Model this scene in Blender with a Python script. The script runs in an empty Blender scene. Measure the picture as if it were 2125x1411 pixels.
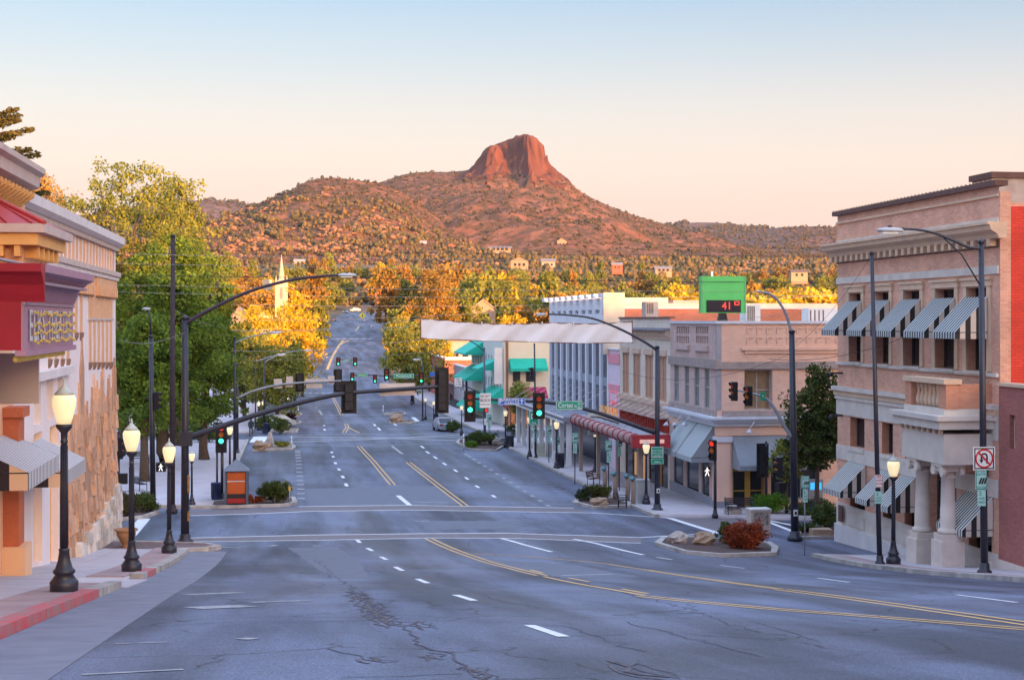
import bpy, math, random
import numpy as np
from mathutils import Vector, noise as mnoise
random.seed(7); RNG = np.random.default_rng(11)
scene = bpy.context.scene
COL = scene.collection
R = math.radians

# ------------------------------------------------------------------ camera
# World axes: X across the street (to the viewer's right), Y along the street (downhill, westward), Z up.
CZ = 13.0                                   # eye level
F, PX0, PY0 = 3000.0, 1062.5, 665.0         # focal length and principal point of the photograph, in its pixels
TH = math.atan(462.0 / F); SN, CS = math.sin(TH), math.cos(TH)
cam_d = bpy.data.cameras.new('camera'); cam = bpy.data.objects.new('camera', cam_d); COL.objects.link(cam)
cam.location = (0, 0, CZ); cam.rotation_euler = (R(90), 0, -TH)
cam_d.sensor_width = 36; cam_d.lens = 36 * F / 2125.0
cam_d.shift_y = -(705.5 - PY0) / 2125.0
cam_d.clip_start = 0.3; cam_d.clip_end = 20000
scene.camera = cam

# ------------------------------------------------------------------ light
SUN_AZ, SUN_EL = R(-26), R(4.6)             # sun low behind the viewer, a little to the right
world = bpy.data.worlds.new('World'); scene.world = world; world.use_nodes = True
wn, wl = world.node_tree.nodes, world.node_tree.links
wn.clear()
wo = wn.new('ShaderNodeOutputWorld'); bg = wn.new('ShaderNodeBackground'); bg.inputs[1].default_value = 1.0
sky = wn.new('ShaderNodeTexSky'); sky.sky_type = 'NISHITA'; sky.sun_disc = False
sky.sun_elevation = SUN_EL; sky.sun_rotation = R(180) + SUN_AZ; sky.air_density = 1.0; sky.dust_density = 10.0
tc = wn.new('ShaderNodeTexCoord'); sp = wn.new('ShaderNodeSeparateXYZ'); wl.new(tc.outputs['Generated'], sp.inputs[0])
cr = wn.new('ShaderNodeValToRGB'); wl.new(sp.outputs['Z'], cr.inputs[0])
# even twilight brightness by elevation, on top of the physical sky with its glow round the sun behind the viewer
stops = [(0.0, (.43, .305, .255)), (0.061, (.415, .30, .25)), (0.105, (.355, .28, .25)), (0.139, (.275, .235, .23)), (0.18, (.16, .165, .20)), (0.215, (.08, .11, .175)),
         (0.342, (.125, .16, .255)), (0.5, (.225, .285, .42)), (0.866, (.385, .495, .77)), (1.0, (.40, .51, .79))]
el = cr.color_ramp.elements
while len(el) > 1: el.remove(el[0])
el[0].position = 0; el[0].color = (*stops[0][1], 1)
for p_, c_ in stops[1:]:
    e_ = el.new(p_); e_.color = (*c_, 1)
skm = wn.new('ShaderNodeVectorMath'); skm.operation = 'SCALE'; skm.inputs['Scale'].default_value = 0.22
wl.new(sky.outputs[0], skm.inputs[0])
add = wn.new('ShaderNodeVectorMath'); add.operation = 'ADD'
wl.new(cr.outputs[0], add.inputs[0]); wl.new(skm.outputs[0], add.inputs[1])
wl.new(add.outputs[0], bg.inputs[0]); wl.new(bg.outputs[0], wo.inputs[0])
sun_d = bpy.data.lights.new('sun', 'SUN'); sun_d.energy = 5.0; sun_d.angle = R(0.6); sun_d.color = (1.0, 0.47, 0.18)
sun = bpy.data.objects.new('sun', sun_d); COL.objects.link(sun); sun.location = (0, -60, 60)
sun.rotation_euler = Vector((math.sin(SUN_AZ), math.cos(SUN_AZ), -math.tan(SUN_EL))).to_track_quat('-Z', 'Y').to_euler()
vs = scene.view_settings; vs.view_transform = 'Standard'; vs.look = 'None'; vs.exposure = 1.3; vs.gamma = 1.0
scene.cycles.max_bounces = 6; scene.cycles.diffuse_bounces = 3; scene.cycles.glossy_bounces = 3
scene.cycles.transparent_max_bounces = 6; scene.cycles.caustics_reflective = False; scene.cycles.caustics_refractive = False
scene.cycles.use_denoising = True

# ------------------------------------------------------------------ ground shape and surveying helpers
def pchip(xs, ys):
    xs = np.array(xs, float); ys = np.array(ys, float); h = np.diff(xs); dl = np.diff(ys) / h
    m = np.zeros(len(xs)); m[0], m[-1] = dl[0], dl[-1]
    for i in range(1, len(xs) - 1):
        if dl[i-1] * dl[i] > 0:
            w1, w2 = 2*h[i] + h[i-1], h[i] + 2*h[i-1]; m[i] = (w1 + w2) / (w1/dl[i-1] + w2/dl[i])
    def f(x):
        x = np.asarray(x, float); xc = np.clip(x, xs[0], xs[-1]); i = np.clip(np.searchsorted(xs, xc) - 1, 0, len(xs) - 2)
        t = (xc - xs[i]) / h[i]
        return ((1+2*t)*(1-t)**2*ys[i] + t*(1-t)**2*h[i]*m[i] + t*t*(3-2*t)*ys[i+1] + t*t*(t-1)*h[i]*m[i+1])
    return f
_prof = pchip([-400, -170, -125, -110, -60, -20, 0, 15, 29.3, 40.5, 53.3, 60, 70, 80, 114, 142, 180, 250, 330, 424, 634, 800, 1000, 1300, 1700, 6000],
              [20, 22, 23.5, 19, 7.0, 1.0, -1.62, -3.55, -5.45, -6.98, -8.5, -9.05, -9.6, -10.05, -10.95, -11.45, -12.15, -12.4, -9.3, -5.2, 3.2, 14, 30, 50, 58, 66])
_cross = pchip([-400, 0, 30, 55, 90, 180, 6000], [0, -.3, -.7, -.95, -.55, 0, 0])
def gz(s, t):
    """height of the road surface at s across, t along"""
    return _prof(t) + _cross(t) * (np.clip(s, -30, 40) + 3.6) / 25.0 + CZ
def gzf(s, t): return float(gz(s, t))
def proj(p):
    d = p[0]*SN + p[1]*CS; r = p[0]*CS - p[1]*SN
    return PX0 + F*r/d, PY0 - F*(p[2]-CZ)/d
def P(px, py, d):
    r = (px - PX0)/F*d
    return Vector((r*CS + d*SN, d*CS - r*SN, CZ + (PY0 - py)/F*d))
def PS(px, py, s):
    k = (px - PX0)/F; t = s*(CS - k*SN)/(SN + k*CS); d = s*SN + t*CS
    return Vector((s, t, CZ + (PY0 - py)/F*d))
def PT(px, py, t):
    k = (px - PX0)/F; s = t*(SN + k*CS)/(CS - k*SN); d = s*SN + t*CS
    return Vector((s, t, CZ + (PY0 - py)/F*d))
def dep(p): return p[0]*SN + p[1]*CS
_D = np.concatenate([np.arange(4, 260, .25), np.arange(260, 1500, 1.0)])
def G(px, py, lift=0.0):
    """where the sight line through a pixel of the photograph meets the ground"""
    r = (px - PX0)/F*_D; s = r*CS + _D*SN; t = _D*CS - r*SN
    e = CZ + (PY0 - py)/F*_D - (gz(s, t) + lift)
    i = np.where((e[:-1] > 0) & (e[1:] <= 0))[0]
    i = i[0] if len(i) else len(_D) - 2
    a = e[i]/(e[i] - e[i+1]) if e[i] != e[i+1] else 0
    return P(px, py, _D[i] + a*(_D[i+1] - _D[i]))

# ------------------------------------------------------------------ materials
MATS = {}
def _mat(name):
    m = bpy.data.materials.new(name); m.use_nodes = True
    n = m.node_tree.nodes; return m, n, m.node_tree.links, n['Principled BSDF']
def mat(name, col, col2=None, scale=3.0, rough=.8, bump=0.0, metal=0.0, emit=None, estr=1.0, bscale=None, detail=5, contrast=.25, spec=.4, coord='Object', stretch=None):
    """plain surface with noise-driven variation of colour and fine relief"""
    if name in MATS: return MATS[name]
    m, n, l, b = _mat(name)
    b.inputs['Roughness'].default_value = rough; b.inputs['Metallic'].default_value = metal; b.inputs['Specular IOR Level'].default_value = spec
    if col2 is None: col2 = tuple(c*.78 for c in col)
    tcn = n.new('ShaderNodeTexCoord'); vec = tcn.outputs[coord]
    if stretch:
        mp = n.new('ShaderNodeMapping'); mp.inputs['Scale'].default_value = stretch; l.new(vec, mp.inputs[0]); vec = mp.outputs[0]
    nz = n.new('ShaderNodeTexNoise'); nz.inputs['Scale'].default_value = scale; nz.inputs['Detail'].default_value = detail; l.new(vec, nz.inputs['Vector'])
    rmp = n.new('ShaderNodeValToRGB'); rmp.color_ramp.elements[0].position = .5-contrast; rmp.color_ramp.elements[1].position = .5+contrast
    rmp.color_ramp.elements[0].color = (*col2, 1); rmp.color_ramp.elements[1].color = (*col, 1)
    l.new(nz.outputs['Fac'], rmp.inputs[0]); l.new(rmp.outputs[0], b.inputs['Base Color'])
    if bump:
        nb = n.new('ShaderNodeTexNoise'); nb.inputs['Scale'].default_value = bscale or scale*6; nb.inputs['Detail'].default_value = 6; l.new(vec, nb.inputs['Vector'])
        bp = n.new('ShaderNodeBump'); bp.inputs['Strength'].default_value = bump; bp.inputs['Distance'].default_value = .05
        l.new(nb.outputs['Fac'], bp.inputs['Height']); l.new(bp.outputs[0], b.inputs['Normal'])
    if emit:
        b.inputs['Emission Color'].default_value = (*emit, 1); b.inputs['Emission Strength'].default_value = estr
    MATS[name] = m; return m
def brick(name, c1, c2, mortar, w=.22, h=.075, msize=.012, var=.35, bump=.35):
    if name in MATS: return MATS[name]
    m, n, l, b = _mat(name); b.inputs['Roughness'].default_value = .88
    uv = n.new('ShaderNodeUVMap'); bt = n.new('ShaderNodeTexBrick'); l.new(uv.outputs[0], bt.inputs['Vector'])
    bt.inputs['Scale'].default_value = 1.0; bt.inputs['Brick Width'].default_value = w; bt.inputs['Row Height'].default_value = h
    bt.inputs['Mortar Size'].default_value = msize; bt.inputs['Color1'].default_value = (*c1, 1); bt.inputs['Color2'].default_value = (*c2, 1); bt.inputs['Mortar'].default_value = (*mortar, 1)
    nz = n.new('ShaderNodeTexNoise'); nz.inputs['Scale'].default_value = .9; nz.inputs['Detail'].default_value = 6; l.new(uv.outputs[0], nz.inputs['Vector'])
    mx = n.new('ShaderNodeMixRGB'); mx.blend_type = 'MULTIPLY'; mx.inputs[0].default_value = var
    rmp = n.new('ShaderNodeValToRGB'); rmp.color_ramp.elements[0].position = .35; rmp.color_ramp.elements[1].position = .65; rmp.color_ramp.elements[0].color = (.35, .33, .33, 1)
    l.new(nz.outputs['Fac'], rmp.inputs[0]); l.new(bt.outputs['Color'], mx.inputs[1]); l.new(rmp.outputs[0], mx.inputs[2]); l.new(mx.outputs[0], b.inputs['Base Color'])
    bp = n.new('ShaderNodeBump'); bp.inputs['Strength'].default_value = bump; bp.inputs['Distance'].default_value = .02; bp.invert = True
    l.new(bt.outputs['Fac'], bp.inputs['Height']); l.new(bp.outputs[0], b.inputs['Normal'])
    MATS[name] = m; return m
def stripes(name, c1, c2, period, axis=0, duty=.5, rough=.8):
    """woven stripes of an awning, along one UV axis"""
    if name in MATS: return MATS[name]
    m, n, l, b = _mat(name); b.inputs['Roughness'].default_value = rough
    uv = n.new('ShaderNodeUVMap'); s_ = n.new('ShaderNodeSeparateXYZ'); l.new(uv.outputs[0], s_.inputs[0])
    mu = n.new('ShaderNodeMath'); mu.operation = 'MULTIPLY'; mu.inputs[1].default_value = 1/period; l.new(s_.outputs[axis], mu.inputs[0])
    fr = n.new('ShaderNodeMath'); fr.operation = 'FRACT'; l.new(mu.outputs[0], fr.inputs[0])
    gt = n.new('ShaderNodeMath'); gt.operation = 'GREATER_THAN'; gt.inputs[1].default_value = duty; l.new(fr.outputs[0], gt.inputs[0])
    mx = n.new('ShaderNodeMixRGB'); mx.inputs[1].default_value = (*c1, 1); mx.inputs[2].default_value = (*c2, 1); l.new(gt.outputs[0], mx.inputs[0]); l.new(mx.outputs[0], b.inputs['Base Color'])
    MATS[name] = m; return m
def leafmat(name, c1, c2, c3=None, trans=.25):
    if name in MATS: return MATS[name]
    m, n, l, b = _mat(name); b.inputs['Roughness'].default_value = .7; b.inputs['Specular IOR Level'].default_value = .15
    ge = n.new('ShaderNodeNewGeometry'); rmp = n.new('ShaderNodeValToRGB'); c3 = c3 or c1
    e = rmp.color_ramp.elements; e[0].color = (*c1, 1); e[1].color = (*c2, 1); x = e.new(.5); x.color = (*c3, 1)
    oi = n.new('ShaderNodeObjectInfo'); ad = n.new('ShaderNodeMath'); ad.operation = 'MULTIPLY_ADD'; ad.inputs[1].default_value = .7
    l.new(ge.outputs['Random Per Island'], ad.inputs[0]); m2 = n.new('ShaderNodeMath'); m2.operation = 'MULTIPLY'; m2.inputs[1].default_value = .3
    l.new(oi.outputs['Random'], m2.inputs[0]); l.new(m2.outputs[0], ad.inputs[2]); l.new(ad.outputs[0], rmp.inputs[0])
    tcl = n.new('ShaderNodeTexCoord'); nzl = n.new('ShaderNodeTexNoise'); nzl.inputs['Scale'].default_value = .55; nzl.inputs['Detail'].default_value = 3; l.new(tcl.outputs['Object'], nzl.inputs['Vector'])     # broad noise makes leaf clumps lighter and darker
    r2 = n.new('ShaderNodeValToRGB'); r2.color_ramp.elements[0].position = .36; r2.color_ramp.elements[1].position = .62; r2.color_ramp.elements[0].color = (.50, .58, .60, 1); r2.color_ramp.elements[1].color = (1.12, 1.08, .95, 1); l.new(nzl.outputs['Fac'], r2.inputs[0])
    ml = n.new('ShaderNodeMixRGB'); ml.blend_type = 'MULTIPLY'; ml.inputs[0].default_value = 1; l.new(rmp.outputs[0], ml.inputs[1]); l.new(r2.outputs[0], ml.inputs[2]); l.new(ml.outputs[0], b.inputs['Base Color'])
    if trans:
        tr = n.new('ShaderNodeBsdfTranslucent'); mx = n.new('ShaderNodeMixShader'); mx.inputs[0].default_value = trans
        l.new(ml.outputs[0], tr.inputs[0]); l.new(b.outputs[0], mx.inputs[1]); l.new(tr.outputs[0], mx.inputs[2]); l.new(mx.outputs[0], n['Material Output'].inputs[0])
    MATS[name] = m; return m
def vary(name, c1, c2, rough=.9, bump=.6, bscale=12, scale=3.5):
    """stone whose tone differs from piece to piece"""
    m = mat(name, c1, c2, scale=scale, rough=rough, bump=bump, bscale=bscale, contrast=.3); n, l = m.node_tree.nodes, m.node_tree.links; b = n['Principled BSDF']; src = b.inputs['Base Color'].links[0].from_socket
    oi = n.new('ShaderNodeObjectInfo'); r_ = n.new('ShaderNodeValToRGB'); r_.color_ramp.elements[0].color = (.62, .60, .60, 1); r_.color_ramp.elements[1].color = (1.15, 1.1, 1.05, 1); l.new(oi.outputs['Random'], r_.inputs[0])
    mx = n.new('ShaderNodeMixRGB'); mx.blend_type = 'MULTIPLY'; mx.inputs[0].default_value = 1; l.new(src, mx.inputs[1]); l.new(r_.outputs[0], mx.inputs[2]); l.new(mx.outputs[0], b.inputs['Base Color']); return m
def glow(name, col, strength, base=(.05, .05, .05)):
    return mat(name, base, emit=col, estr=strength, rough=.4)

# ------------------------------------------------------------------ mesh building
ROOT = {}                                                     # world position of each thing's origin while it is being built
def _tag(o, label=None, cat=None, group=None, kind=None):
    if label: o['label'] = label
    if cat: o['category'] = cat
    if group: o['group'] = group
    if kind: o['kind'] = kind
    return o
def thing(name, label, cat, loc=(0, 0, 0), group=None):
    o = bpy.data.objects.new(name, None); COL.objects.link(o); o.location = loc; o.empty_display_size = .2
    ROOT[o.name] = Vector(loc); return _tag(o, label, cat, group)
class MB:
    def __init__(self): self.v = []; self.f = []; self.m = []; self.uvs = {}; self.sm = set()
    def vs(self, pts):
        i = len(self.v); self.v += [tuple(p) for p in pts]; return i
    def face(self, pts, mi=0, uv=None, smooth=False):
        i = self.vs(pts); self.f.append(tuple(range(i, i+len(pts)))); self.m.append(mi)
        if uv: self.uvs[len(self.f)-1] = uv
        if smooth: self.sm.add(len(self.f)-1)
        return self
    def _add(self, i, faces, mi=0, smooth=False):
        for f in faces:
            if smooth: self.sm.add(len(self.f))
            self.f.append(tuple(i+k for k in f)); self.m.append(mi)
        return self
    def box(self, x0, x1, y0, y1, z0, z1, mi=0):
        if x0 > x1: x0, x1 = x1, x0
        if y0 > y1: y0, y1 = y1, y0
        if z0 > z1: z0, z1 = z1, z0
        i = self.vs([(x0,y0,z0),(x1,y0,z0),(x1,y1,z0),(x0,y1,z0),(x0,y0,z1),(x1,y0,z1),(x1,y1,z1),(x0,y1,z1)])
        return self._add(i, [(0,3,2,1),(4,5,6,7),(0,1,5,4),(1,2,6,5),(2,3,7,6),(3,0,4,7)], mi)
    def hexa(self, b, t, mi=0):
        i = self.vs(list(b)+list(t)); return self._add(i, [(0,3,2,1),(4,5,6,7),(0,1,5,4),(1,2,6,5),(2,3,7,6),(3,0,4,7)], mi)
    def tube(self, pts, r, n=8, mi=0, caps=True, smooth=True):
        pts = [Vector(p) for p in pts]; rs = r if isinstance(r, (list, tuple)) else [r]*len(pts); rings = []
        for k, p in enumerate(pts):
            d = (pts[min(k+1, len(pts)-1)] - pts[max(k-1, 0)]).normalized()
            a = d.cross(Vector((0, 0, 1)));
            if a.length < .05: a = d.cross(Vector((1, 0, 0)))
            a.normalize(); b = d.cross(a).normalized()
            rings.append(self.vs([p + (a*math.cos(6.28318*j/n) + b*math.sin(6.28318*j/n))*rs[k] for j in range(n)]))
        for k in range(len(pts)-1):
            self._add(0, [(rings[k]+j, rings[k+1]+j, rings[k+1]+(j+1) % n, rings[k]+(j+1) % n) for j in range(n)], mi, smooth)
        if caps: self._add(0, [tuple(rings[0]+j for j in range(n)), tuple(rings[-1]+n-1-j for j in range(n))], mi)
        return self
    def lathe(self, prof, cx=0, cy=0, cz=0, n=14, mi=0, smooth=True, sx=1, sy=1):
        rings = [self.vs([(cx+r*sx*math.cos(6.28318*j/n), cy+r*sy*math.sin(6.28318*j/n), cz+z) for j in range(n)]) for r, z in prof]
        for k in range(len(prof)-1):
            self._add(0, [(rings[k]+j, rings[k]+(j+1) % n, rings[k+1]+(j+1) % n, rings[k+1]+j) for j in range(n)], mi, smooth)
        self._add(0, [tuple(rings[0]+n-1-j for j in range(n)), tuple(rings[-1]+j for j in range(n))], mi); return self
    def prism(self, poly, axis, a0, a1, mi=0):
        """closed outline in the plane across an axis, pushed along it; outline coordinates are the two other axes in order"""
        def mk(p, a): return {0: (a, p[0], p[1]), 1: (p[0], a, p[1]), 2: (p[0], p[1], a)}[axis]
        n = len(poly); i = self.vs([mk(p, a0) for p in poly] + [mk(p, a1) for p in poly])
        self._add(i, [(j, (j+1) % n, n+(j+1) % n, n+j) for j in range(n)], mi)
        return self._add(i, [tuple(range(n-1, -1, -1)), tuple(range(n, 2*n))], mi)
    def blob(self, c, rad, seed=0, n=10, m=7, rough=.18, mi=0, flat=0.0, smooth=True):
        rings = []
        for a in range(m+1):
            ph = math.pi*a/m; row = []
            for b_ in range(n):
                th = 6.28318*b_/n; d = Vector((math.sin(ph)*math.cos(th), math.sin(ph)*math.sin(th), -math.cos(ph)))
                k = 1 + rough*2*mnoise.noise(d*1.6 + Vector((seed*3.1, seed*1.7, 0))) + rough*mnoise.noise(d*4 + Vector((0, seed*2.3, seed)))
                row.append((c[0]+d.x*rad[0]*k, c[1]+d.y*rad[1]*k, max(c[2]+d.z*rad[2]*k, c[2]-rad[2]*(1-flat))))
            rings.append(self.vs(row))
        for a in range(m): self._add(0, [(rings[a]+j, rings[a]+(j+1) % n, rings[a+1]+(j+1) % n, rings[a+1]+j) for j in range(n)], mi, smooth)
        return self
    def build(self, name, m, parent=None, loc=None, rz=0, at=None, label=None, smooth=False, **kw):
        V = np.array(self.v, float).reshape(-1, 3)
        if rz:
            c, s = math.cos(rz), math.sin(rz); V = np.stack([V[:,0]*c - V[:,1]*s, V[:,0]*s + V[:,1]*c, V[:,2]], 1)
        if at is not None: V = V + np.array(at, float)
        off = ROOT[parent.name] if parent is not None else Vector(loc or (0, 0, 0))
        W = V - np.array(off)
        me = bpy.data.meshes.new(name); me.from_pydata(W.tolist(), [], self.f)
        ms = m if isinstance(m, (list, tuple)) else [m]
        for x in ms: me.materials.append(x)
        if len(ms) > 1: me.polygons.foreach_set('material_index', self.m)
        uvl = me.uv_layers.new(name='UVMap'); buf = np.zeros(len(me.loops)*2)
        for pi, p in enumerate(me.polygons):
            if pi in self.uvs:
                for li, q in zip(p.loop_indices, self.uvs[pi]): buf[li*2:li*2+2] = q
                continue
            nx, ny, nz = abs(p.normal.x), abs(p.normal.y), abs(p.normal.z)
            a, b = (0, 1) if nz > .75 else ((1, 2) if nx > ny else (0, 2))
            for li in p.loop_indices:
                q = V[me.loops[li].vertex_index]; buf[li*2] = q[a]; buf[li*2+1] = q[b]
        uvl.data.foreach_set('uv', buf)
        if smooth: me.polygons.foreach_set('use_smooth', [True]*len(me.polygons))
        elif self.sm: me.polygons.foreach_set('use_smooth', [k in self.sm for k in range(len(me.polygons))])
        me.validate(); me.update()
        o = bpy.data.objects.new(name, me); COL.objects.link(o)
        if parent is not None: o.parent = parent; ROOT[o.name] = off
        else: o.location = off; ROOT[o.name] = off
        return _tag(o, label, **kw)
def npmesh(name, V, Fq, m, parent=None, loc=(0, 0, 0), smooth=False, **kw):
    """mesh from arrays: vertices (n,3), faces (m,k)"""
    off = ROOT[parent.name] if parent is not None else Vector(loc)
    me = bpy.data.meshes.new(name); V = (np.asarray(V, float) - np.array(off)).astype(np.float32); Fq = np.asarray(Fq, np.int32); k = Fq.shape[1]
    me.vertices.add(len(V)); me.vertices.foreach_set('co', V.ravel()); me.loops.add(Fq.size); me.loops.foreach_set('vertex_index', Fq.ravel())
    me.polygons.add(len(Fq)); me.polygons.foreach_set('loop_start', np.arange(0, Fq.size, k, dtype=np.int32))
    if smooth: me.polygons.foreach_set('use_smooth', np.ones(len(Fq), bool))
    me.update(calc_edges=True); me.materials.append(m)
    o = bpy.data.objects.new(name, me); COL.objects.link(o); o.location = (0, 0, 0) if parent is not None else off
    if parent is not None: o.parent = parent
    ROOT[o.name] = off; return _tag(o, **kw)
def dup(root, loc, rz=0.0, label=None, scale=None, group=None):
    r = root.copy(); COL.objects.link(r); r.location = loc; r.rotation_euler = (0, 0, rz)
    if scale: r.scale = scale if isinstance(scale, (tuple, list)) else (scale,)*3
    if label: r['label'] = label
    if group: r['group'] = group
    for ch in root.children:
        c = ch.copy(); COL.objects.link(c); c.parent = r
        for g in ch.children:
            e = g.copy(); COL.objects.link(e); e.parent = c
    return r
_TXT = {}
def text_faces(txt, size, bold=0.0):
    """letter outlines, made once per word at size 1"""
    if txt not in _TXT: _TXT[txt] = _text_mesh(txt, 1.0, .012)
    V, Fc = _TXT[txt]; return [v*size for v in V], Fc
def _text_mesh(txt, size, bold):
    cu = bpy.data.curves.new('lettering', 'FONT'); cu.body = txt; cu.size = size; cu.align_x = 'CENTER'; cu.align_y = 'CENTER'; cu.resolution_u = 2; cu.offset = bold
    o = bpy.data.objects.new('lettering', cu); COL.objects.link(o); dg = bpy.context.evaluated_depsgraph_get()
    me = bpy.data.meshes.new_from_object(o.evaluated_get(dg)); V = [v.co.copy() for v in me.vertices]; Fc = [tuple(p.vertices) for p in me.polygons]
    bpy.data.objects.remove(o); bpy.data.meshes.remove(me); bpy.data.curves.remove(cu); return V, Fc
def lettering(parent, items, m, at, rz=0, name='lettering', depth=.012, out=.012):
    """items: (text, size, x, z[, width]) standing upright on a panel that faces -Y before turning by rz"""
    mb = MB()
    for it in items:
        V, Fc = text_faces(it[0], it[1], it[1]*.012); w = max(v.x for v in V) - min(v.x for v in V); k = it[4]/w if len(it) > 4 else 1
        i = mb.vs([(it[2] + v.x*k, -out, it[3] + v.y) for v in V]); mb._add(i, Fc)
    return mb.build(name, m, parent, rz=rz, at=at)

# walls with real openings -------------------------------------------------------------
def wall_mesh(mb, O, U, N, L, z0, z1, holes, depth, mi=0, back=True):
    """upright wall from O along U (unit), facing N; holes are (u0,u1,z0,z1) cut through with reveals"""
    O, U, N = Vector(O), Vector(U), Vector(N)
    us = sorted({0.0, L, *[h[0] for h in holes], *[h[1] for h in holes]}); zs = sorted({z0, z1, *[h[2] for h in holes], *[h[3] for h in holes]})
    def pt(u, z, d=0): p = O + U*u - N*d; return (p.x, p.y, z)
    flip = U.cross(Vector((0, 0, 1))).dot(N) < 0
    def q(a, b, c, d, uv=None):
        pts = [a, b, c, d]; uv = uv or None
        if flip: pts.reverse(); uv = uv[::-1] if uv else None
        mb.face(pts, mi, uv)
    for i in range(len(us)-1):
        for j in range(len(zs)-1):
            a, b, c, d = us[i], us[i+1], zs[j], zs[j+1]; cu, cz = (a+b)/2, (c+d)/2
            if any(h[0] < cu < h[1] and h[2] < cz < h[3] for h in holes): continue
            q(pt(a, c), pt(b, c), pt(b, d), pt(a, d), [(a, c), (b, c), (b, d), (a, d)])
    for a, b, c, d in holes:
        q(pt(a, c), pt(a, c, depth), pt(b, c, depth), pt(b, c)); q(pt(a, d), pt(b, d), pt(b, d, depth), pt(a, d, depth))
        q(pt(a, c), pt(a, d), pt(a, d, depth), pt(a, c, depth)); q(pt(b, c), pt(b, c, depth), pt(b, d, depth), pt(b, d))
    return mb
def window(parent, O, U, N, h, depth, mf, mg, nx=1, ny=2, fw=.09, name='window', blind=None):
    """a window set back in an opening: frame with glazing bars, glass panes as sub-parts"""
    O, U, N = Vector(O), Vector(U), Vector(N); u0, u1, a, b = h
    def bar(mb, p0, p1, c0, c1, d0, d1):
        A = O + U*p0 - N*d0; B = O + U*p1 - N*d1; mb.box(A.x, B.x, A.y, B.y, c0, c1)
    mb = MB(); e = .004; dd = depth
    bar(mb, u0+e, u0+fw, a+e, b-e, dd-.08, dd); bar(mb, u1-fw, u1-e, a+e, b-e, dd-.08, dd)
    bar(mb, u0+fw, u1-fw, a+e, a+fw, dd-.08, dd); bar(mb, u0+fw, u1-fw, b-fw, b-e, dd-.08, dd)
    xs = [u0+fw + (u1-u0-2*fw)*k/nx for k in range(nx+1)]; zs = [a+fw + (b-a-2*fw)*k/ny for k in range(ny+1)]
    for k in range(1, nx): bar(mb, xs[k]-.03, xs[k]+.03, a+fw, b-fw, dd-.07, dd-.01)
    for k in range(1, ny): bar(mb, u0+fw, u1-fw, zs[k]-.03, zs[k]+.03, dd-.065, dd-.012)
    w = mb.build(name, mf, parent)
    for i in range(nx):
        for j in range(ny):
            g = MB(); bar(g, xs[i], xs[i+1], zs[j], zs[j+1], dd-.03, dd-.02); g.build('pane', mg, w)
    return w
def S_wall(s, t0, t1, face):            # a wall along the street: origin, direction, outward normal
    return (s, t0, 0), (0, 1, 0), (face, 0, 0)

for _t in ['Cortez', 'St', 'P', 'ARKING', 'GARAGE', 'DO NOT', 'BLOCK', 'INTERSECTION', 'Montezuma St', 'Granite St', '89', 'IF YOU', "DON'T FIT", "DON'T PARK", 'NO', 'PARKING', 'ON RED', 'RIGHT',
           'TURN', 'ELKS', 'THEATRE', 'ADOPT A STREET', 'LITTER CONTROL', 'NEXT MILE', 'TEMPLE', '2', 'HOUR', '41', '9', 'ANYTIME']:
    text_faces(_t, 1.0)
# ================================================================== land
def vnoise(x, y, seed=0):
    rg = np.random.default_rng(seed); T = rg.random((256, 256)); xi, yi = np.floor(x).astype(int), np.floor(y).astype(int); fx, fy = x-xi, y-yi
    fx, fy = fx*fx*(3-2*fx), fy*fy*(3-2*fy); g = lambda a, b: T[a % 256, b % 256]
    return (g(xi, yi)*(1-fx) + g(xi+1, yi)*fx)*(1-fy) + (g(xi, yi+1)*(1-fx) + g(xi+1, yi+1)*fx)*fy - .5
def fbm(x, y, sc, oc=5, seed=0, ridged=False):
    o = 0; a = 1.0; f = 1/sc
    for k in range(oc):
        v = vnoise(x*f + 17.3*k, y*f + 9.1*k, seed+k)
        o = o + a*((.25-abs(v))*2 if ridged else v); a *= .5; f *= 2.03
    return o
def grid_faces(nx, ny):
    a = (np.arange(ny-1)[:, None]*nx + np.arange(nx-1)[None, :]).ravel()
    return np.stack([a, a+1, a+1+nx, a+nx], 1)
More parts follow.
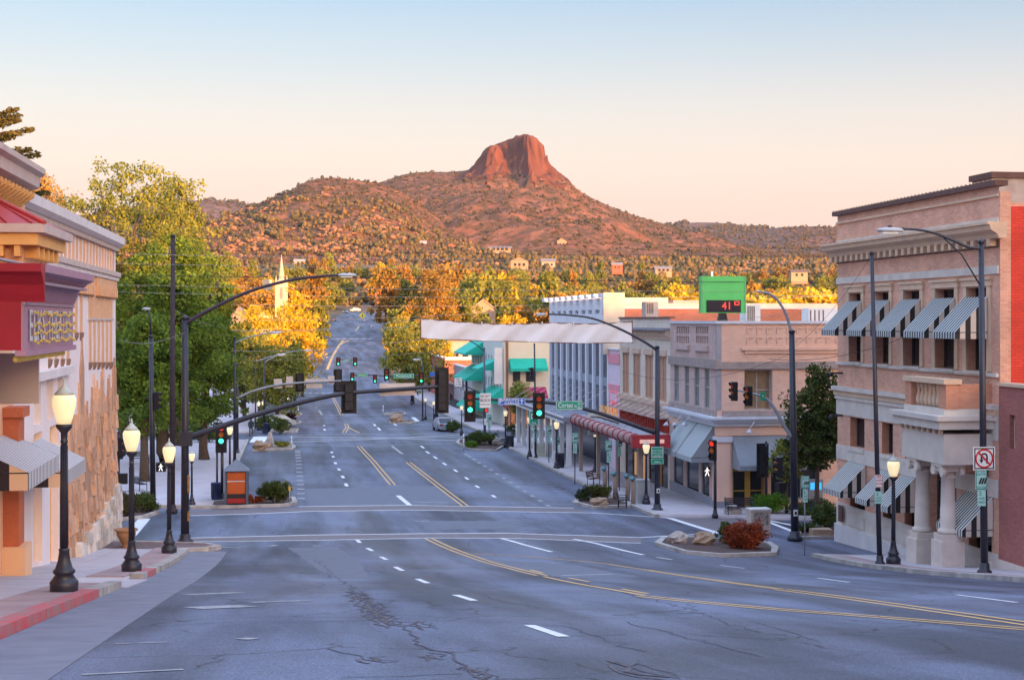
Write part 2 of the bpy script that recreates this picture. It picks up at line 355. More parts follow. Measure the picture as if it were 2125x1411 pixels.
# --- materials of the land
m_soil = mat('soil', (.16, .115, .075), (.10, .08, .05), scale=.06, rough=.95, bump=.4, bscale=1.5)
def asphalt_mat():
    m, n, l, b = _mat('asphalt'); b.inputs['Specular IOR Level'].default_value = .32
    tcn = n.new('ShaderNodeTexCoord'); O = tcn.outputs['Object']
    def noise(sc, det=6, vec=O, rough=.5):
        z = n.new('ShaderNodeTexNoise'); z.inputs['Scale'].default_value = sc; z.inputs['Detail'].default_value = det; z.inputs['Roughness'].default_value = rough; l.new(vec, z.inputs['Vector']); return z.outputs['Fac']
    def ramp(x, a, b_, ca, cb):
        r = n.new('ShaderNodeValToRGB'); r.color_ramp.elements[0].position = a; r.color_ramp.elements[1].position = b_
        r.color_ramp.elements[0].color = (*ca, 1); r.color_ramp.elements[1].color = (*cb, 1); l.new(x, r.inputs[0]); return r.outputs[0]
    def mul(a, b_, f=1.0, mode='MULTIPLY'):
        x = n.new('ShaderNodeMixRGB'); x.blend_type = mode; x.inputs[0].default_value = f; l.new(a, x.inputs[1]); l.new(b_, x.inputs[2]); return x.outputs[0]
    mp = n.new('ShaderNodeMapping'); mp.inputs['Scale'].default_value = (1, .07, 1); l.new(O, mp.inputs[0])      # worn wheel tracks run along the street
    base = ramp(noise(.62, 5, mp.outputs[0]), .40, .60, (.066, .075, .108), (.145, .168, .245))
    patch = ramp(noise(.16, 5), .40, .60, (.68, .63, .62), (1, 1, 1)); c = mul(base, patch)
    stain = ramp(noise(.9, 7, rough=.65), .30, .46, (.70, .64, .62), (1, 1, 1)); c = mul(c, stain, .6)
    speck = ramp(noise(34, 3), .41, .59, (.60, .60, .63), (1.32, 1.30, 1.32)); c = mul(c, speck, .9)
    # cracks: thin edges of warped cells, only where a mask lets them through
    wv = n.new('ShaderNodeMixRGB'); wv.blend_type = 'ADD'; wv.inputs[0].default_value = .9
    nc = n.new('ShaderNodeTexNoise'); nc.inputs['Scale'].default_value = 1.1; nc.inputs['Detail'].default_value = 6; l.new(O, nc.inputs['Vector']); l.new(O, wv.inputs[1]); l.new(nc.outputs['Color'], wv.inputs[2])
    vo = n.new('ShaderNodeTexVoronoi'); vo.feature = 'DISTANCE_TO_EDGE'; vo.inputs['Scale'].default_value = .34; l.new(wv.outputs[0], vo.inputs['Vector'])
    ck = ramp(vo.outputs['Distance'], .004, .012, (.30, .25, .23), (1, 1, 1))
    mk = ramp(noise(.22, 3), .50, .56, (1, 1, 1), (0, 0, 0))
    cm = n.new('ShaderNodeMixRGB'); l.new(mk, cm.inputs[0]); l.new(ck, cm.inputs[2]); cm.inputs[1].default_value = (1, 1, 1, 1); l.new(mk, cm.inputs[0])
    c = mul(c, cm.outputs[0], .9)
    l.new(c, b.inputs['Base Color'])
    rr = ramp(noise(.4, 4, mp.outputs[0]), .35, .65, (.5,)*3, (.68,)*3); l.new(rr, b.inputs['Roughness'])
    bp = n.new('ShaderNodeBump'); bp.inputs['Strength'].default_value = .35; bp.inputs['Distance'].default_value = .02; l.new(noise(45, 4), bp.inputs['Height']); l.new(bp.outputs[0], b.inputs['Normal'])
    MATS['asphalt'] = m; return m
m_asph = asphalt_mat()
m_conc = mat('concrete_paving', (.56, .51, .54), (.43, .39, .42), scale=1.2, rough=.85, bump=.12, bscale=25, contrast=.3)
m_conc2 = mat('concrete_plaza', (.50, .455, .49), (.40, .36, .39), scale=.8, rough=.85, bump=.12, bscale=20)
m_kerb = mat('kerb_concrete', (.52, .47, .44), (.26, .24, .23), scale=1.6, rough=.85, bump=.2, bscale=20, contrast=.2)
m_redk = mat('kerb_red_paint', (.62, .08, .10), (.34, .2, .2), scale=2.6, rough=.75, bump=.2, bscale=20, contrast=.16)
m_paver = brick('brick_pavers', (.48, .31, .31), (.40, .29, .29), (.33, .28, .28), w=.22, h=.11, msize=.008, var=.35)
m_white = mat('road_paint_white', (.85, .85, .87), (.55, .55, .58), scale=7, rough=.6, contrast=.22)
m_wfade = mat('road_paint_faded', (.44, .44, .47), (.19, .19, .21), scale=5, rough=.65, contrast=.2)
m_yel = mat('road_paint_yellow', (.80, .46, .14), (.5, .32, .15), scale=6, rough=.6, contrast=.25)
m_tar = mat('gutter_concrete', (.225, .23, .285), (.155, .16, .20), scale=1.6, rough=.75)

# --- one sheet of ground, out to the horizon, hill behind the viewer included, its unseen ridge shaped to shade the street
ss = np.concatenate([np.arange(-4000, -400, 200), np.arange(-400, -120, 20), np.arange(-120, 160, 4), np.arange(160, 400, 20), np.arange(400, 5200, 200)]).astype(float)
ts = np.concatenate([np.arange(-400, -40, 8), np.arange(-40, 260, 4), np.arange(260, 700, 8), np.arange(700, 1600, 20), np.arange(1600, 8000, 200)]).astype(float)
Sg, Tg = np.meshgrid(ss, ts)
Zg = gz(Sg, Tg) - .25
Zg += np.where(Tg < -60, fbm(Sg, Tg, 40, 4, 3)*5*np.clip((-60-Tg)/40, 0, 1), 0)
Zg += np.where(Tg > 260, fbm(Sg, Tg, 120, 4, 5)*8*np.clip((Tg-260)/500, 0, 1)*np.clip(abs(Sg+ .09*(Tg-250))/60-.4, 0, 1), 0)
ground = npmesh('ground', np.stack([Sg.ravel(), Tg.ravel(), Zg.ravel()], 1), grid_faces(len(ss), len(ts)), m_soil, smooth=True, kind='structure')

# --- road: asphalt of the main street and both cross streets, up to the far bend
ss = np.arange(-70, 90.1, 2.0); ts = np.arange(-30, 262, 2.0); Sg, Tg = np.meshgrid(ss, ts)
road = npmesh('road', np.stack([Sg.ravel(), Tg.ravel(), gz(Sg, Tg).ravel()], 1), grid_faces(len(ss), len(ts)), m_asph, smooth=True, kind='structure')
ROOT['road'] = Vector((0, 0, 0))
rows = [(815, 588, 812), (790, 598, 806), (760, 622, 803), (730, 648, 800), (702, 664, 796), (680, 680, 793), (664, 694, 790), (655, 704, 790), (648, 716, 800)]
mb = MB(); prev = None
for y_, a_, b_ in rows:
    A, B = G(a_, y_), G(b_, y_); n_ = 8
    row = [Vector((A.x+(B.x-A.x)*k/n_, A.y+(B.y-A.y)*k/n_, 0)) for k in range(n_+1)]
    for q in row: q.z = gzf(q.x, q.y) + .03
    if prev:
        for k in range(n_): mb.face([prev[k], prev[k+1], row[k+1], row[k]])
    prev = row
far_road = mb.build('road_far', m_asph, kind='structure')
_mk = [0]
def marking(pts, w, m, lift=.006, name='lane_marking', step=1.5, parent=None, close=False, w1=None):
    """painted strip along ground pixels, following the road's surface"""
    W = [Vector((p[0], p[1], 0)) if len(p) == 3 else G(*p) for p in pts]; fine = [W[0]]
    for a, b in zip(W[:-1], W[1:]):
        k = max(1, int((Vector((b.x-a.x, b.y-a.y)).length)/step))
        for i in range(1, k+1): fine.append(a + (b-a)*i/k)
    mb = MB(); L = []; Rr = []
    lift += (_mk[0] % 3)*.0012; _mk[0] += 1
    for k, p in enumerate(fine):
        d = fine[min(k+1, len(fine)-1)] - fine[max(k-1, 0)]; nrm = Vector((d.y, -d.x, 0)).normalized()*((w if w1 is None else w + (w1-w)*k/(len(fine)-1))/2)
        for lst, q in ((L, p-nrm), (Rr, p+nrm)): lst.append(Vector((q.x, q.y, gzf(q.x, q.y)+lift+(.035 if p.y > 255 else 0))))
    for k in range(len(fine)-1): mb.face([L[k], Rr[k], Rr[k+1], L[k+1]])
    return mb.build(name, m, parent or road)
def offset_px(pts, off):
    W = [G(*p) for p in pts]; out = []
    for k, p in enumerate(W):
        d = W[min(k+1, len(W)-1)] - W[max(k-1, 0)]; nrm = Vector((d.y, -d.x, 0)).normalized()*off; q = p+nrm; out.append((q.x, q.y, 0.0))
    return out
def double(pts, m=m_yel, gap=.16, w=.11):
    for o_ in (-gap, gap): marking(offset_px(pts, o_), w, m)
# near block
double([(889, 1117), (925, 1134), (975, 1153), (1060, 1178), (1125, 1194)])
marking(offset_px([(1125, 1196), (1240, 1219), (1335, 1236)], -.05), .13, m_yel)
for a_, b_ in (((1100, 1182), (1126, 1189)), ((1180, 1199), (1222, 1207)), ((1290, 1222), (1345, 1232))): marking([a_, b_], .12, m_yel)
double([(1335, 1237), (1440, 1248), (1600, 1263), (1850, 1282), (2200, 1311)])
marking([(985, 1149), (1080, 1154), (1180, 1162), (1260, 1170), (1340, 1182)], .12, m_yel)
double([(1340, 1182), (1480, 1203), (1620, 1222)], gap=.09, w=.1)
double([(1620, 1223), (1760, 1241), (1950, 1268), (2200, 1304)])
for x0, y0, x1, y1 in ((741, 1120, 747, 1126), (762, 1137, 773, 1143), (790, 1155, 802, 1161), (820, 1176, 836, 1184), (866, 1201, 888, 1210), (945, 1234, 984, 1246), (1098, 1297, 1170, 1321)):
    marking([(x0, y0), (x1, y1)], .17, m_white, step=.6)
for a_ in ([(1040, 1117), (1060, 1122), (1145, 1145)], [(1190, 1118), (1240, 1128), (1335, 1151)]): marking(a_, .2, m_white)
for a_ in ([(1362, 1156), (1395, 1161)], [(1495, 1173), (1545, 1179)], [(1697, 1199), (1762, 1208)], [(1985, 1234), (2110, 1250)], [(1165, 1194), (1272, 1191)]): marking(a_, .11, m_white)
# crosswalks of the near crossing, brick band between two white lines
def band(top, bot, m, name='crosswalk_band'):
    A = [G(*p) for p in top]; B = [G(*p) for p in bot]; mb = MB(); K = 14
    def at(W, f): x = f*(len(W)-1); i = min(int(x), len(W)-2); return W[i].lerp(W[i+1], x-i)
    for k in range(K):
        q = [at(A, k/K), at(A, (k+1)/K), at(B, (k+1)/K), at(B, k/K)]; mb.face([(p.x, p.y, gzf(p.x, p.y)+.003) for p in q])
    return mb.build(name, m, road)
m_xw = mat('crosswalk_worn_brick', (.185, .15, .16), (.13, .115, .13), scale=1.5, rough=.7, bump=.15, bscale=12)
band([(395, 1116), (640, 1110), (880, 1107), (1050, 1106), (1330, 1115)], [(395, 1124), (640, 1121), (890, 1116), (1080, 1117), (1330, 1127)], m_xw)
band([(395, 1060), (620, 1052), (840, 1048), (1190, 1055)], [(395, 1070), (640, 1061), (840, 1058), (1230, 1064)], m_xw)
band([(1395, 1076), (1500, 1070)], [(1490, 1105), (1585, 1092)], m_xw)
for a_, w_ in (([(395, 1116), (640, 1110), (880, 1107), (1050, 1106), (1330, 1115), (1490, 1106)], .2), ([(395, 1124), (640, 1121), (890, 1116), (1080, 1117), (1330, 1127)], .16),
               ([(395, 1070), (500, 1067), (640, 1061), (840, 1058), (1230, 1064), (1390, 1075)], .2), ([(620, 1051), (840, 1048), (1190, 1054)], .2),
               ([(1390, 1075), (1490, 1106)], .38), ([(1590, 1081), (1668, 1111)], .3), ([(1560, 1072), (1645, 1090)], .3), ([(300, 1076), (268, 1112)], .55)):
    marking(a_, w_, m_white)
for a_ in ([(860, 1081), (890, 1081)], [(455, 1134), (500, 1137)], [(560, 1133), (575, 1131)], [(650, 1133), (668, 1132)]): marking(a_, .22, m_wfade)
for a_, w_ in (([(388, 1234), (500, 1229)], .4), ([(520, 1250), (640, 1246)], .3), ([(400, 1262), (515, 1257)], .7), ([(240, 1336), (345, 1332)], .1), ([(170, 1400), (380, 1389)], .12), ([(500, 1327), (525, 1324)], .25)):
    marking(a_, w_, m_wfade)
# far block of the main street
for x0, y0, x1, y1 in ((688, 937, 689, 940), (691, 946, 692, 949), (695, 959, 697, 963), (702, 972, 705, 976), (710, 987, 713, 992), (717, 1003, 720, 1009)): marking([(x0, y0), (x1, y1)], .22, m_white, step=.6)
double([(745, 926), (775, 958), (815, 1006)]); double([(847, 959), (900, 1000), (966, 1050)])
for a_, w_ in (([(826, 1028), (850, 1048)], .3), ([(813, 925), (835, 942)], .25), ([(858, 1041), (930, 1043)], .25), ([(775, 928), (802, 927)], .2), ([(783, 941), (820, 941)], .2)): marking(a_, w_, m_wfade if w_ < .3 else m_white)
for x0, y0 in ((876, 927), (887, 938), (903, 949), (922, 962), (945, 976), (968, 992), (990, 1009), (1024, 1029)): marking([(x0-3, y0-2), (x0+4, y0+3)], .2, m_white, step=.6)
for k in range(14):                                             # dotted edge of the parking strip on both sides
    f = k/13; marking([(617+8*f, 934+99*f**1.3), (617.3+8*f, 936+99*f**1.3)], .45, m_wfade, name='parking_dot')
    f2 = f**1.25; x_, y_ = 967+170*f2, 943+106*f2; marking([(x_-3, y_-1.5), (x_+3, y_+1.5)], .25, m_wfade, name='parking_dot')
for k in range(22):                                             # worn grooves across the parking strip by the theatre
    f = k/21; y_ = 946 + 100*f**1.2; xa = 990 + 165*f**1.2; marking([(xa, y_), (xa + 38 + 40*f, y_ + 1)], .09, m_wfade, name='parking_line')
    if k % 2 == 0: marking([(532-20*f, y_ - 6), (600, y_ - 8)], .06, m_wfade, name='parking_line')
# second crossing, worn tracks included
for a_, w_ in (([(535, 905), (700, 901), (860, 900), (960, 899)], .3), ([(560, 923), (745, 925), (950, 920)], .35), ([(600, 917), (760, 912), (960, 902)], .8), ([(600, 906), (780, 908), (960, 915)], .8), ([(620, 912), (960, 907)], .5)):
    marking(a_, w_, m_wfade)
marking([(533, 918), (541, 906)], 1.4, m_white)
double([(718, 879), (721, 886), (714, 898)]); marking([(720, 885), (733, 892), (746, 898)], .16, m_yel)
for a_ in ([(812, 876), (823, 883)], [(690, 871), (692, 871)], [(673, 890), (674, 893)], [(672, 882), (673, 884)], [(776, 880), (779, 884)], [(784, 887), (789, 893)]): marking(a_, .25, m_white)
for a_ in ([(600, 877), (720, 876), (810, 877)], [(620, 862), (720, 861), (800, 862)], [(662, 851), (668, 861)], [(690, 826), (695, 826)], [(655, 845), (657, 847)]):
    marking(a_, .3, m_wfade)
marking([(857, 866), (867, 874)], .5, m_white)
double([(690, 823), (700, 842), (709, 861)])
for k in range(6): marking([(614+k*13, 816), (622+k*13, 815.6)], .9, m_white)
for k in range(8): marking([(672+k*13, 703.5), (680+k*13, 703)], 1.5, m_white)
marking([(682, 800), (677, 780), (680, 765), (690, 740), (703, 718), (712, 707)], .6, m_yel); marking([(703, 718), (714, 711), (725, 706)], .5, m_yel)
marking([(738, 687), (746, 676), (757, 663)], .5, m_yel); marking([(770, 678), (783, 664)], .4, m_white)

# cracks and repairs of the old surface
m_crk = mat('asphalt_crack', (.105, .10, .125), (.075, .072, .09), scale=6, rough=.9); m_crk2 = mat('asphalt_crumbled', (.135, .115, .125), (.075, .065, .075), scale=7, rough=.9, bump=.6, bscale=30, contrast=.12)
m_pd = mat('asphalt_repair_dark', (.13, .14, .19), (.09, .10, .14), scale=2.2, rough=.6, bump=.2, bscale=30); m_pl = mat('asphalt_repair_pale', (.205, .225, .305), (.145, .16, .22), scale=2.2, rough=.62, bump=.2, bscale=30)
_cr = np.random.default_rng(77)
def crack(px, w, m=m_crk, jag=.06):
    W = [G(*p) for p in px]; out = []
    for a, b in zip(W[:-1], W[1:]):
        k = max(2, int((b-a).length/.35))
        for i in range(k): q = a.lerp(b, i/k); out.append((q.x+_cr.normal()*jag, q.y+_cr.normal()*jag, 0.0))
    out.append((W[-1].x, W[-1].y, 0.0)); return marking(out, w*.75, m, lift=.004, name='crack', step=9)
for px, w in (([(728, 1218), (748, 1243), (790, 1285), (832, 1302), (872, 1332), (960, 1372), (1010, 1411)], .05), ([(640, 1291), (735, 1288), (800, 1287), (862, 1292)], .05), ([(950, 1215), (1010, 1238), (1120, 1262)], .035), ([(1190, 1203), (1330, 1240), (1430, 1262), (1500, 1290), (1580, 1312)], .035), ([(1300, 1290), (1400, 1316), (1480, 1338), (1580, 1362)], .04),
              ([(690, 1345), (740, 1360), (800, 1375)], .04), ([(700, 1405), (840, 1403), (960, 1398)], .04), ([(680, 1180), (700, 1200), (728, 1218)], .035), ([(1040, 1290), (1180, 1300), (1260, 1330), (1340, 1352)], .03), ([(640, 1150), (672, 1175), (690, 1200)], .03), ([(1560, 1290), (1640, 1312), (1700, 1330)], .03), ([(900, 1140), (1000, 1180), (1100, 1215)], .025), ([(1700, 1260), (1900, 1290), (2100, 1315)], .025), ([(420, 1210), (560, 1200), (690, 1190)], .03), ([(330, 1300), (480, 1290), (640, 1291)], .03)): crack(px, w)
for px, w in (([(735, 1228), (760, 1255), (800, 1287), (815, 1298)], .13), ([(860, 1290), (890, 1302)], .1), ([(880, 1358), (900, 1366)], .1), ([(1290, 1372), (1330, 1392), (1390, 1405)], .1), ([(770, 1365), (778, 1372)], .1), ([(960, 1385), (1005, 1408)], .1)): [crack([(x+dx, y+dy) for x, y in px], w*f_, m_, .09) for dx, dy, f_, m_ in ((0, 0, 1, m_crk2), (14, -3, .5, m_crk), (-12, 5, .6, m_crk2), (22, 3, .35, m_crk))]
def patch(px, m, seed):
    W = [G(*p) for p in px]; out = []; rg_ = np.random.default_rng(seed); n = len(W)
    for i in range(n):
        a, b = W[i], W[(i+1) % n]; k = max(2, int((b-a).length/.5))
        for j in range(k): q = a.lerp(b, j/k); out.append((q.x+rg_.normal()*.05, q.y+rg_.normal()*.05))
    c = (sum(p[0] for p in out)/len(out), sum(p[1] for p in out)/len(out)); mb = MB(); lf = .0022 + .0004*(seed % 4)
    for rr0, rr1 in ((0, .34), (.34, .67), (.67, 1)):
        for i in range(len(out)):
            a, b = out[i], out[(i+1) % len(out)]; P_ = lambda q, r_: (c[0]+(q[0]-c[0])*r_, c[1]+(q[1]-c[1])*r_)
            pts = [P_(a, rr0), P_(a, rr1), P_(b, rr1), P_(b, rr0)] if rr0 else [c, P_(a, rr1), P_(b, rr1)]; mb.face([(x, y, gzf(x, y)+lf) for x, y in pts])
    mb.build('asphalt_repair', m, road)
for i, (px, m_) in enumerate((([(632, 1014), (800, 1010), (905, 1008), (960, 1046), (870, 1048), (640, 1050)], m_pd), ([(600, 1136), (700, 1134), (745, 1162), (770, 1200), (690, 1200), (640, 1165)], m_pd), ([(880, 1081), (1080, 1080), (1080, 1098), (880, 1098)], m_pd), ([(1010, 1160), (1200, 1172), (1330, 1196), (1180, 1200), (1060, 1180)], m_pd))): patch(px, m_, i)
# --- pavements: slabs and kerb stones as pieces of their own
def slab_piece(name, parent, c4, h0, h1, m, label=None):
    b = [(x, y, gzf(x, y)+h0) for x, y in c4]; t = [(x, y, gzf(x, y)+h1) for x, y in c4]
    return MB().hexa(b, t).build(name, m, parent, label=label)
def pavement(name, s0, s1, t0, t1, m, step=2.0, top=.15):
    ss = np.linspace(s0, s1, max(2, int(abs(s1-s0)/step)+1)); tt = np.linspace(t0, t1, max(2, int((t1-t0)/step)+1)); S_, T_ = np.meshgrid(ss, tt)
    V = np.stack([S_.ravel(), T_.ravel(), (gz(S_, T_)+top).ravel()], 1); n = len(V); V2 = V.copy(); V2[:, 2] -= top+.1
    nx, ny = len(ss), len(tt); Fq = [grid_faces(nx, ny)]
    ring = [k for k in range(nx)] + [nx*(j+1)-1 for j in range(1, ny)] + [nx*ny-1-k for k in range(1, nx)] + [nx*(ny-1-j) for j in range(1, ny-1)]
    ring = np.array(ring); Fq.append(np.stack([ring, ring+n, np.roll(ring, -1)+n, np.roll(ring, -1)], 1))
    return npmesh(name, np.concatenate([V, V2]), np.concatenate(Fq), m, kind='structure')
walk_l = pavement('sidewalk_left', -7.6, -4.05, 8, 57.2, m_conc, top=.12)
walk_r = pavement('sidewalk_right', 21.75, 27, 20, 57.5, m_conc, top=.12)
plaza = pavement('plaza_paving', -62, -4.1, 78.5, 139, m_conc2, top=.15)
walk_rf = pavement('sidewalk_far_right', 19.6, 30, 75.3, 139, m_conc2, top=.15)
walk_c = pavement('sidewalk_corner', 24, 80, 74.6, 79.6, m_conc2, top=.149)
walk_lf2 = pavement('sidewalk_beyond_left', -62, -4.1, 152, 262, m_conc2, top=.15)
walk_rf2 = pavement('sidewalk_beyond_right', 20, 70, 152, 262, m_conc2, top=.15)
def strip_pieces(name, parent, s0, s1, t0, t1, n, h0, h1, m, gap=.012, mfun=None):
    for k in range(n):
        a, b = t0+(t1-t0)*k/n + gap, t0+(t1-t0)*(k+1)/n - gap
        mm = mfun((a+b)/2) if mfun else m
        slab_piece(name, parent, [(s0, a), (s1, a), (s1, b), (s0, b)], h0, h1, mm)
def redfun(t): return m_redk if (t < 30.2 or 34.4 < t < 36.2 or 39.0 < t < 41.6) else m_kerb
strip_pieces('kerb_stone', walk_l, -4.04, -3.72, 8, 33.4, 20, -.1, .17, m_kerb, mfun=redfun)
strip_pieces('kerb_stone', walk_l, -4.04, -3.72, 38.2, 55.6, 14, -.1, .17, m_kerb, mfun=redfun)
slab_piece('ramp_slab', walk_l, [(-4.04, 33.45), (-3.6, 33.45), (-3.6, 38.1), (-4.04, 38.1)], -.1, .03, m_conc)
for k in range(24):                                             # paving slabs of the near pavement, a brick strip along the kerb
    a, b = 9+k*2.0, 9+k*2.0+1.985
    slab_piece('paving_slab', walk_l, [(-7.5, a), (-6.25, a), (-6.25, b), (-7.5, b)], .11, .142, m_conc); slab_piece('paving_slab', walk_l, [(-6.23, a), (-5.0, a), (-5.0, b), (-6.23, b)], .11, .142, m_conc)
    if not 32 < a < 37: slab_piece('brick_strip', walk_l, [(-4.98, a), (-4.06, a), (-4.06, b), (-4.98, b)], .11, .15, m_paver)
strip_pieces('gutter_slab', walk_l, -3.70, -2.35, 6, 56, 16, -.05, .012, m_tar, gap=.006)
cor = [(-4.04, 55.6), (-3.2, 56.2), (-2.9, 57.2), (-3.4, 58.2), (-5.0, 58.6), (-8.5, 58.8)]      # rounded corner of the near pavement
mb = MB(); pts = [(x, y, gzf(x, y)+.15) for x, y in cor] + [(x, y, gzf(x, y)+.15) for x, y in ((-8.5, 55.0), (-4.04, 55.0))]
mb.face(pts[::-1]); mb.face(pts)
corner_pad = mb.build('corner_paving', m_paver, walk_l)
for (xa, ya), (xb, yb) in zip(cor[:-1], cor[1:]):
    d = Vector((xb-xa, yb-ya)).normalized(); nx, ny = d.y*.3, -d.x*.3
    slab_piece('kerb_stone', walk_l, [(xa, ya), (xa+nx, ya+ny), (xb+nx, yb+ny), (xb, yb)], -.1, .17, m_kerb)
strip_pieces('kerb_stone', walk_r, 21.4, 21.74, 20, 57.5, 20, -.1, .16, m_kerb)
for k in range(17):
    a, b = 22+k*2.05, 22+k*2.05+2.03
    slab_piece('brick_strip', walk_r, [(21.76, a), (22.7, a), (22.7, b), (21.76, b)], .1, .142, m_paver)
    for c in range(2): slab_piece('paving_slab', walk_r, [(22.72+c*1.4, a), (22.72+c*1.4+1.385, a), (22.72+c*1.4+1.385, b), (22.72+c*1.4, b)], .1, .137, m_conc)
strip_pieces('kerb_stone', walk_rf, 19.3, 19.59, 75.3, 139, 22, -.1, .17, m_kerb)
strip_pieces('kerb_stone', plaza, -4.09, -3.8, 84, 139, 18, -.1, .17, m_kerb)
for k in range(12): slab_piece('kerb_stone', plaza, [(-40+k*3.01, 78.2), (-40+k*3.01+2.98, 78.2), (-40+k*3.01+2.98, 78.49), (-40+k*3.01, 78.49)], -.1, .17, m_kerb)
strip_pieces('kerb_stone', walk_rf2, 19.7, 19.99, 152, 230, 20, -.1, .17, m_kerb)
strip_pieces('kerb_stone', walk_lf2, -4.09, -3.8, 152, 230, 20, -.1, .17, m_kerb)
def island(name, px, m_in, label, h=.16, kerb=.32):
    """raised planting bed with a kerb, outlined by ground pixels"""
    W = [G(*p) for p in px]; c = sum(W, Vector())/len(W); root = thing(name, label, 'traffic island', (c.x, c.y, gzf(c.x, c.y)))
    mb = MB(); inn = []
    for p in W:
        d = Vector((c.x-p.x, c.y-p.y, 0)); q = p + d.normalized()*min(kerb, d.length*.4); inn.append(q)
    n = len(W)
    mb.face([(p.x, p.y, gzf(p.x, p.y)+h-.06) for p in inn][::-1]); mb.face([(p.x, p.y, gzf(p.x, p.y)+h-.06) for p in inn]); mb.build('soil_bed', m_in, root)
    for k in range(n):
        a, b, c2, d2 = W[k], W[(k+1) % n], inn[(k+1) % n], inn[k]
        MB().hexa([(p.x, p.y, gzf(p.x, p.y)-.1) for p in (a, b, c2, d2)], [(p.x, p.y, gzf(p.x, p.y)+h) for p in (a, b, c2, d2)]).build('kerb_stone', m_kerb, root)
    return root
m_mulch = mat('bark_mulch', (.12, .07, .06), (.06, .04, .04), scale=9, rough=.95, bump=.6, bscale=30)
m_stonebed = mat('flagstone_bed', (.30, .22, .17), (.2, .15, .12), scale=2, rough=.9, bump=.3)
island('planting_island', [(1358, 1132), (1372, 1121), (1405, 1117), (1600, 1131), (1616, 1141), (1612, 1153), (1500, 1157), (1420, 1150)], m_mulch, 'kerbed planting island with boulders and a red shrub before the bank')
island('corner_planter', [(1188, 1046), (1196, 1038), (1290, 1036), (1320, 1046), (1312, 1053), (1230, 1056)], m_mulch, 'low kerbed planter with two bushes and a tan boulder at the theatre corner')
island('parking_island', [(946, 921), (952, 914), (1030, 908), (1052, 925), (1030, 937), (975, 934)], m_mulch, 'kerbed bed with low evergreen bush at the second crossing')
island('parking_island', [(523, 937), (530, 928), (560, 922), (606, 922), (614, 929), (608, 934)], m_stonebed, 'stone edged bed with rocks before the white crossing tracks')
island('parking_island', [(560, 899), (566, 892), (620, 892), (616, 899)], m_stonebed, 'small kerbed bed under the clipped round bushes')
island('parking_island', [(585, 879), (592, 874), (622, 874), (626, 878), (612, 882)], m_stonebed, 'small kerbed bed under the purple bush')
island('parking_island', [(570, 863), (580, 858), (622, 858), (628, 861), (612, 865)], m_stonebed, 'tan kerbed bed with a white marker post, left of the centre lanes')
island('parking_island', [(806, 879), (812, 874), (850, 873), (868, 877), (850, 881)], m_stonebed, 'small kerbed bed carrying one tan boulder')
island('parking_island', [(796, 862), (806, 857), (838, 857), (844, 861), (826, 864)], m_stonebed, 'tan kerbed bed with a white marker post, right of the centre lanes')
island('plaza_planter', [(395, 1057), (395, 1046), (500, 1040), (612, 1036), (618, 1046), (600, 1051)], m_mulch, 'long planter kerb with dry plants under the orange kiosk')
island('plaza_planter', [(233, 1083), (236, 1062), (322, 1056), (330, 1066), (300, 1076)], m_mulch, 'corner planter with green bushes beside the rough stone building')
island('bank_planter', [(1655, 1120), (1662, 1096), (1735, 1092), (1750, 1118)], m_mulch, 'planting bed with tan block stone beside the bank corner')

# ------------------------------------------------------------------ hills and the butte
def interp(pts, D):
    """crest line of a hill standing at distance D: height against position across"""
    x = np.array([(p[0]-PX0)/F*D for p in pts]); z = np.array([(PY0-p[1])/F*D for p in pts]); f = pchip(x, z); return f
def base_z(d): return _prof(np.asarray(d, float))
HILLS = {
 'front': (1650, 520, 420, [(330, 545), (390, 505), (430, 480), (460, 462), (500, 437), (540, 420), (600, 395), (650, 371), (690, 367), (730, 371), (790, 381), (840, 401), (880, 430), (930, 466), (980, 494), (1050, 518), (1150, 536), (1250, 560)]),
 'butte': (2250, 900, 700, [(300, 560), (450, 500), (600, 430), (700, 395), (790, 378), (840, 362), (880, 357), (930, 357), (965, 354), (1000, 350), (1060, 345), (1130, 350), (1165, 368), (1210, 401), (1250, 421), (1290, 438), (1350, 458), (1400, 474), (1450, 491), (1500, 508), (1560, 525), (1700, 545), (1900, 560)]),
 'left': (3300, 900, 900, [(100, 470), (250, 430), (380, 416), (440, 412), (500, 418), (540, 428), (620, 455), (750, 520), (900, 560)]),
 'right_near': (2800, 900, 900, [(1250, 560), (1350, 530), (1420, 506), (1480, 493), (1550, 482), (1600, 475), (1640, 471), (1700, 470), (1760, 474), (1900, 480), (2200, 470), (2500, 480)]),
 'right_far': (3800, 900, 900, [(1200, 520), (1300, 490), (1370, 468), (1410, 461), (1450, 459), (1500, 461), (1560, 468), (1620, 476), (1700, 484), (1900, 500)]),
}
CREST = {k: (h[0], h[1], h[2], interp(h[3], h[0])) for k, h in HILLS.items()}
def hill_h(k, r, d):
    D, wf, wb, f = CREST[k]; crest = f(r); b = base_z(d)
    u = np.where(d < D, (D-d)/wf, (d-D)/wb); u = np.clip(u, 0, 1.05)
    shape = (1-u)**1.25*(1-.25*np.sin(np.clip(u, 0, 1)*math.pi)*.6)
    shape = np.where(u >= 1, 0, np.clip(shape, 0, 1))
    nz = fbm(r, d, 210, 5, 20+len(k), ridged=True)*.30 + fbm(r, d, 60, 4, 30+len(k))*.10
    amp = np.clip(u*2.2, 0, 1)*np.clip((1-u)*3, 0, 1)
    return b + np.maximum(crest-b, 0)*np.clip(shape + nz*amp*.75, 0, 1.0) - 1.5*(u >= 1)
CAP = ((1072-PX0)/F*2250, 2238.0)
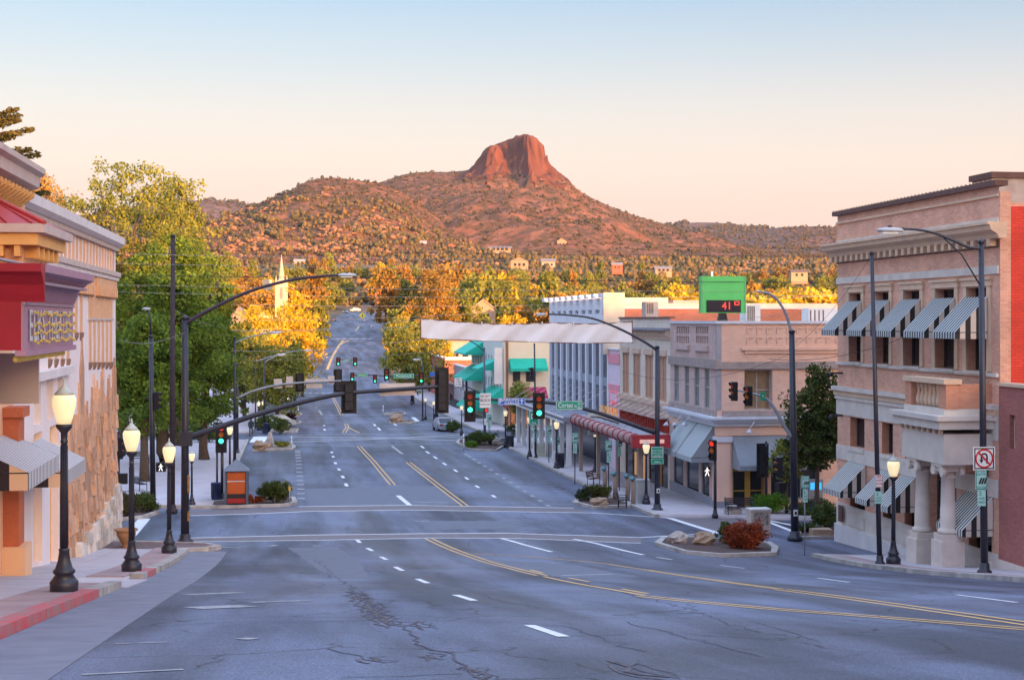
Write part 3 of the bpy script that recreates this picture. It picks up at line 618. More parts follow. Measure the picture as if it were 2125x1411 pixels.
def cap_h(r, d):
    """the volcanic plug: sheer columnar sides, sloping top, a deep chimney in its front"""
    x, y = r-CAP[0], d-CAP[1]; an = np.arctan2(y, x)
    ax = np.where(x < 0, 61, 41); rho = np.sqrt((x/ax)**2 + (y/60)**2)
    col = fbm(an*30+50, y*0+3.3, 1.6, 4, 51)*.13 + fbm(x+300, y+300, 20, 5, 54)*.36 + fbm(an*5+20, rho*2, 1.0, 3, 58)*.16
    fr = np.clip((-y-8)/26, 0, 1); gul = fr*(.50*np.exp(-((x+14+.12*y)/11.0)**2) - .22*np.exp(-((x+42)/13.0)**2) - .30*np.exp(-((x-16)/12.0)**2))
    e = rho*(1+col+gul)
    sl = np.interp(e, [0, .50, .66, .82, .99, 1.2, 1.55, 2.1, 3.2], [1, .99, .90, .66, .46, .31, .15, .05, 0]); sr = np.interp(e, [0, .78, .93, 1.06, 1.28, 1.65, 2.2, 3.2], [1, 1.0, .93, .55, .34, .17, .06, 0])
    w = np.clip((x+35)/45, 0, 1); w = np.where(y < -20, np.maximum(w, .5), w); side = sl*(1-w) + sr*w
    top = 281 - 12*((x-3)/40)**2 + fbm(r, d, 16, 3, 61)*7
    return side, top
def hill_mat(name, rock, soil, green, sc=.03):
    m, n, l, b = _mat(name); b.inputs['Roughness'].default_value = .95; b.inputs['Specular IOR Level'].default_value = .1
    tcn = n.new('ShaderNodeTexCoord'); 
    def noise(s, d): z = n.new('ShaderNodeTexNoise'); z.inputs['Scale'].default_value = s; z.inputs['Detail'].default_value = d; z.inputs['Roughness'].default_value = .6; l.new(tcn.outputs['Object'], z.inputs['Vector']); return z.outputs['Fac']
    def ramp(x, a, b_, ca, cb):
        r_ = n.new('ShaderNodeValToRGB'); e = r_.color_ramp.elements; e[0].position = a; e[1].position = b_; e[0].color = (*ca, 1); e[1].color = (*cb, 1); l.new(x, r_.inputs[0]); return r_.outputs[0]
    a = ramp(noise(sc, 8), .42, .58, soil, rock); mk = ramp(noise(sc*2.3, 8), .44, .54, (0, 0, 0), (1, 1, 1)); mx = n.new('ShaderNodeMixRGB'); l.new(mk, mx.inputs[0]); l.new(a, mx.inputs[1]); mx.inputs[2].default_value = (*green, 1)
    l.new(mx.outputs[0], b.inputs['Base Color']); bp = n.new('ShaderNodeBump'); bp.inputs['Strength'].default_value = .7; bp.inputs['Distance'].default_value = 4; l.new(noise(.12, 8), bp.inputs['Height']); l.new(bp.outputs[0], b.inputs['Normal'])
    return m
m_hill = hill_mat('hillside', (.30, .125, .07), (.215, .088, .05), (.125, .07, .038))
m_hillfar = hill_mat('hillside_far', (.20, .115, .09), (.16, .095, .075), (.095, .07, .055))
m_cliff = mat('butte_rock', (.19, .066, .040), (.085, .036, .028), scale=.09, rough=.95, bump=.9, bscale=.35, stretch=(1, 1, .22), contrast=.16, detail=8, spec=.1)
def hill_obj(name, k, r0, r1, d0, d1, step, m):
    rs = np.arange(r0, r1, step); ds = np.arange(d0, d1, step); Rg, Dg = np.meshgrid(rs, ds); Z = hill_h(k, Rg, Dg)
    if k == 'butte':
        sd, tp = cap_h(Rg, Dg); Z = np.where(sd > 0, np.maximum(Z, Z + (tp-3-Z)*sd*.9), Z)
    V = np.stack([(Rg*CS + Dg*SN).ravel(), (Dg*CS - Rg*SN).ravel(), (Z + CZ).ravel()], 1)
    return npmesh(name, V, grid_faces(len(rs), len(ds)), m, smooth=True, kind='structure')
hill_obj('hill_front', 'front', -760, 260, 1120, 2080, 7, m_hill)
hill_obj('hill_butte_slope', 'butte', -620, 640, 1340, 2960, 9, m_hill)
hill_obj('hill_far_left', 'left', -1150, 0, 2300, 4300, 22, m_hillfar)
hill_obj('hill_right', 'right_near', 150, 1400, 1900, 3700, 18, m_hillfar)
hill_obj('hill_far_right', 'right_far', 150, 1200, 2900, 4700, 24, m_hillfar)
rs = np.arange(CAP[0]-105, CAP[0]+105, 1.5); ds = np.arange(CAP[1]-150, CAP[1]+70, 1.7); Rg, Dg = np.meshgrid(rs, ds)
Zh = hill_h('butte', Rg, Dg); sd, tp = cap_h(Rg, Dg); Zc = np.maximum(Zh, Zh + (tp-Zh)*sd) + fbm(Rg, Dg, 9, 3, 70)*3*sd; Zc = np.where(sd < .12, Zh-6, Zc)
npmesh('butte_cliff', np.stack([(Rg*CS + Dg*SN).ravel(), (Dg*CS - Rg*SN).ravel(), (Zc+CZ).ravel()], 1), grid_faces(len(rs), len(ds)), m_cliff, kind='structure')
def hill_top(r, d):
    z = base_z(d)
    for k in CREST: z = np.maximum(z, hill_h(k, r, d))
    return z

# scrub and boulders on the slopes: far too many to count
_ico = None
def ico():
    global _ico
    if _ico is None:
        p = (1+5**.5)/2; V = np.array([(-1,p,0),(1,p,0),(-1,-p,0),(1,-p,0),(0,-1,p),(0,1,p),(0,-1,-p),(0,1,-p),(p,0,-1),(p,0,1),(-p,0,-1),(-p,0,1)], float); V /= np.linalg.norm(V[0])
        _ico = V, np.array([(0,11,5),(0,5,1),(0,1,7),(0,7,10),(0,10,11),(1,5,9),(5,11,4),(11,10,2),(10,7,6),(7,1,8),(3,9,4),(3,4,2),(3,2,6),(3,6,8),(3,8,9),(4,9,5),(2,4,11),(6,2,10),(8,6,7),(9,8,1)])
    return _ico
def scatter_blobs(name, r, d, z, sx, sz, m, label, cat, jit=.42, up=.5):
    k3 = 3; n0 = len(r); off = RNG.normal(size=(n0*k3, 3))*np.array([.62, .62, .35]); fs = RNG.uniform(.45, .85, n0*k3)      # each plant is a few uneven lumps
    sx0, sz0 = np.repeat(sx, k3), np.repeat(sz, k3); r = np.repeat(r, k3) + off[:, 0]*sx0; d = np.repeat(d, k3) + off[:, 1]*sx0; z = np.repeat(z, k3) + off[:, 2]*sz0; sx, sz = sx0*fs, sz0*fs
    V, Fc = ico(); n = len(r); A = np.repeat(V[None], n, 0)*(1 + RNG.uniform(-jit, jit, (n, 12, 1)))
    A = A*np.stack([sx, sx, sz], 1)[:, None, :]; c = np.stack([r*CS + d*SN, d*CS - r*SN, z + CZ + sz*up], 1); A = A + c[:, None, :]
    return npmesh(name, A.reshape(-1, 3), (Fc[None] + (np.arange(n)*12)[:, None, None]).reshape(-1, 3), m, label=label, cat=cat, kind='stuff')
m_scrub = leafmat('scrub', (.05, .052, .026), (.165, .095, .05), (.09, .072, .036), trans=0)
m_bould = leafmat('granite_boulder', (.42, .215, .13), (.28, .145, .095), (.35, .18, .11), trans=0)
def hill_scatter(k, n, r0, r1, d0, d1, seed, thr=-.1, sc=70):
    rg = np.random.default_rng(seed); r = rg.uniform(r0, r1, n); d = rg.uniform(d0, d1, n); z = hill_h(k, r, d); dn = fbm(r, d, sc, 4, seed+3)
    ok = (dn > thr) & (z > base_z(d)+2)
    return r[ok], d[ok], z[ok], rg
r, d, z, rg = hill_scatter('front', 21000, -760, 240, 1130, 1690, 81, -.24); s_ = (.55 + 1.9*rg.random(len(r))**2.4); scatter_blobs('hillside_scrub', r, d, z, s_, s_*rg.uniform(.7, 1.2, len(r)), m_scrub, 'dark green scrub oak and pines covering the front hill', 'scrub')
r, d, z, rg = hill_scatter('butte', 24000, -600, 620, 1400, 2290, 85, -.34); sd, tp = cap_h(r, d); ok = sd < .22; r, d, z = r[ok], d[ok], z[ok] + np.maximum(0, (tp[ok]-z[ok])*sd[ok]*.95); s_ = (.6 + 2.0*rg.random(len(r))**2.4); scatter_blobs('hillside_scrub', r, d, z, s_, s_*rg.uniform(.7, 1.2, len(r)), m_scrub, 'dark scrub and trees covering the slopes below the rocky butte', 'scrub')
r, d, z, rg = hill_scatter('right_near', 8000, 200, 1100, 2000, 2820, 88, -.3); s_ = (1.2 + 2.4*rg.random(len(r))**2); scatter_blobs('hillside_scrub', r, d, z, s_, s_*1.1, m_scrub, 'forest of pines on the low hill at far right', 'forest')
r, d, z, rg = hill_scatter('right_far', 5000, 250, 900, 3100, 3850, 89, -.3); s_ = (2.2 + 4*rg.random(len(r))**2); scatter_blobs('hillside_scrub', r, d, z, s_, s_*1.1, m_scrub, 'distant forest along the farthest ridge at right', 'forest')
r, d, z, rg = hill_scatter('left', 5000, -1000, -300, 2500, 3350, 90, -.3); s_ = (2 + 3.5*rg.random(len(r))**2); scatter_blobs('hillside_scrub', r, d, z, s_, s_, m_scrub, 'distant forest on the low hill behind the big green tree', 'forest')
r, d, z, rg = hill_scatter('front', 9000, -740, 200, 1150, 1600, 95, .17, 40); s_ = rg.uniform(1.2, 4.2, len(r)); scatter_blobs('hillside_boulders', r, d, z, s_, s_*rg.uniform(.4, .8, len(r)), m_bould, 'pale granite boulders breaking through the front hillside', 'boulders', up=.3)
# ================================================================== trees and shrubs
m_bark = mat('bark', (.13, .085, .06), (.07, .05, .04), scale=4, rough=.95, bump=.6, bscale=20)
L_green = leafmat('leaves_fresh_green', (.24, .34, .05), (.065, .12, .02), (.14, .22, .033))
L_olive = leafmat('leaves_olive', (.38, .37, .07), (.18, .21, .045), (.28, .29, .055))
L_yell = leafmat('leaves_sunlit_yellow', (.86, .54, .035), (.52, .38, .03), (.72, .48, .035))  # warm sunlight is put into the olive, yellow and rust leaf colours
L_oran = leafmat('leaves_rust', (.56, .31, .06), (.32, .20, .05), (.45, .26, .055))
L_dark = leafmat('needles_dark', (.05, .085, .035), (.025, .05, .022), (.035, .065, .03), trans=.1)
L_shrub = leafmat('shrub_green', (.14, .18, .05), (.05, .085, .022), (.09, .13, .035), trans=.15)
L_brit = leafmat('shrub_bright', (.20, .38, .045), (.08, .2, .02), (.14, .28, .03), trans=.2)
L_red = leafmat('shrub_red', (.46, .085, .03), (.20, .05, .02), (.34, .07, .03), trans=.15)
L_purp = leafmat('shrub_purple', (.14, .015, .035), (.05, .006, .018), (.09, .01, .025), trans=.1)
def leaves(c, r, n, size, rg, up=0.0):
    """n leaf-shaped faces round each centre: c (k,3), r (k,3)"""
    k = len(c); ctr = np.repeat(c, n, 0); rr = np.repeat(r, n, 0); v = rg.normal(size=(k*n, 3)); v /= np.linalg.norm(v, axis=1)[:, None]
    p = ctr + v*rr*(rg.random((k*n, 1))**.45)
    a = rg.normal(size=(k*n, 3)); a[:, 2] *= (1-up); a /= np.linalg.norm(a, axis=1)[:, None]; b = rg.normal(size=(k*n, 3)); b -= (b*a).sum(1)[:, None]*a; b /= np.linalg.norm(b, axis=1)[:, None]
    s = size*rg.uniform(.6, 1.3, (k*n, 1)); V = np.stack([p-a*s, p+b*s*.55, p+a*s, p-b*s*.55], 1).reshape(-1, 3)
    return V, np.arange(k*n*4).reshape(-1, 4)
def tree(name, label, loc, H, rx, ry, z0, lm, seed, clumps=120, per=60, leaf=.2, cr=.9, shape='round', group=None, trunk=.35, lean=(0, 0), ground_crown=False):
    """tapered trunk, limbs reaching into the crown, crown of leaf clumps spread through its volume"""
    rg = np.random.default_rng(seed); root = thing(name, label, 'tree', loc, group)
    L = Vector(loc); cz = (H+z0)/2; hz = (H-z0)/2
    u = rg.normal(size=(clumps, 3)); u /= np.linalg.norm(u, axis=1)[:, None]; rad = rg.random((clumps, 1))**.38
    q = u*rad
    if shape == 'cone': f = (1-q[:, 2])/2; q[:, 0] *= .25+f*1.0; q[:, 1] *= .25+f*1.0
    elif shape == 'vase': f = (1+q[:, 2])/2; q[:, 0] *= .65+f*.5; q[:, 1] *= .65+f*.5
    lump = 1 + .22*np.sin(3*np.arctan2(q[:, 1], q[:, 0]) + seed) + .12*np.sin(7*q[:, 2] + seed*2)
    C = np.stack([q[:, 0]*rx*lump + lean[0], q[:, 1]*ry*lump + lean[1], cz + q[:, 2]*hz], 1)
    rr = np.stack([cr*rg.uniform(.6, 1.3, clumps)]*2 + [cr*rg.uniform(.45, .9, clumps)], 1)
    V, Fq = leaves(C, rr, per, leaf, rg); npmesh('crown', V + np.array(loc), Fq, lm, root)
    mb = MB(); top = Vector((lean[0]*.7, lean[1]*.7, z0 + (H-z0)*.55))
    pts = [Vector((0, 0, -.3)), Vector((rg.normal()*.05*H*.1, 0, z0*.6)), top*.55 + Vector((0, 0, z0*.4)), top]
    mb.tube([L+p for p in pts], [trunk*1.25, trunk*.85, trunk*.6, trunk*.18], 8)
    for k in rg.choice(clumps, min(clumps, 14), replace=False):
        e = Vector(C[k]); st = Vector((0, 0, 0)).lerp(top, .35 + .5*rg.random()); md = st.lerp(e, .5) + Vector((0, 0, .06*H)); mb.tube([L+st, L+md, L+e], [trunk*.4, trunk*.22, trunk*.07], 5, caps=False)
    mb.build('trunk', m_bark, root); return root
def shrub(name, label, loc, rx, ry, h, lm, seed, per=55, clumps=45, leaf=.07, cat='shrub', sph=False, group=None):
    rg = np.random.default_rng(seed); root = thing(name, label, cat, loc, group)
    u = rg.normal(size=(clumps, 3)); u /= np.linalg.norm(u, axis=1)[:, None]; q = u*rg.random((clumps, 1))**.3*rg.uniform(.8, 1.18, (clumps, 1))
    C = np.stack([q[:, 0]*rx*.86, q[:, 1]*ry*.86, h*.52 + q[:, 2]*h*.42], 1); s = min(rx, ry, h)*.30; rr = np.full((clumps, 3), s)*rg.uniform(.55, 1.35, (clumps, 1))
    V, Fq = leaves(C, rr, per, leaf, rg); npmesh('foliage', V + np.array(loc), Fq, lm, root)
    mb = MB()
    for k in range(5):
        a = k*1.26+seed; mb.tube([Vector(loc)+Vector((.05*math.cos(a), .05*math.sin(a), -.15)), Vector(loc)+Vector((rx*.5*math.cos(a), ry*.5*math.sin(a), h*.6))], [.03, .012], 5)
    mb.build('stems', m_bark, root); return root
def atg(px, py, lift=.0):
    p = G(px, py, lift); return Vector((p.x, p.y, gzf(p.x, p.y)+lift))
def P_at(px, d):
    r = (px-PX0)/F*d; s, t = r*CS + d*SN, d*CS - r*SN; return Vector((s, t, gzf(s, t)))
def tree_px(name, label, px, d, ytop, ycrown, wpx, lm, seed, **kw):
    """tree standing at distance d: outline heights and width as surveyed from the photograph"""
    b = P_at(px, d); H = CZ + (PY0-ytop)/F*d - b.z; z0 = max(.5, CZ + (PY0-ycrown)/F*d - b.z); z0 = min(z0, .12*H) if d > 160 else z0; rx = wpx/2*d/F
    return tree(name, label, b, H, rx, rx*kw.pop('deep', .9), z0, lm, seed, **kw)
# the big elms on the plaza
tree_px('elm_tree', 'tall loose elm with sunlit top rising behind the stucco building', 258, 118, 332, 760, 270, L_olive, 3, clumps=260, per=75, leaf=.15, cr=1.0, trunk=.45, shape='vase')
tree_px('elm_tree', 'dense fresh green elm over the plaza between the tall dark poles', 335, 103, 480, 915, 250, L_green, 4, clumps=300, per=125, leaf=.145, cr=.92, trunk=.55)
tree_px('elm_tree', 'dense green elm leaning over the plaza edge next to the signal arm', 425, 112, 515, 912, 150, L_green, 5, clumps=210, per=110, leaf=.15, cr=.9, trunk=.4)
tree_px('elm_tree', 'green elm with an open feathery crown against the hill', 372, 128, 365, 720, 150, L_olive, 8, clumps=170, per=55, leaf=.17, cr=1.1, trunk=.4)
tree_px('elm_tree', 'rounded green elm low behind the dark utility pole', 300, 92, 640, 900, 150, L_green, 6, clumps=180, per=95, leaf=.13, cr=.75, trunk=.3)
tree_px('bare_tree', 'orange lit sparse tree above the stucco parapet', 95, 120, 362, 470, 110, L_oran, 9, clumps=60, per=34, leaf=.14, cr=.9, trunk=.2)
# cedar whose flat boughs reach into the picture at the top left
def cedar():
    b = P_at(-72, 66); root = thing('cedar_tree', 'dark cedar with flat drooping boughs at the picture edge', 'tree', b); rg = np.random.default_rng(21); mb = MB(); mb.tube([b-Vector((0, 0, .3)), b+Vector((0, 0, 18.6))], [.5, .12], 8)
    C = []; R_ = []
    for k in range(46):
        z = 9.0 + 9.0*rg.random(); a = rg.uniform(0, 6.28) if k % 2 else rg.uniform(-.7, .7) - TH; ln = (4.6 - (z-10)*.20)*rg.uniform(.75, 1.0)
        e = Vector((math.cos(a)*ln, math.sin(a)*ln, z + .25*ln)); st = Vector((0, 0, z)); mb.tube([b+st, b+st.lerp(e, .6)+Vector((0, 0, .1)), b+e], [.1, .06, .02], 5, caps=False)
        for f in np.linspace(.35, 1, 9): p = st.lerp(e, f); C.append(p); R_.append((.42*(1.25-f*.75), .42*(1.25-f*.75), .13))
    V, Fq = leaves(np.array([tuple(p) for p in C]), np.array(R_), 34, .11, rg, up=.5); npmesh('crown', V+np.array(b), Fq, leafmat('needles_cedar', (.22, .17, .05), (.09, .085, .03), (.15, .125, .04), trans=.1), root); mb.build('trunk', m_bark, root)  # orange-brown of the low sun put into the needle colour
cedar()
# right side street tree by the bank, courtyard trees
tree_px('street_tree', 'small leafy tree with dark trunk beside the bank corner', 1698, 78, 762, 985, 120, leafmat('leaves_street_tree', (.12, .15, .04), (.045, .065, .018), (.085, .11, .028)), 12, clumps=190, per=55, leaf=.12, cr=.55, trunk=.16)
tree_px('street_tree', 'sparse low tree in front of the grey corner awning', 1632, 80, 905, 1000, 80, L_olive, 13, clumps=50, per=40, leaf=.10, cr=.4, trunk=.08)
tree_px('street_tree', 'young tree against the cream wall beneath the teal awning', 1077, 150, 790, 870, 46, L_olive, 14, clumps=70, per=40, leaf=.14, cr=.55, trunk=.1)
# trees down the far street, lit above by the low sun
spec = [ # px, depth, ytop, ycrown, width, leaf, label
 (610, 205, 598, 790, 118, L_yell, 'golden lit round tree crowding the left edge of the far street'),
 (540, 190, 612, 800, 110, L_yell, 'golden tree in front of the white church steeple'),
 (575, 165, 688, 850, 150, L_olive, 'broad olive tree in shade behind the second mast arm'),
 (505, 172, 660, 860, 70, L_olive, 'olive tree right of the big green elm, behind the lamp pole'),
 (628, 235, 640, 780, 46, L_yell, 'narrow yellow tree where the far street begins to climb'),
 (664, 330, 618, 680, 36, L_olive, 'small grey green tree beside the parked car up the street'),
 (856, 215, 652, 812, 138, L_olive, 'wide olive brown tree right of the far street'),
 (836, 255, 646, 790, 64, L_yell, 'yellow topped tree hugging the right edge of the far street'),
 (890, 250, 676, 770, 90, L_yell, 'low yellow tree behind the left end of the banner'),
 (905, 330, 560, 690, 110, L_oran, 'large orange tree standing above the left end of the banner'),
 (850, 380, 588, 650, 50, L_dark, 'dark conifer beside the far street crest'),
 (960, 340, 590, 680, 90, L_olive, 'olive tree between the orange tree and the tan house'),
 (1060, 330, 655, 700, 90, L_yell, 'bright yellow hedge like tree just above the banner'),
 (1085, 390, 630, 690, 60, L_oran, 'rust tree beside the small gabled house'),
 (664, 430, 560, 660, 56, L_olive, 'tall olive tree under the street light head'),
 (826, 470, 570, 650, 60, L_olive, 'olive tree at the bend of the far street'),
 (800, 460, 552, 650, 60, L_oran, 'tall rust pine left of the dark conifer'),
 (650, 420, 560, 650, 60, L_oran, 'rust tree right of the church tower'),
]
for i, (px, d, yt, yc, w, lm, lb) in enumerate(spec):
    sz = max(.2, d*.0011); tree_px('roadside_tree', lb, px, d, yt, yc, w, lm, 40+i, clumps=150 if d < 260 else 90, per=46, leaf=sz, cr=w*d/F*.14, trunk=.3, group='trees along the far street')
# the wooded belt below the hills: a few prototypes repeated
protos = []
for i, (lm, sh, nm, lb) in enumerate([(L_oran, 'round', 'rust_tree', 'rust brown rounded tree in the belt below the hills'), (L_olive, 'round', 'olive_tree', 'olive green rounded tree in the belt below the hills'), (L_yell, 'round', 'yellow_tree', 'bright yellow green tree in the belt behind the rooftops'),
                                   (L_oran, 'cone', 'pine_tree', 'tall rust tinted pine in the belt below the hills'), (L_olive, 'cone', 'pine_tree', 'tall olive pine in the belt below the hills')]):
    protos.append((tree(nm, lb, (0, 0, 0), 10, 4.6 if sh == 'round' else 3.4, 4.4 if sh == 'round' else 3.2, 1.6, lm, 70+i, clumps=75, per=42, leaf=.5, cr=1.35, trunk=.28, shape=sh), nm, lb))
used = set(); rgb = np.random.default_rng(5)
def put(pi, px, d, h, w):
    root, nm, lb = protos[pi]; b = P_at(px, d); sc = (w, w, h/10)
    zone = next(z_ for x_, z_ in ((560, 'left of the church steeple'), (700, 'just right of the church steeple'), (860, 'round the crest of the far street'), (1000, 'above the left half of the banner'), (1140, 'above the right half of the banner'), (1300, 'above the white tower roof'), (1455, 'just left of the green roof sign'), (1560, 'behind the green roof sign'), (9999, 'between the green roof sign and the bank')) if px < x_)
    kind = {0: 'rust brown rounded tree', 1: 'olive green rounded tree', 2: 'bright yellow tree', 3: 'rust tinted pine', 4: 'olive pine'}[pi]; lb = ('tall ' if h > 13 else 'broad ' if w > 1.3 else '') + kind + (', near town, ' if d < 560 else ', far back, ') + zone
    if pi not in used: used.add(pi); root.location = b - Vector((0, 0, .3)); root.scale = sc; root.rotation_euler = (0, 0, rgb.uniform(0, 6)); root['label'] = lb; root['group'] = 'wooded belt: ' + nm.replace('_', ' ') + 's'; return
    dup(root, b - Vector((0, 0, .3)), rgb.uniform(0, 6), lb, sc, 'wooded belt: ' + nm.replace('_', ' ') + 's')
for k in range(200):
    d = 400 + 560*rgb.random()**.9; px = rgb.uniform(470, 1790)
    if d < 660 and 640 < px < 830: continue
    right = px > 1000; pi = int(rgb.choice([0, 1, 2, 3, 4], p=[.10, .38, .30, .08, .14] if right and d < 640 else [.22, .30, .18, .12, .18])); h = rgb.uniform(8, 14)*(1.3 if pi > 2 else 1); put(pi, px, d, h, rgb.uniform(.9, 1.6))
for px, d, h, w, pi in [(1620, 330, 9, 1.3, 2), (1660, 345, 10, 1.4, 2), (1700, 350, 10, 1.5, 2), (1570, 340, 9, 1.1, 2), (1330, 360, 8, 1.2, 1), (1290, 390, 10, 1.3, 1), (1230, 400, 9, 1.2, 0), (1175, 380, 9, 1.1, 0), (1140, 420, 12, 1.2, 4), (1400, 400, 9, 1.2, 2), (1440, 430, 9, 1.1, 1), (1010, 420, 12, 1.4, 1), (1035, 470, 11, 1.2, 2), (990, 500, 11, 1.3, 2), (940, 450, 13, 1.3, 0), (1740, 360, 8, 1.2, 4), (1780, 350, 10, 1.4, 2)]: put(pi, px, d, h*1.65, w*1.25)
# the wood beyond, one mass of crowns climbing to the hills
n = 7000; d = rgb.uniform(700, 1500, n); px = rgb.uniform(380, 1850, n); r = (px-PX0)/F*d; z = np.maximum(base_z(d), hill_h('front', r, d)); s_ = 1.0 + 2.4*rgb.random(n)**2
scatter_blobs('far_wood', r, d, z, s_, s_*rgb.uniform(.8, 1.5, n), leafmat('far_wood', (.10, .09, .035), (.30, .16, .06), (.19, .13, .05), trans=0), 'wood of oaks and pines climbing from town to the hills', 'wood', up=.7)
n = 1500; d = rgb.uniform(760, 1250, n); px = rgb.uniform(450, 1780, n); r = (px-PX0)/F*d; z = np.maximum(base_z(d), hill_h('front', r, d)); s_ = rgb.uniform(1.0, 3.4, n); ok = fbm(r, d, 60, 3, 120) > .12
scatter_blobs('granite_outcrop', r[ok], d[ok], z[ok], s_[ok], s_[ok]*.8, m_bould, 'pinkish granite outcrops among the trees below the butte', 'boulders', up=.5)
# shrubs of the street
shrub('red_shrub', 'rounded red orange shrub on the island before the bank', atg(1546, 1138, .1), 1.05, .8, 1.15, L_red, 1, clumps=110, per=90, leaf=.05)
shrub('shrub', 'green side growth hidden behind the red shrub', atg(1512, 1128, .1), .6, .5, 1.0, L_shrub, 2, leaf=.05)
shrub('bright_shrub', 'bright green rounded hedge bush on the corner by the yellow doors', atg(1597, 1066, .1), 1.25, .8, 1.15, L_brit, 3, clumps=90, per=70, leaf=.05)
shrub('shrub', 'low dark hedge bush right of the bright green bush', atg(1680, 1070, .1), 1.4, .7, .9, L_shrub, 4)
shrub('shrub', 'dark green bush against the bank corner', atg(1717, 1096, .1), 1.0, .8, 1.3, L_shrub, 5, clumps=70, per=70, leaf=.06)
shrub('shrub', 'low green plant at the foot of the tan block stone', atg(1672, 1104, .1), .5, .4, .45, L_shrub, 6, leaf=.05)
shrub('shrub', 'dense olive bush in the theatre corner planter', atg(1245, 1040, .1), .75, .7, 1.05, leafmat('shrub_olive', (.14, .14, .03), (.05, .06, .015), (.10, .10, .025), trans=.15), 7, clumps=70, per=70, leaf=.05)
shrub('shrub', 'grey green bush at the planter edge nearest the parking', atg(1210, 1038, .1), .55, .5, .8, leafmat('shrub_grey', (.10, .13, .06), (.04, .06, .025), (.07, .09, .04), trans=.15), 8, leaf=.05)
shrub('hedge_shrub', 'boxy green shrub beside the orange kiosk', atg(572, 1043, .1), 1.0, .8, 1.25, leafmat('shrub_hedge', (.15, .17, .04), (.05, .07, .015), (.10, .12, .028), trans=.15), 9, clumps=110, per=80, leaf=.05)
shrub('dry_plant', 'dry reddish plants at the foot of the kiosk', atg(520, 1043, .1), 1.0, .35, .45, L_red, 10, leaf=.05)
shrub('shrub', 'green bush behind the tall lamp by the rough stone building', atg(300, 1062, .1), .8, .7, 1.0, L_shrub, 11, clumps=60, per=70, leaf=.05)
shrub('shrub', 'brownish green bush hugging the stone building corner', atg(256, 1070, .1), .75, .7, 1.2, leafmat('shrub_brown', (.12, .10, .04), (.05, .05, .02), (.09, .08, .03), trans=.1), 12, clumps=60, per=70, leaf=.05)
shrub('shrub', 'broad low evergreen bush on the bed at the second crossing', atg(1000, 922, .1), 1.9, 1.2, 1.15, L_shrub, 13, clumps=90, per=60, leaf=.08)
shrub('shrub', 'small bright green plant in front of the broad low bush', atg(978, 929, .1), .7, .5, .55, L_brit, 14, leaf=.07)
shrub('shrub', 'rounded bush beside the cream corner, by the white marker', atg(1070, 900, .1), 1.4, 1.0, 1.1, L_shrub, 15, leaf=.08)
shrub('shrub', 'round bush next to the parked pale car', atg(940, 894, .1), 1.0, .9, 1.0, L_shrub, 16, leaf=.08)
shrub('shrub', 'clipped round bush nearest the lanes at the second crossing', atg(582, 899, .1), 1.2, 1.0, 1.55, L_shrub, 17, clumps=60, leaf=.08)
shrub('shrub', 'larger dark bush behind the clipped round bush', atg(556, 896, .1), 1.5, 1.0, 1.9, L_shrub, 18, clumps=60, leaf=.08)
shrub('purple_shrub', 'dark purple round bush on a small bed', atg(603, 878, .1), .75, .7, 1.35, L_purp, 19, clumps=50, leaf=.08)
shrub('shrub', 'low olive plant among the rocks of the stone edged bed', atg(585, 927, .1), .7, .5, .5, L_olive, 20, leaf=.07)
shrub('shrub', 'pale bush behind the white notice board', atg(580, 853, .1), .6, .5, .8, L_olive, 23, leaf=.1)
shrub('hedge_shrub', 'dark hedge under the big elm on the plaza', atg(430, 918, .1), 3.0, 1.0, 1.5, L_shrub, 24, clumps=80, leaf=.09)
m_rock = mat('boulder_tan', (.42, .29, .20), (.27, .19, .14), scale=2.5, rough=.9, bump=.5, bscale=9)
m_rockw = mat('boulder_pale', (.55, .50, .48), (.38, .34, .33), scale=2.5, rough=.9, bump=.5, bscale=9)
def rock(label, px, py, rx, ry, rz, m, seed, square=False):
    b = atg(px, py, .08); mb = MB()
    if square:
        mb.hexa([b+Vector((x, y, -.1)) for x, y in ((-rx, -ry), (rx, -ry), (rx, ry), (-rx, ry))], [b+Vector((x*.94, y*.93, rz*h)) for (x, y), h in zip(((-rx, -ry), (rx, -ry), (rx, ry), (-rx, ry)), (1, .95, 1.02, 1))])
    else: mb.blob(b+Vector((0, 0, rz*.7)), (rx, ry, rz), seed, 11, 7, .2, flat=.2, smooth=False)
    return mb.build('boulder', m, loc=b, label=label, cat='boulder')
rock('pale boulder at the tip of the island before the bank', 1408, 1128, .42, .35, .33, m_rockw, 1); rock('tan angular boulder between the pale boulder and the red shrub', 1462, 1131, .5, .35, .34, m_rock, 2)
rock('tan block of stone on the bed beside the bank corner', 1704, 1113, .52, .3, .38, m_rock, 3, True); rock('smooth tan boulder in the theatre corner planter', 1243, 1050, .55, .4, .32, m_rock, 4)
rock('pale boulder under the bench by the yellow doors', 1521, 1069, .5, .35, .32, m_rockw, 5); rock('grey rock on the bed at the second crossing', 1034, 925, .6, .45, .5, mat('rock_grey', (.30, .28, .28), (.2, .19, .19), scale=2, bump=.4), 6)
rock('tan boulder on the small bed right of the centre lanes', 823, 876, .85, .6, .55, m_rock, 7); rock('reddish rock at the end of the stone edged bed', 538, 934, .55, .5, .5, m_rock, 8)
rock('pointed pale rock in the stone edged bed', 560, 926, .3, .3, .7, m_rockw, 9); rock('flat tan rock in the stone edged bed', 550, 929, .5, .4, .3, m_rock, 10)
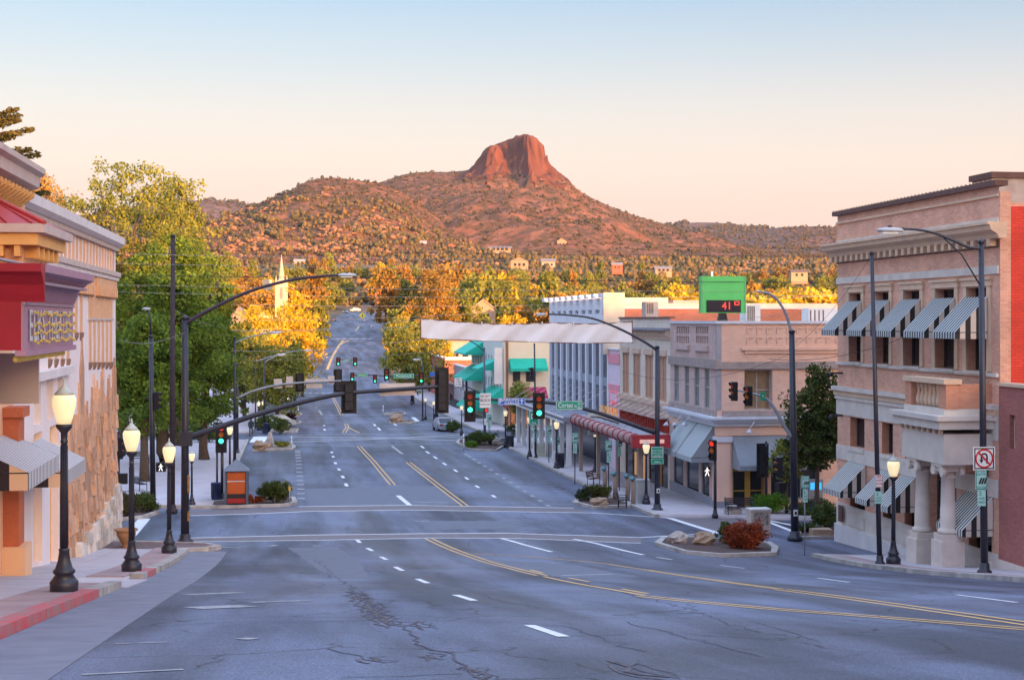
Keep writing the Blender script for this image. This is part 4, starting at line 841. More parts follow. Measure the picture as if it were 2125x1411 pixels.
# ================================================================== buildings
m_glass = mat('window_glass', (.03, .035, .045), (.015, .018, .025), scale=.8, rough=.08, spec=.6)
m_glassb = mat('window_glass_blue', (.035, .05, .11), (.015, .022, .06), scale=.5, rough=.12, spec=.6)
m_dark = mat('dark_interior', (.015, .014, .016), rough=.9)
m_trimw = mat('trim_white', (.80, .78, .77), (.66, .64, .64), scale=1.5, rough=.7)
m_lit = glow('lit_interior', (1.0, .50, .18), .16)
def fbox(root, name, m, s0, s1, t0, t1, z0, z1, label=None): return MB().box(s0, s1, t0, t1, z0, z1).build(name, m, root, label=label)
def tz(px, py, s): p = PS(px, py, s); return p.y, p.z
def holes_s(s, t0, rects):
    """pixel rectangles on a street-side wall: (px far edge, px near edge, y top, y bottom) -> openings"""
    out = []
    for a, b, y0, y1 in rects:
        pa, pb = PS(a, 0, s), PS(b, 0, s); m = (pa.y+pb.y)/2; d = s*SN + m*CS; ts = sorted((pa.y, pb.y))
        out.append((ts[0]-t0, ts[1]-t0, CZ+(PY0-y1)/F*d, CZ+(PY0-y0)/F*d))
    return out
def awning_s(root, s, t0, t1, ztop, zbot, proj, face, m, mv=None, val=.25, name='awning', label=None, ends=True):
    """shed awning on a street-side wall: sloping cloth, closed ends, hanging valance"""
    mb = MB(); so = s+face*proj; L = t1-t0; sl = math.hypot(proj, ztop-zbot)
    mb.face([(s, t0, ztop), (s, t1, ztop), (so, t1, zbot), (so, t0, zbot)], 0, [(0, sl), (L, sl), (L, 0), (0, 0)])
    mb.face([(s, t0, ztop-.03), (so, t0, zbot-.03), (so, t1, zbot-.03), (s, t1, ztop-.03)], 0, [(0, sl), (0, 0), (L, 0), (L, sl)])
    mb.face([(so, t0, zbot), (so, t1, zbot), (so, t1, zbot-val), (so, t0, zbot-val)], 0, [(0, 0), (L, 0), (L, -val), (0, -val)])
    o = mb.build(name, m, root, label=label)
    if ends:
        for t in (t0+.004, t1-.004):
            MB().face([(s, t, ztop-.01), (so, t, zbot-.01), (so, t, zbot-val), (s, t, zbot-val)], 0, [(0, ztop), (proj, zbot), (proj, zbot-val), (0, zbot-val)]).build('side_cloth', mv or m, o)
            MB().tube([(s, t, zbot-.01), (so, t, zbot-.01)], .015, 5).build('awning_rod', M_IRON, o)
    return o
M_IRON = mat('iron_dark', (.035, .035, .05), (.022, .022, .032), scale=6, rough=.45, metal=.2)
st_aw = stripes('awning_stripe_green', (.50, .52, .52), (.045, .052, .056), .22, 0, .5)
st_sd = stripes('awning_stripe_black', (.60, .53, .48), (.02, .018, .02), .42, 0, .5)

# ---------------- the bank on the right
def bank():
    s = 25.5; t0, t1 = PS(2073, 0, s).y, PS(1738, 0, s).y; dC = s*SN + t1*CS
    zz = lambda y: CZ + (PY0-y)/F*dC
    mbk = brick('bank_brick', (.85, .43, .29), (.68, .31, .21), (.70, .48, .38), w=.24, h=.08, var=.3)
    mor = brick('bank_brick_orange', (.74, .30, .15), (.64, .24, .13), (.55, .35, .28), w=.24, h=.08, var=.3)
    mst = mat('bank_stone', (.72, .64, .57), (.55, .49, .45), scale=1.5, rough=.85, bump=.15, bscale=12)
    mtan = mat('bank_tan_trim', (.74, .53, .37), (.60, .42, .31), scale=2, rough=.85, bump=.1)
    mcol = mat('column_stone', (.74, .64, .57), (.60, .51, .46), scale=2.5, rough=.85, bump=.2, bscale=25)
    b0 = gzf(s, t1) - .6
    root = thing('bank_building', 'two storey pink brick bank with striped awnings and stone columns', 'building', (s, t0, gzf(s, t0)))
    ztop = zz(449)
    up = holes_s(s, t0, [(1764, 1789, 611, 748), (1818, 1847, 611, 750), (1877, 1911, 610, 755), (1943, 1983, 608, 760), (2008, 2050, 606, 766)])
    zt, zb = zz(611), zz(748); up = [(a, b, zb, zt) for a, b, _, _ in up]
    l1 = holes_s(s, t0, [(1764, 1794, 858, 920), (1830, 1853, 862, 926), (1878, 1897, 868, 936), (2022, 2051, 880, 952)]); l1 = [(a, b, zz(920), zz(860)) for a, b, _, _ in l1]
    l2 = holes_s(s, t0, [(1764, 1795, 955, 1055), (1832, 1852, 955, 1055), (1877, 1897, 955, 1055), (2010, 2058, 955, 1055)]); l2 = [(a, b, zz(1056), zz(952)) for a, b, _, _ in l2]
    td0, td1 = PS(1985, 0, s).y - t0, PS(1928, 0, s).y - t0
    door = [(td0, td1, gzf(s, t0+td0)+.2, zz(880))]
    mb = MB(); wall_mesh(mb, (s, t0, 0), (0, 1, 0), (-1, 0, 0), t1-t0, b0, ztop, up+l1+l2+door, .45)
    mb.box(s+.46, s+12, t0+.004, t1, b0, ztop-.6); mb.build('wall', mbk, root)
    m_wr = mat('bank_red_paint', (.62, .055, .03), (.50, .045, .025), scale=2.0, rough=.85)
    mbr = brick('bank_red_brick', (.80, .075, .04), (.70, .06, .035), (.58, .05, .03), w=.3, h=.1, var=.25)
    fbox(root, 'painted_side_wall', mbr, s+.42, s+12, t0-.06, t0, zz(806), ztop-.75, label='bright red painted brick side wall')
    fbox(root, 'corner_pier', mbk, s+.003, s+.42, t0-.08, t0-.001, b0, ztop-.2)
    fbox(root, 'dark_hoarding', mat('hoarding_green', (.06, .09, .09), (.03, .05, .05), scale=3), s+1.35, s+3.5, t0-.12, t0-.061, zz(742), zz(470))
    for h in up: window(root, (s, t0, 0), (0, 1, 0), (-1, 0, 0), h, .40, mat('bank_window_frame', (.10, .055, .04), rough=.6), m_glass, 1, 2, .07)
    for h in l1+l2: window(root, (s, t0, 0), (0, 1, 0), (-1, 0, 0), h, .40, MATS['bank_window_frame'], m_glass, 1, 1, .07)
    window(root, (s, t0, 0), (0, 1, 0), (-1, 0, 0), door[0], .42, MATS['bank_window_frame'], m_glass, 2, 3, .1, name='door')
    for h in up:                                                # moulded surrounds
        a, b = t0+h[0], t0+h[1]; mb = MB()
        mb.box(s-.07, s, a-.28, a, zb, zt+.05); mb.box(s-.07, s, b, b+.28, zb, zt+.05); mb.box(s-.10, s, a-.34, b+.34, zt+.05, zt+.28); mb.box(s-.16, s, a-.38, b+.38, zt+.281, zt+.37); mb.build('window_surround', mtan, root)
        fbox(root, 'window_sill', mst, s-.18, s+.3, a-.1, b+.1, zb-.12, zb-.001)
        awning_s(root, s-.1, a-.12, b+.12, zt-.35, zz(684), 1.25, -1, st_aw, st_sd)
    for h in l2: awning_s(root, s-.03, t0+h[0]-.15, t0+h[1]+.15, h[3]+.05, h[3]-1.15, 1.2, -1, stripes('awning_pinstripe_white', (.62, .62, .60), (.03, .035, .04), .19, 0, .55), st_sd); fbox(root, 'window_sill', mst, s-.12, s+.3, t0+h[0]-.1, t0+h[1]+.1, h[2]-.5, h[2]-.001)
    for h in l1: fbox(root, 'window_sill', mst, s-.1, s+.3, t0+h[0]-.08, t0+h[1]+.08, h[2]-.18, h[2]-.001)
    for h in l1+l2:                                             # orange brick cheeks of the recesses
        MB().box(s+.002, s+.43, t0+h[1]-.02, t0+h[1]-.004, h[2], h[3]).build('reveal', mor, root)
    e0, e1 = t0-.02, t1+.02
    def course(name, m, proj, y0, y1, a=e0, b=e1): return fbox(root, name, m, s-proj, s+.02, a, b, zz(y1), zz(y0))
    fbox(root, 'roof_coping', mat('coping_brown', (.17, .085, .07), (.11, .06, .055), scale=3), s-.2, s+.3, t0-.1, t1+.2, ztop, ztop+.2)
    for k in range(46): fbox(root, 'light_bulb', mat('bulb_off', (.42, .32, .22)), s-.18, s-.13, t0+.2+k*.345, t0+.25+k*.345, ztop+.201, ztop+.25)
    course('moulding', mtan, .08, 462, 466); course('moulding', mst, .06, 500, 508)
    mb = MB(); za, zb2 = zz(534), zz(508)
    mb.prism([(s+.02, za), (s-.28, za), (s-.35, za+.15), (s-.6, za+.3), (s-.64, zb2-.12), (s-.72, zb2-.1), (s-.72, zb2), (s+.02, zb2)], 1, t0-.55, t1+.35)
    mb.build('cornice', mtan, root)
    for k in range(26): fbox(root, 'dentil', mtan, s-.32, s-.04, t0+.1+k*.62, t0+.1+k*.62+.26, za-.26, za-.004)
    course('dentil_shade_band', mat('cornice_shadow_brown', (.20, .12, .09)), .03, 536, 548)  # dark brown painted as the shade behind the dentils
    course('moulding', mst, .07, 577, 590); course('moulding', mst, .12, 750, 756)
    course('string_cornice', mst, .32, 800, 808); course('string_cornice', mtan, .2, 808.1, 818); course('string_cornice', mst, .14, 818.1, 826)
    # stone bands broken by the openings
    def broken(y0, y1, holes, m, proj, nm):
        za, zc = zz(y1), zz(y0); cuts = sorted((h[0]+t0, h[1]+t0) for h in holes if h[2] < (za+zc)/2 < h[3]); a = e0
        for c0, c1 in cuts+[(e1, e1)]:
            if c0-a > .05: fbox(root, nm, m, s-proj, s+.02, a, c0, za, zc)
            a = c1
    broken(826.1, 858, l1+door, mst, .06, 'stone_band'); broken(921, 950, l2+door, mst, .06, 'stone_band'); broken(1040, 1090, l2+door, mst, .05, 'stone_band')
    broken(1084, 1170, door, mat('plinth_stone', (.72, .68, .68), (.58, .54, .55), scale=1.5, bump=.15), .16, 'plinth')
    # portico: two columns, entablature, balcony
    sc = 24.1; tcs = [PS(1914, 0, sc).y, PS(1967, 0, sc).y]; pa, pb = tcs[1]-.75, tcs[0]+.75; ztc = zz(893)-.1
    for tcn in tcs:
        g = gzf(sc, tcn)+.12; col = MB()
        col.lathe([(.33, g+1.25), (.38, g+1.28), (.38, g+1.38), (.31, g+1.42), (.285, g+1.48), (.28, g+2.2), (.265, ztc-1.6), (.24, ztc-.55), (.28, ztc-.53), (.28, ztc-.46), (.24, ztc-.44), (.24, ztc-.30)], sc, tcn, 0, 20)
        o = col.build('column', mcol, root)
        MB().box(sc-.45, sc+.45, tcn-.45, tcn+.45, g-.4, g+1.0).box(sc-.38, sc+.38, tcn-.38, tcn+.38, g+1.001, g+1.25).build('pedestal', mcol, o)
        cp = MB(); cp.box(sc-.45, sc+.45, tcn-.45, tcn+.45, ztc-.12, ztc)
        for dy in (-.36, .36):
            for dx in (-.34, .34): cp.tube([(sc+dx-.1, tcn+dy, ztc-.28), (sc+dx+.1, tcn+dy, ztc-.28)], .17, 12)
        cp.box(sc-.34, sc+.34, tcn-.34, tcn+.34, ztc-.30, ztc-.121); cp.build('capital', mcol, o)
    fbox(root, 'architrave', mst, sc-.5, s, pa, pb, ztc, zz(848))
    for k in range(8): fbox(root, 'dentil', mtan, sc-.62, sc-.5, pa+.1+k*(pb-pa-.3)/7, pa+.1+k*(pb-pa-.3)/7+.16, zz(848)+.004, zz(840))
    fbox(root, 'portico_cornice', mst, sc-.78, s, pa-.2, pb+.2, zz(840), zz(826)); fbox(root, 'portico_cornice', mst, sc-.9, s, pa-.32, pb+.32, zz(826)+.002, zz(818))
    fbox(root, 'balcony_base', mst, sc-.45, s, pa+.1, pb-.1, zz(818)+.002, zz(808))
    for tcn, w in ((pa+.35, .28), (pb-.35, .28)): fbox(root, 'balcony_pier', mor, sc-.4, sc+.1, tcn-w, tcn+w, zz(808)+.002, zz(768))
    mb = MB(); n = 7
    for k in range(n): mb.lathe([(.05, zz(808)), (.11, zz(804)), (.12, zz(796)), (.05, zz(782)), (.1, zz(772)), (.06, zz(768))], sc-.15, pa+.8+(pb-pa-1.6)*k/(n-1), 0, 8)
    for k in range(n): MB().lathe([(.06, zz(808)+.004), (.12, zz(803)), (.13, zz(796)), (.055, zz(783)), (.11, zz(773)), (.07, zz(768)-.004)], sc-.15, pa+.8+(pb-pa-1.6)*k/(n-1), 0, 10).build('baluster', mtan, root)
    fbox(root, 'balcony_rail', mtan, sc-.5, sc+.2, pa+.02, pb-.02, zz(768), zz(760))
    fbox(root, 'balcony_side', mor, sc+.12, s, pa+.1, pa+.3, zz(808)+.002, zz(768)-.002)
    c = PS(2062, 0, s+4); MB().box(s+1.1, s+2.7, t0+2.6, t0+4.3, ztop-.7, ztop+.55).build('chimney', mat('chimney_render', (.55, .5, .47), (.36, .28, .25), scale=2), root); fbox(root, 'chimney_cap', MATS['coping_brown'], s+1.0, s+2.8, t0+2.5, t0+4.4, ztop+.551, ztop+.78)
    for y_, px in ((862, 1748), (774, 1748)): p = PS(px, y_, s); MB().box(s-.5, s, p.y-.05, p.y+.05, p.z-.04, p.z+.04).tube([(s-.5, p.y, p.z), (s-.62, p.y, p.z-.12)], .1, 8).build('wall_lamp', M_IRON, root)
    p = PS(1752, 1068, s); fbox(root, 'plaque', mat('bronze_plaque', (.16, .07, .05), rough=.5), s-.22, s-.161, p.y-.25, p.y+.2, p.z-.3, p.z+.45)
    # the neighbour nearer the viewer
    r2 = thing('brick_building', 'low dark red brick building beside the bank at the picture edge', 'building', (s, 40, gzf(s, 40)))
    md = brick('dark_red_brick', (.48, .15, .12), (.38, .11, .10), (.34, .18, .16), w=.24, h=.085, var=.25); zt2 = CZ + (PY0-800)/F*(s*SN+t0*CS); tw = PS(2104, 0, s).y
    wh = [(tw-.22-30, tw+.22-30, zt2-2.2, zt2-1.0)]
    mb = MB(); wall_mesh(mb, (s-.05, 30, 0), (0, 1, 0), (-1, 0, 0), t0-.1-30, gzf(s, 50)-.6, zt2, wh, .3); mb.box(s+.3, s+9, 30, t0-.12, gzf(s, 50)-.6, zt2-.3); mb.build('wall', md, r2)
    window(r2, (s-.05, 30, 0), (0, 1, 0), (-1, 0, 0), wh[0], .25, mtan, m_glass, 1, 1, .08); fbox(r2, 'coping', mtan, s-.15, s+.35, 30, t0-.13, zt2, zt2+.12)
    fbox(r2, 'footing', mcol, s-.12, s-.051, 30, t0-.11, gzf(s, 50)-.6, gzf(s, 48)+.35)
bank()

# ---------------- corner building with the roof sign
def corner_building():
    s, t, d = 24.05, 79.5, 24.05*SN + 79.5*CS; t1 = PS(1391, 0, s).y; s1 = 41.0
    zz = lambda y: CZ + (PY0-y)/F*d
    root = thing('corner_building', 'peach brick corner building with grey awnings across the side street', 'building', (s, t, gzf(s, t)))
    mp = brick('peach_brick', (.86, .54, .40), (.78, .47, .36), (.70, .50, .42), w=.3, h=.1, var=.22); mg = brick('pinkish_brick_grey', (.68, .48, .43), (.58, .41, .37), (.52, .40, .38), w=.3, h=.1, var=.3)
    mstn = mat('rockface_stone', (.42, .34, .32), (.27, .22, .21), scale=3, rough=.95, bump=.9, bscale=9); mlt = mat('cornice_pale_blue', (.66, .68, .76), (.55, .57, .64), scale=2, rough=.75); mpl = mat('peach_plaster', (.86, .56, .43), (.76, .48, .38), scale=1, rough=.85)
    g0 = gzf(s, t1) - .6; zt = zz(672)
    X = lambda px: PT(px, 0, t).x - s
    win = [(X(1545), X(1603), zz(852), zz(768))]; low = [(X(1520), X(1590), g0, zz(905)), (X(1600), X(1700), zz(1040), zz(905))]
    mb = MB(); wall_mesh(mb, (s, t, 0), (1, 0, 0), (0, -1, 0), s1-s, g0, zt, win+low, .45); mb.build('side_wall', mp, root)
    sw = holes_s(s, t, [(1399, 1409, 757, 850), (1421, 1430, 757, 850), (1441, 1451, 757, 850), (1462, 1472, 757, 850)]); sw = [(a, b, zz(852), zz(762)) for a, b, _, _ in sw]
    sl = holes_s(s, t, [(1398, 1418, 905, 1040), (1425, 1450, 905, 1040), (1456, 1472, 905, 1040)]); sl = [(a, b, zz(1042), zz(905)) for a, b, _, _ in sl]
    lat = holes_s(s, t, [(1404, 1430, 678, 712), (1444, 1470, 678, 712)])
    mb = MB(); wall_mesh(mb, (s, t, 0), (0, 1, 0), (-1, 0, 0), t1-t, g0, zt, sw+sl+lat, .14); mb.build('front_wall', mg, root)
    MB().box(s+.5, s1, t+.5, t1-.01, g0, zt-.7).build('core', m_dark, root)
    MB().box(s+.05, s1, t+.05, t1, zt-.75, zt-.65).build('roof', mat('roof_white', (.6, .6, .63), (.5, .5, .53), scale=.7), root)
    for a, b, c, e in lat:                                     # pierced brick screens
        MB().box(s+.1, s+.13, t+a, t+b, c, e).build('screen_back', mat('screen_brown', (.28, .17, .12)), root)
        for k in range(7): fbox(root, 'screen_bar', mg, s+.05, s+.099, t+a+(b-a)*(k+.1)/7, t+a+(b-a)*(k+.55)/7, c+.004, e-.004)
        fbox(root, 'screen_rail', mg, s+.02, s+.098, t+a+.004, t+b-.004, (c+e)/2-.08, (c+e)/2+.08); fbox(root, 'ledge', mg, s-.16, s, t+a-.1, t+b+.1, zz(731), zz(720))
    wf = mat('window_frame_grey', (.42, .40, .40), rough=.6)
    for h in sw: window(root, (s, t, 0), (0, 1, 0), (-1, 0, 0), h, .11, wf, mat('glass_pale', (.20, .24, .24), (.1, .12, .13), rough=.15), 1, 2, .07)
    for h in sl: window(root, (s, t, 0), (0, 1, 0), (-1, 0, 0), h, .12, mat('shop_frame_grey', (.22, .24, .30), rough=.6), m_glass, 1, 1, .1)
    w = window(root, (s, t, 0), (1, 0, 0), (0, -1, 0), win[0], .4, wf, mat('blind_brown', (.30, .2, .12), (.2, .13, .08), rough=.5), 2, 2, .09)
    for k in range(15): z_ = win[0][2]+.75+k*.095; MB().box(s+win[0][0]+.12, s+(win[0][0]+win[0][1])/2-.06, t+.30, t+.33, z_, z_+.055).build('blind_slat', mat('blind_slat', (.40, .27, .16)), w)
    yd = mat('door_yellow', (.48, .30, .06), (.38, .23, .05), scale=3, rough=.55)
    window(root, (s, t, 0), (1, 0, 0), (0, -1, 0), (low[0][0], X(1555), g0+.55, zz(974)), .42, yd, m_glass, 1, 2, .16, name='door'); window(root, (s, t, 0), (1, 0, 0), (0, -1, 0), (X(1555), low[0][1], g0+.55, zz(974)), .42, yd, m_glass, 1, 2, .16, name='door')
    window(root, (s, t, 0), (1, 0, 0), (0, -1, 0), low[1], .4, MATS['shop_frame_grey'], m_glass, 3, 1, .1)
    fbox(root, 'coping', mlt, s-.12, s1, t-.12, t+.35, zt, zt+.16); fbox(root, 'coping', mlt, s-.12, s+.35, t+.351, t1, zt, zt+.16)
    fbox(root, 'quoin_strip', mat('corner_grey', (.38, .36, .40), scale=2), s-.03, s+.25, t-.03, t+.25, zz(850), zt-.002)
    for r in range(2):                                        # sunk brick squares of the frieze
        for k in range(10):
            x, z_ = X(1550+k*20.5)+s, zz(680+r*20); fr = MB(); fr.box(x, x+.34, t-.055, t, z_-.05, z_); fr.box(x, x+.06, t-.055, t, z_-.34, z_-.051); fr.build('frieze_square', mp, root)
    fbox(root, 'moulding', mp, X(1538)+s, s1, t-.16, t, zz(727), zz(721)); fbox(root, 'moulding', mp, X(1545)+s, s1, t-.08, t, zz(734), zz(727.2))
    fbox(root, 'rockface_band', mstn, s-.001, s1, t-.15, t, zz(766), zz(751)); fbox(root, 'rockface_band', mstn, s-.16, s, t-.15, t1, zz(766), zz(747))
    fbox(root, 'ledge', mstn, s+.3, s1, t-.08, t, zz(864), zz(853)); fbox(root, 'ledge', mstn, s-.1, s, t, t1, zz(872), zz(853))
    for k, (a, b, pr) in enumerate(((865, 870, .55), (870.1, 876, .4), (876.1, 884, .22))): fbox(root, 'cornice', mlt, s-pr, s1, t-pr, t-.001, zz(b), zz(a)); fbox(root, 'cornice', mlt, s-pr, s-.001, t, t1, zz(b), zz(a))
    fbox(root, 'fascia', mpl, s-.06, s1, t-.06, t-.001, zz(904), zz(884.2)); fbox(root, 'fascia', mpl, s-.06, s-.001, t, t1, zz(904), zz(884.2))
    fbox(root, 'corner_pier', mpl, s-.1, s+.75, t-.1, t+.6, zz(1040), zz(905)); fbox(root, 'pier_capital', mlt, s-.2, s+.85, t-.2, t+.65, zz(917), zz(906)); fbox(root, 'pier_base', mat('base_grey_blue', (.30, .31, .37)), s-.16, s+.8, t-.16, t+.65, g0, zz(1040))
    fbox(root, 'dado', MATS['base_grey_blue'], s-.05, s-.001, t+.7, t1, g0, zz(1036))
    mgr = mat('awning_grey', (.27, .29, .33), (.22, .24, .27), scale=2, rough=.85); mgs = stripes('awning_grey_seam', (.36, .40, .42), (.24, .27, .30), .28, 0, .9)
    zt_, zb_ = zz(884), zz(950); o = awning_s(root, s-.07, t+.35, t+3.6, zt_, zb_, 1.35, -1, mgs, mgr, .28); awning_s(root, s-.07, t+3.75, t+7.1, zt_, zb_, 1.35, -1, mgs, mgr, .28)
    mb = MB(); a, b = X(1519)+s, X(1655)+s                    # awning over the doors on the side street
    mb.face([(a, t-.01, zz(905)), (a, t-1.5, zz(962)), (b, t-1.5, zz(962)), (b, t-.01, zz(905))]); mb.face([(a, t-1.5, zz(962)), (a, t-1.5, zz(972)), (b, t-1.5, zz(972)), (b, t-1.5, zz(962))]); mb.face([(a, t-.01, zz(905)), (a, t-.01, zz(972)), (a, t-1.5, zz(972)), (a, t-1.5, zz(962))]); mb.build('awning', mgr, root)
    for px_, y_, on_s in ((1412, 873, 1), (1430, 873, 1), (1450, 873, 1)):
        p = PS(px_, y_, s); mb = MB(); mb.tube([(s, p.y, p.z), (s-.5, p.y, p.z+.3), (s-.9, p.y, p.z-.1)], .025, 6); mb.lathe([(.05, 0), (.09, -.05), (.24, -.2)], s-.9, p.y, p.z-.08, 10); mb.build('gooseneck_lamp', mlt, root)
    p = PT(1545, 890, t); mb = MB(); mb.tube([(p.x+.8, t, p.z+.35), (p.x+.5, t-.4, p.z+.5), (p.x, t-.8, p.z)], .025, 6); mb.lathe([(.05, 0), (.09, -.05), (.24, -.2)], p.x, t-.8, p.z+.02, 10); mb.build('gooseneck_lamp', mlt, root)
    # things up on the roof
    ts = 82.0; A, B = PT(1455, 573, ts), PT(1548, 650, ts); sg = thing('roof_sign', 'green roof sign with red digits reading 41 degrees', 'sign', (PT(1501, 0, ts).x, ts, zt-.7))
    mgn = mat('sign_green', (.12, .62, .17), (.10, .54, .14), scale=1.5, rough=.6); MB().box(A.x, B.x, ts, ts+.5, B.z, A.z).build('cabinet', mgn, sg)
    D0, D1 = PT(1466, 623, ts), PT(1537, 648, ts); MB().box(D0.x, D1.x, ts-.05, ts-.004, D1.z, D0.z).build('display', mat('display_black', (.012, .012, .03), rough=.35), sg)
    rl = glow('led_red', (1.0, .05, .03), .5); cx = (D0.x+D1.x)/2
    lettering(sg, [('41', .62, cx+.18, (D0.z+D1.z)/2)], rl, (0, ts-.05, 0)); mb = MB(); q = PT(1529, 632, ts); mb.box(q.x-.17, q.x+.14, ts-.075, ts-.055, q.z-.05, q.z+.02); mb.box(q.x-.17, q.x+.14, ts-.075, ts-.055, q.z+.14, q.z+.2)
    mb.box(q.x-.17, q.x-.1, ts-.075, ts-.055, q.z+.021, q.z+.139); mb.box(q.x+.08, q.x+.14, ts-.075, ts-.055, q.z+.021, q.z+.139); mb.build('degree_mark', rl, sg)
    for xx in (A.x, B.x-.1): MB().box(xx, xx+.1, ts-.03, ts-.002, B.z, A.z).build('edge_trim', mat('sign_edge', (.16, .52, .2)), sg)
    MB().hexa([(cx-.5, ts+.1, zt-.7), (cx+.5, ts+.1, zt-.7), (cx+.5, ts+.4, zt-.7), (cx-.5, ts+.4, zt-.7)], [(cx-.2, ts+.1, B.z), (cx+.2, ts+.1, B.z), (cx+.2, ts+.4, B.z), (cx-.2, ts+.4, B.z)]).build('post', M_IRON, sg)
    for (pa, pb, ya, yb, tt, lb, m_) in ((1548, 1578, 632, 664, 84.5, 'pale rooftop unit right behind the green roof sign', m_trimw), (1678, 1740, 640, 668, 83.0, 'white rooftop unit with brown louvres near the bank', m_trimw), (1340, 1366, 626, 648, 101, 'small ribbed rooftop vent box left of the green roof sign', mat('vent_beige', (.5, .42, .38)))):
        a, b = PT(pa, ya, tt), PT(pb, yb, tt); r3 = thing('rooftop_unit', lb, 'rooftop unit', ((a.x+b.x)/2, tt, b.z-.4)); MB().box(a.x, b.x, tt, tt+1.2, b.z-.6, a.z).build('housing', m_, r3)
        for k in range(4): MB().box(a.x+.1+k*(b.x-a.x)*.14, a.x+.1+k*(b.x-a.x)*.14+.06, tt-.03, tt-.003, b.z-.1, a.z-.1).build('louvre', mat('louvre_brown', (.20, .12, .09)), r3)
corner_building()

# ---------------- row on the right, theatre block
def row_right():
    s = 24.05; TA, TB, TC, TD = PS(1391, 0, s).y, PS(1286, 0, s).y, PS(1263, 0, s).y, PS(1140, 0, s).y
    dA = s*SN+TA*CS; zz = lambda y, d=dA: CZ+(PY0-y)/F*d; g0 = gzf(s, TD)-.6
    # beige building with four tall windows
    root = thing('beige_building', 'beige painted brick building with four tall brown windows', 'building', (s, TA, gzf(s, TA)))
    mbg = brick('beige_brick', (.80, .70, .59), (.72, .62, .53), (.64, .55, .48), w=.3, h=.1, var=.2); mbr = mat('brown_panel', (.56, .32, .21), (.46, .26, .18), scale=3, rough=.8); mtn = mat('tan_ledge', (.68, .50, .39), (.55, .41, .33), scale=2)
    ho = holes_s(s, TA, [(1292, 1305, 0, 1), (1314, 1329, 0, 1), (1339, 1355, 0, 1), (1366, 1383, 0, 1)]); ho = [(a, b, zz(836), zz(740)) for a, b, _, _ in ho]
    zt = zz(661); shop = [(.6, 5.6, g0, zz(905)), (6.6, 12.5, g0, zz(905))]
    mb = MB(); wall_mesh(mb, (s, TA, 0), (0, 1, 0), (-1, 0, 0), TB-TA, g0, zt, ho+shop, .14); mb.build('wall', mbg, root)
    MB().box(s+.4, s+16, TA+.02, TB-.02, g0, zt-.8).build('core', m_dark, root); fbox(root, 'roof', MATS['roof_white'], s+.05, s+16, TA+.02, TB, zt-.79, zt-.7)
    for h in ho:
        window(root, (s, TA, 0), (0, 1, 0), (-1, 0, 0), h, .12, mbr, mat('board_brown', (.50, .29, .2), (.42, .24, .17), scale=4), 2, 1, .12); fbox(root, 'window_head', mtn, s-.14, s, TA+h[0]-.12, TA+h[1]+.12, h[3], h[3]+.2)
        fbox(root, 'window_head', mtn, s-.07, s, TA+h[0]-.06, TA+h[1]+.06, h[3]+.201, h[3]+.36)
    for h in shop: window(root, (s, TA, 0), (0, 1, 0), (-1, 0, 0), (h[0], h[1], g0+.6, h[3]), .12, mat('shop_brown', (.14, .08, .06), rough=.6), m_glass, 3, 2, .1, name='shop_window')
    fbox(root, 'coping', mat('coping_rust', (.24, .10, .07)), s-.1, s+.3, TA, TB, zt, zt+.12); fbox(root, 'metal_ledge', mat('ledge_grey', (.30, .30, .36), scale=3), s-.55, s, TA+.05, TB, zz(686), zz(681))
    for k in range(34): fbox(root, 'corbel', mtn, s-.3, s, TA+.1+k*(TB-TA-.2)/34, TA+.1+k*(TB-TA-.2)/34+.2, zz(698), zz(686)-.004)
    fbox(root, 'corbel_course', mtn, s-.12, s, TA, TB, zz(705), zz(698)-.003); fbox(root, 'ledge', mtn, s-.2, s, TA, TB, zz(848), zz(838))
    fbox(root, 'tin_awning', mat('tin_pink', (.52, .38, .34)), s-.9, s, TA+.1, TB, zz(870), zz(868))
    for k in range(22): t = TA+.2+k*(TB-TA-.4)/22; fbox(root, 'red_panel', mat('panel_red', (.58, .05, .04), (.42, .04, .03), scale=3), s-.12, s-.02, t, t+.4, zz(900), zz(871))
    for k in range(9): t = TA+.5+k*(TB-TA-1)/8; MB().tube([(s, t, zz(856)), (s-.85, t, zz(869))], .02, 5).build('stay_rod', mat('rod_rust', (.35, .14, .10)), root)
    # narrow pink front
    r2 = thing('pink_building', 'narrow pink and lilac shop front between white tower and beige building', 'building', (s, TB, gzf(s, TB))); dB = s*SN+TB*CS; z2 = lambda y: CZ+(PY0-y)/F*dB
    mpk = mat('stucco_lilac', (.80, .64, .76), (.7, .56, .68), scale=2); mpr = mat('stucco_pink', (.82, .32, .40), (.72, .28, .35), scale=2)
    MB().box(s, s+10, TB+.01, TC-.01, g0, z2(727)).build('wall', mpk, r2); fbox(r2, 'pink_band', mpr, s-.08, s, TB+.01, TC-.01, z2(756), z2(735)); fbox(r2, 'pink_band', mpr, s-.05, s, TB+.01, TC-.01, z2(812), z2(800)); fbox(r2, 'coping', m_trimw, s-.14, s+.3, TB+.01, TC-.01, z2(727), z2(724))
    red = mat('neon_tube_red', (.5, .06, .08), emit=(1, .1, .12), estr=.25); mb = MB(); a, b = TB+.6, TC-.6; mb.tube([(s-.06, a, z2(860)), (s-.06, a, z2(815)), (s-.06, b, z2(815)), (s-.06, b, z2(860))], .035, 6); mb.tube([(s-.06, (a+b)/2-.3, z2(860)), (s-.06, (a+b)/2-.3, z2(835)), (s-.06, (a+b)/2+.3, z2(835)), (s-.06, (a+b)/2+.3, z2(860))], .035, 6); mb.build('neon_tube', red, r2)
    # white tower of fins
    r3 = thing('fin_building', 'white office block with tall vertical fins and dark blue glass', 'building', (s, TC, gzf(s, TC))); dC = s*SN+TC*CS; z3 = lambda y: CZ+(PY0-y)/F*dC
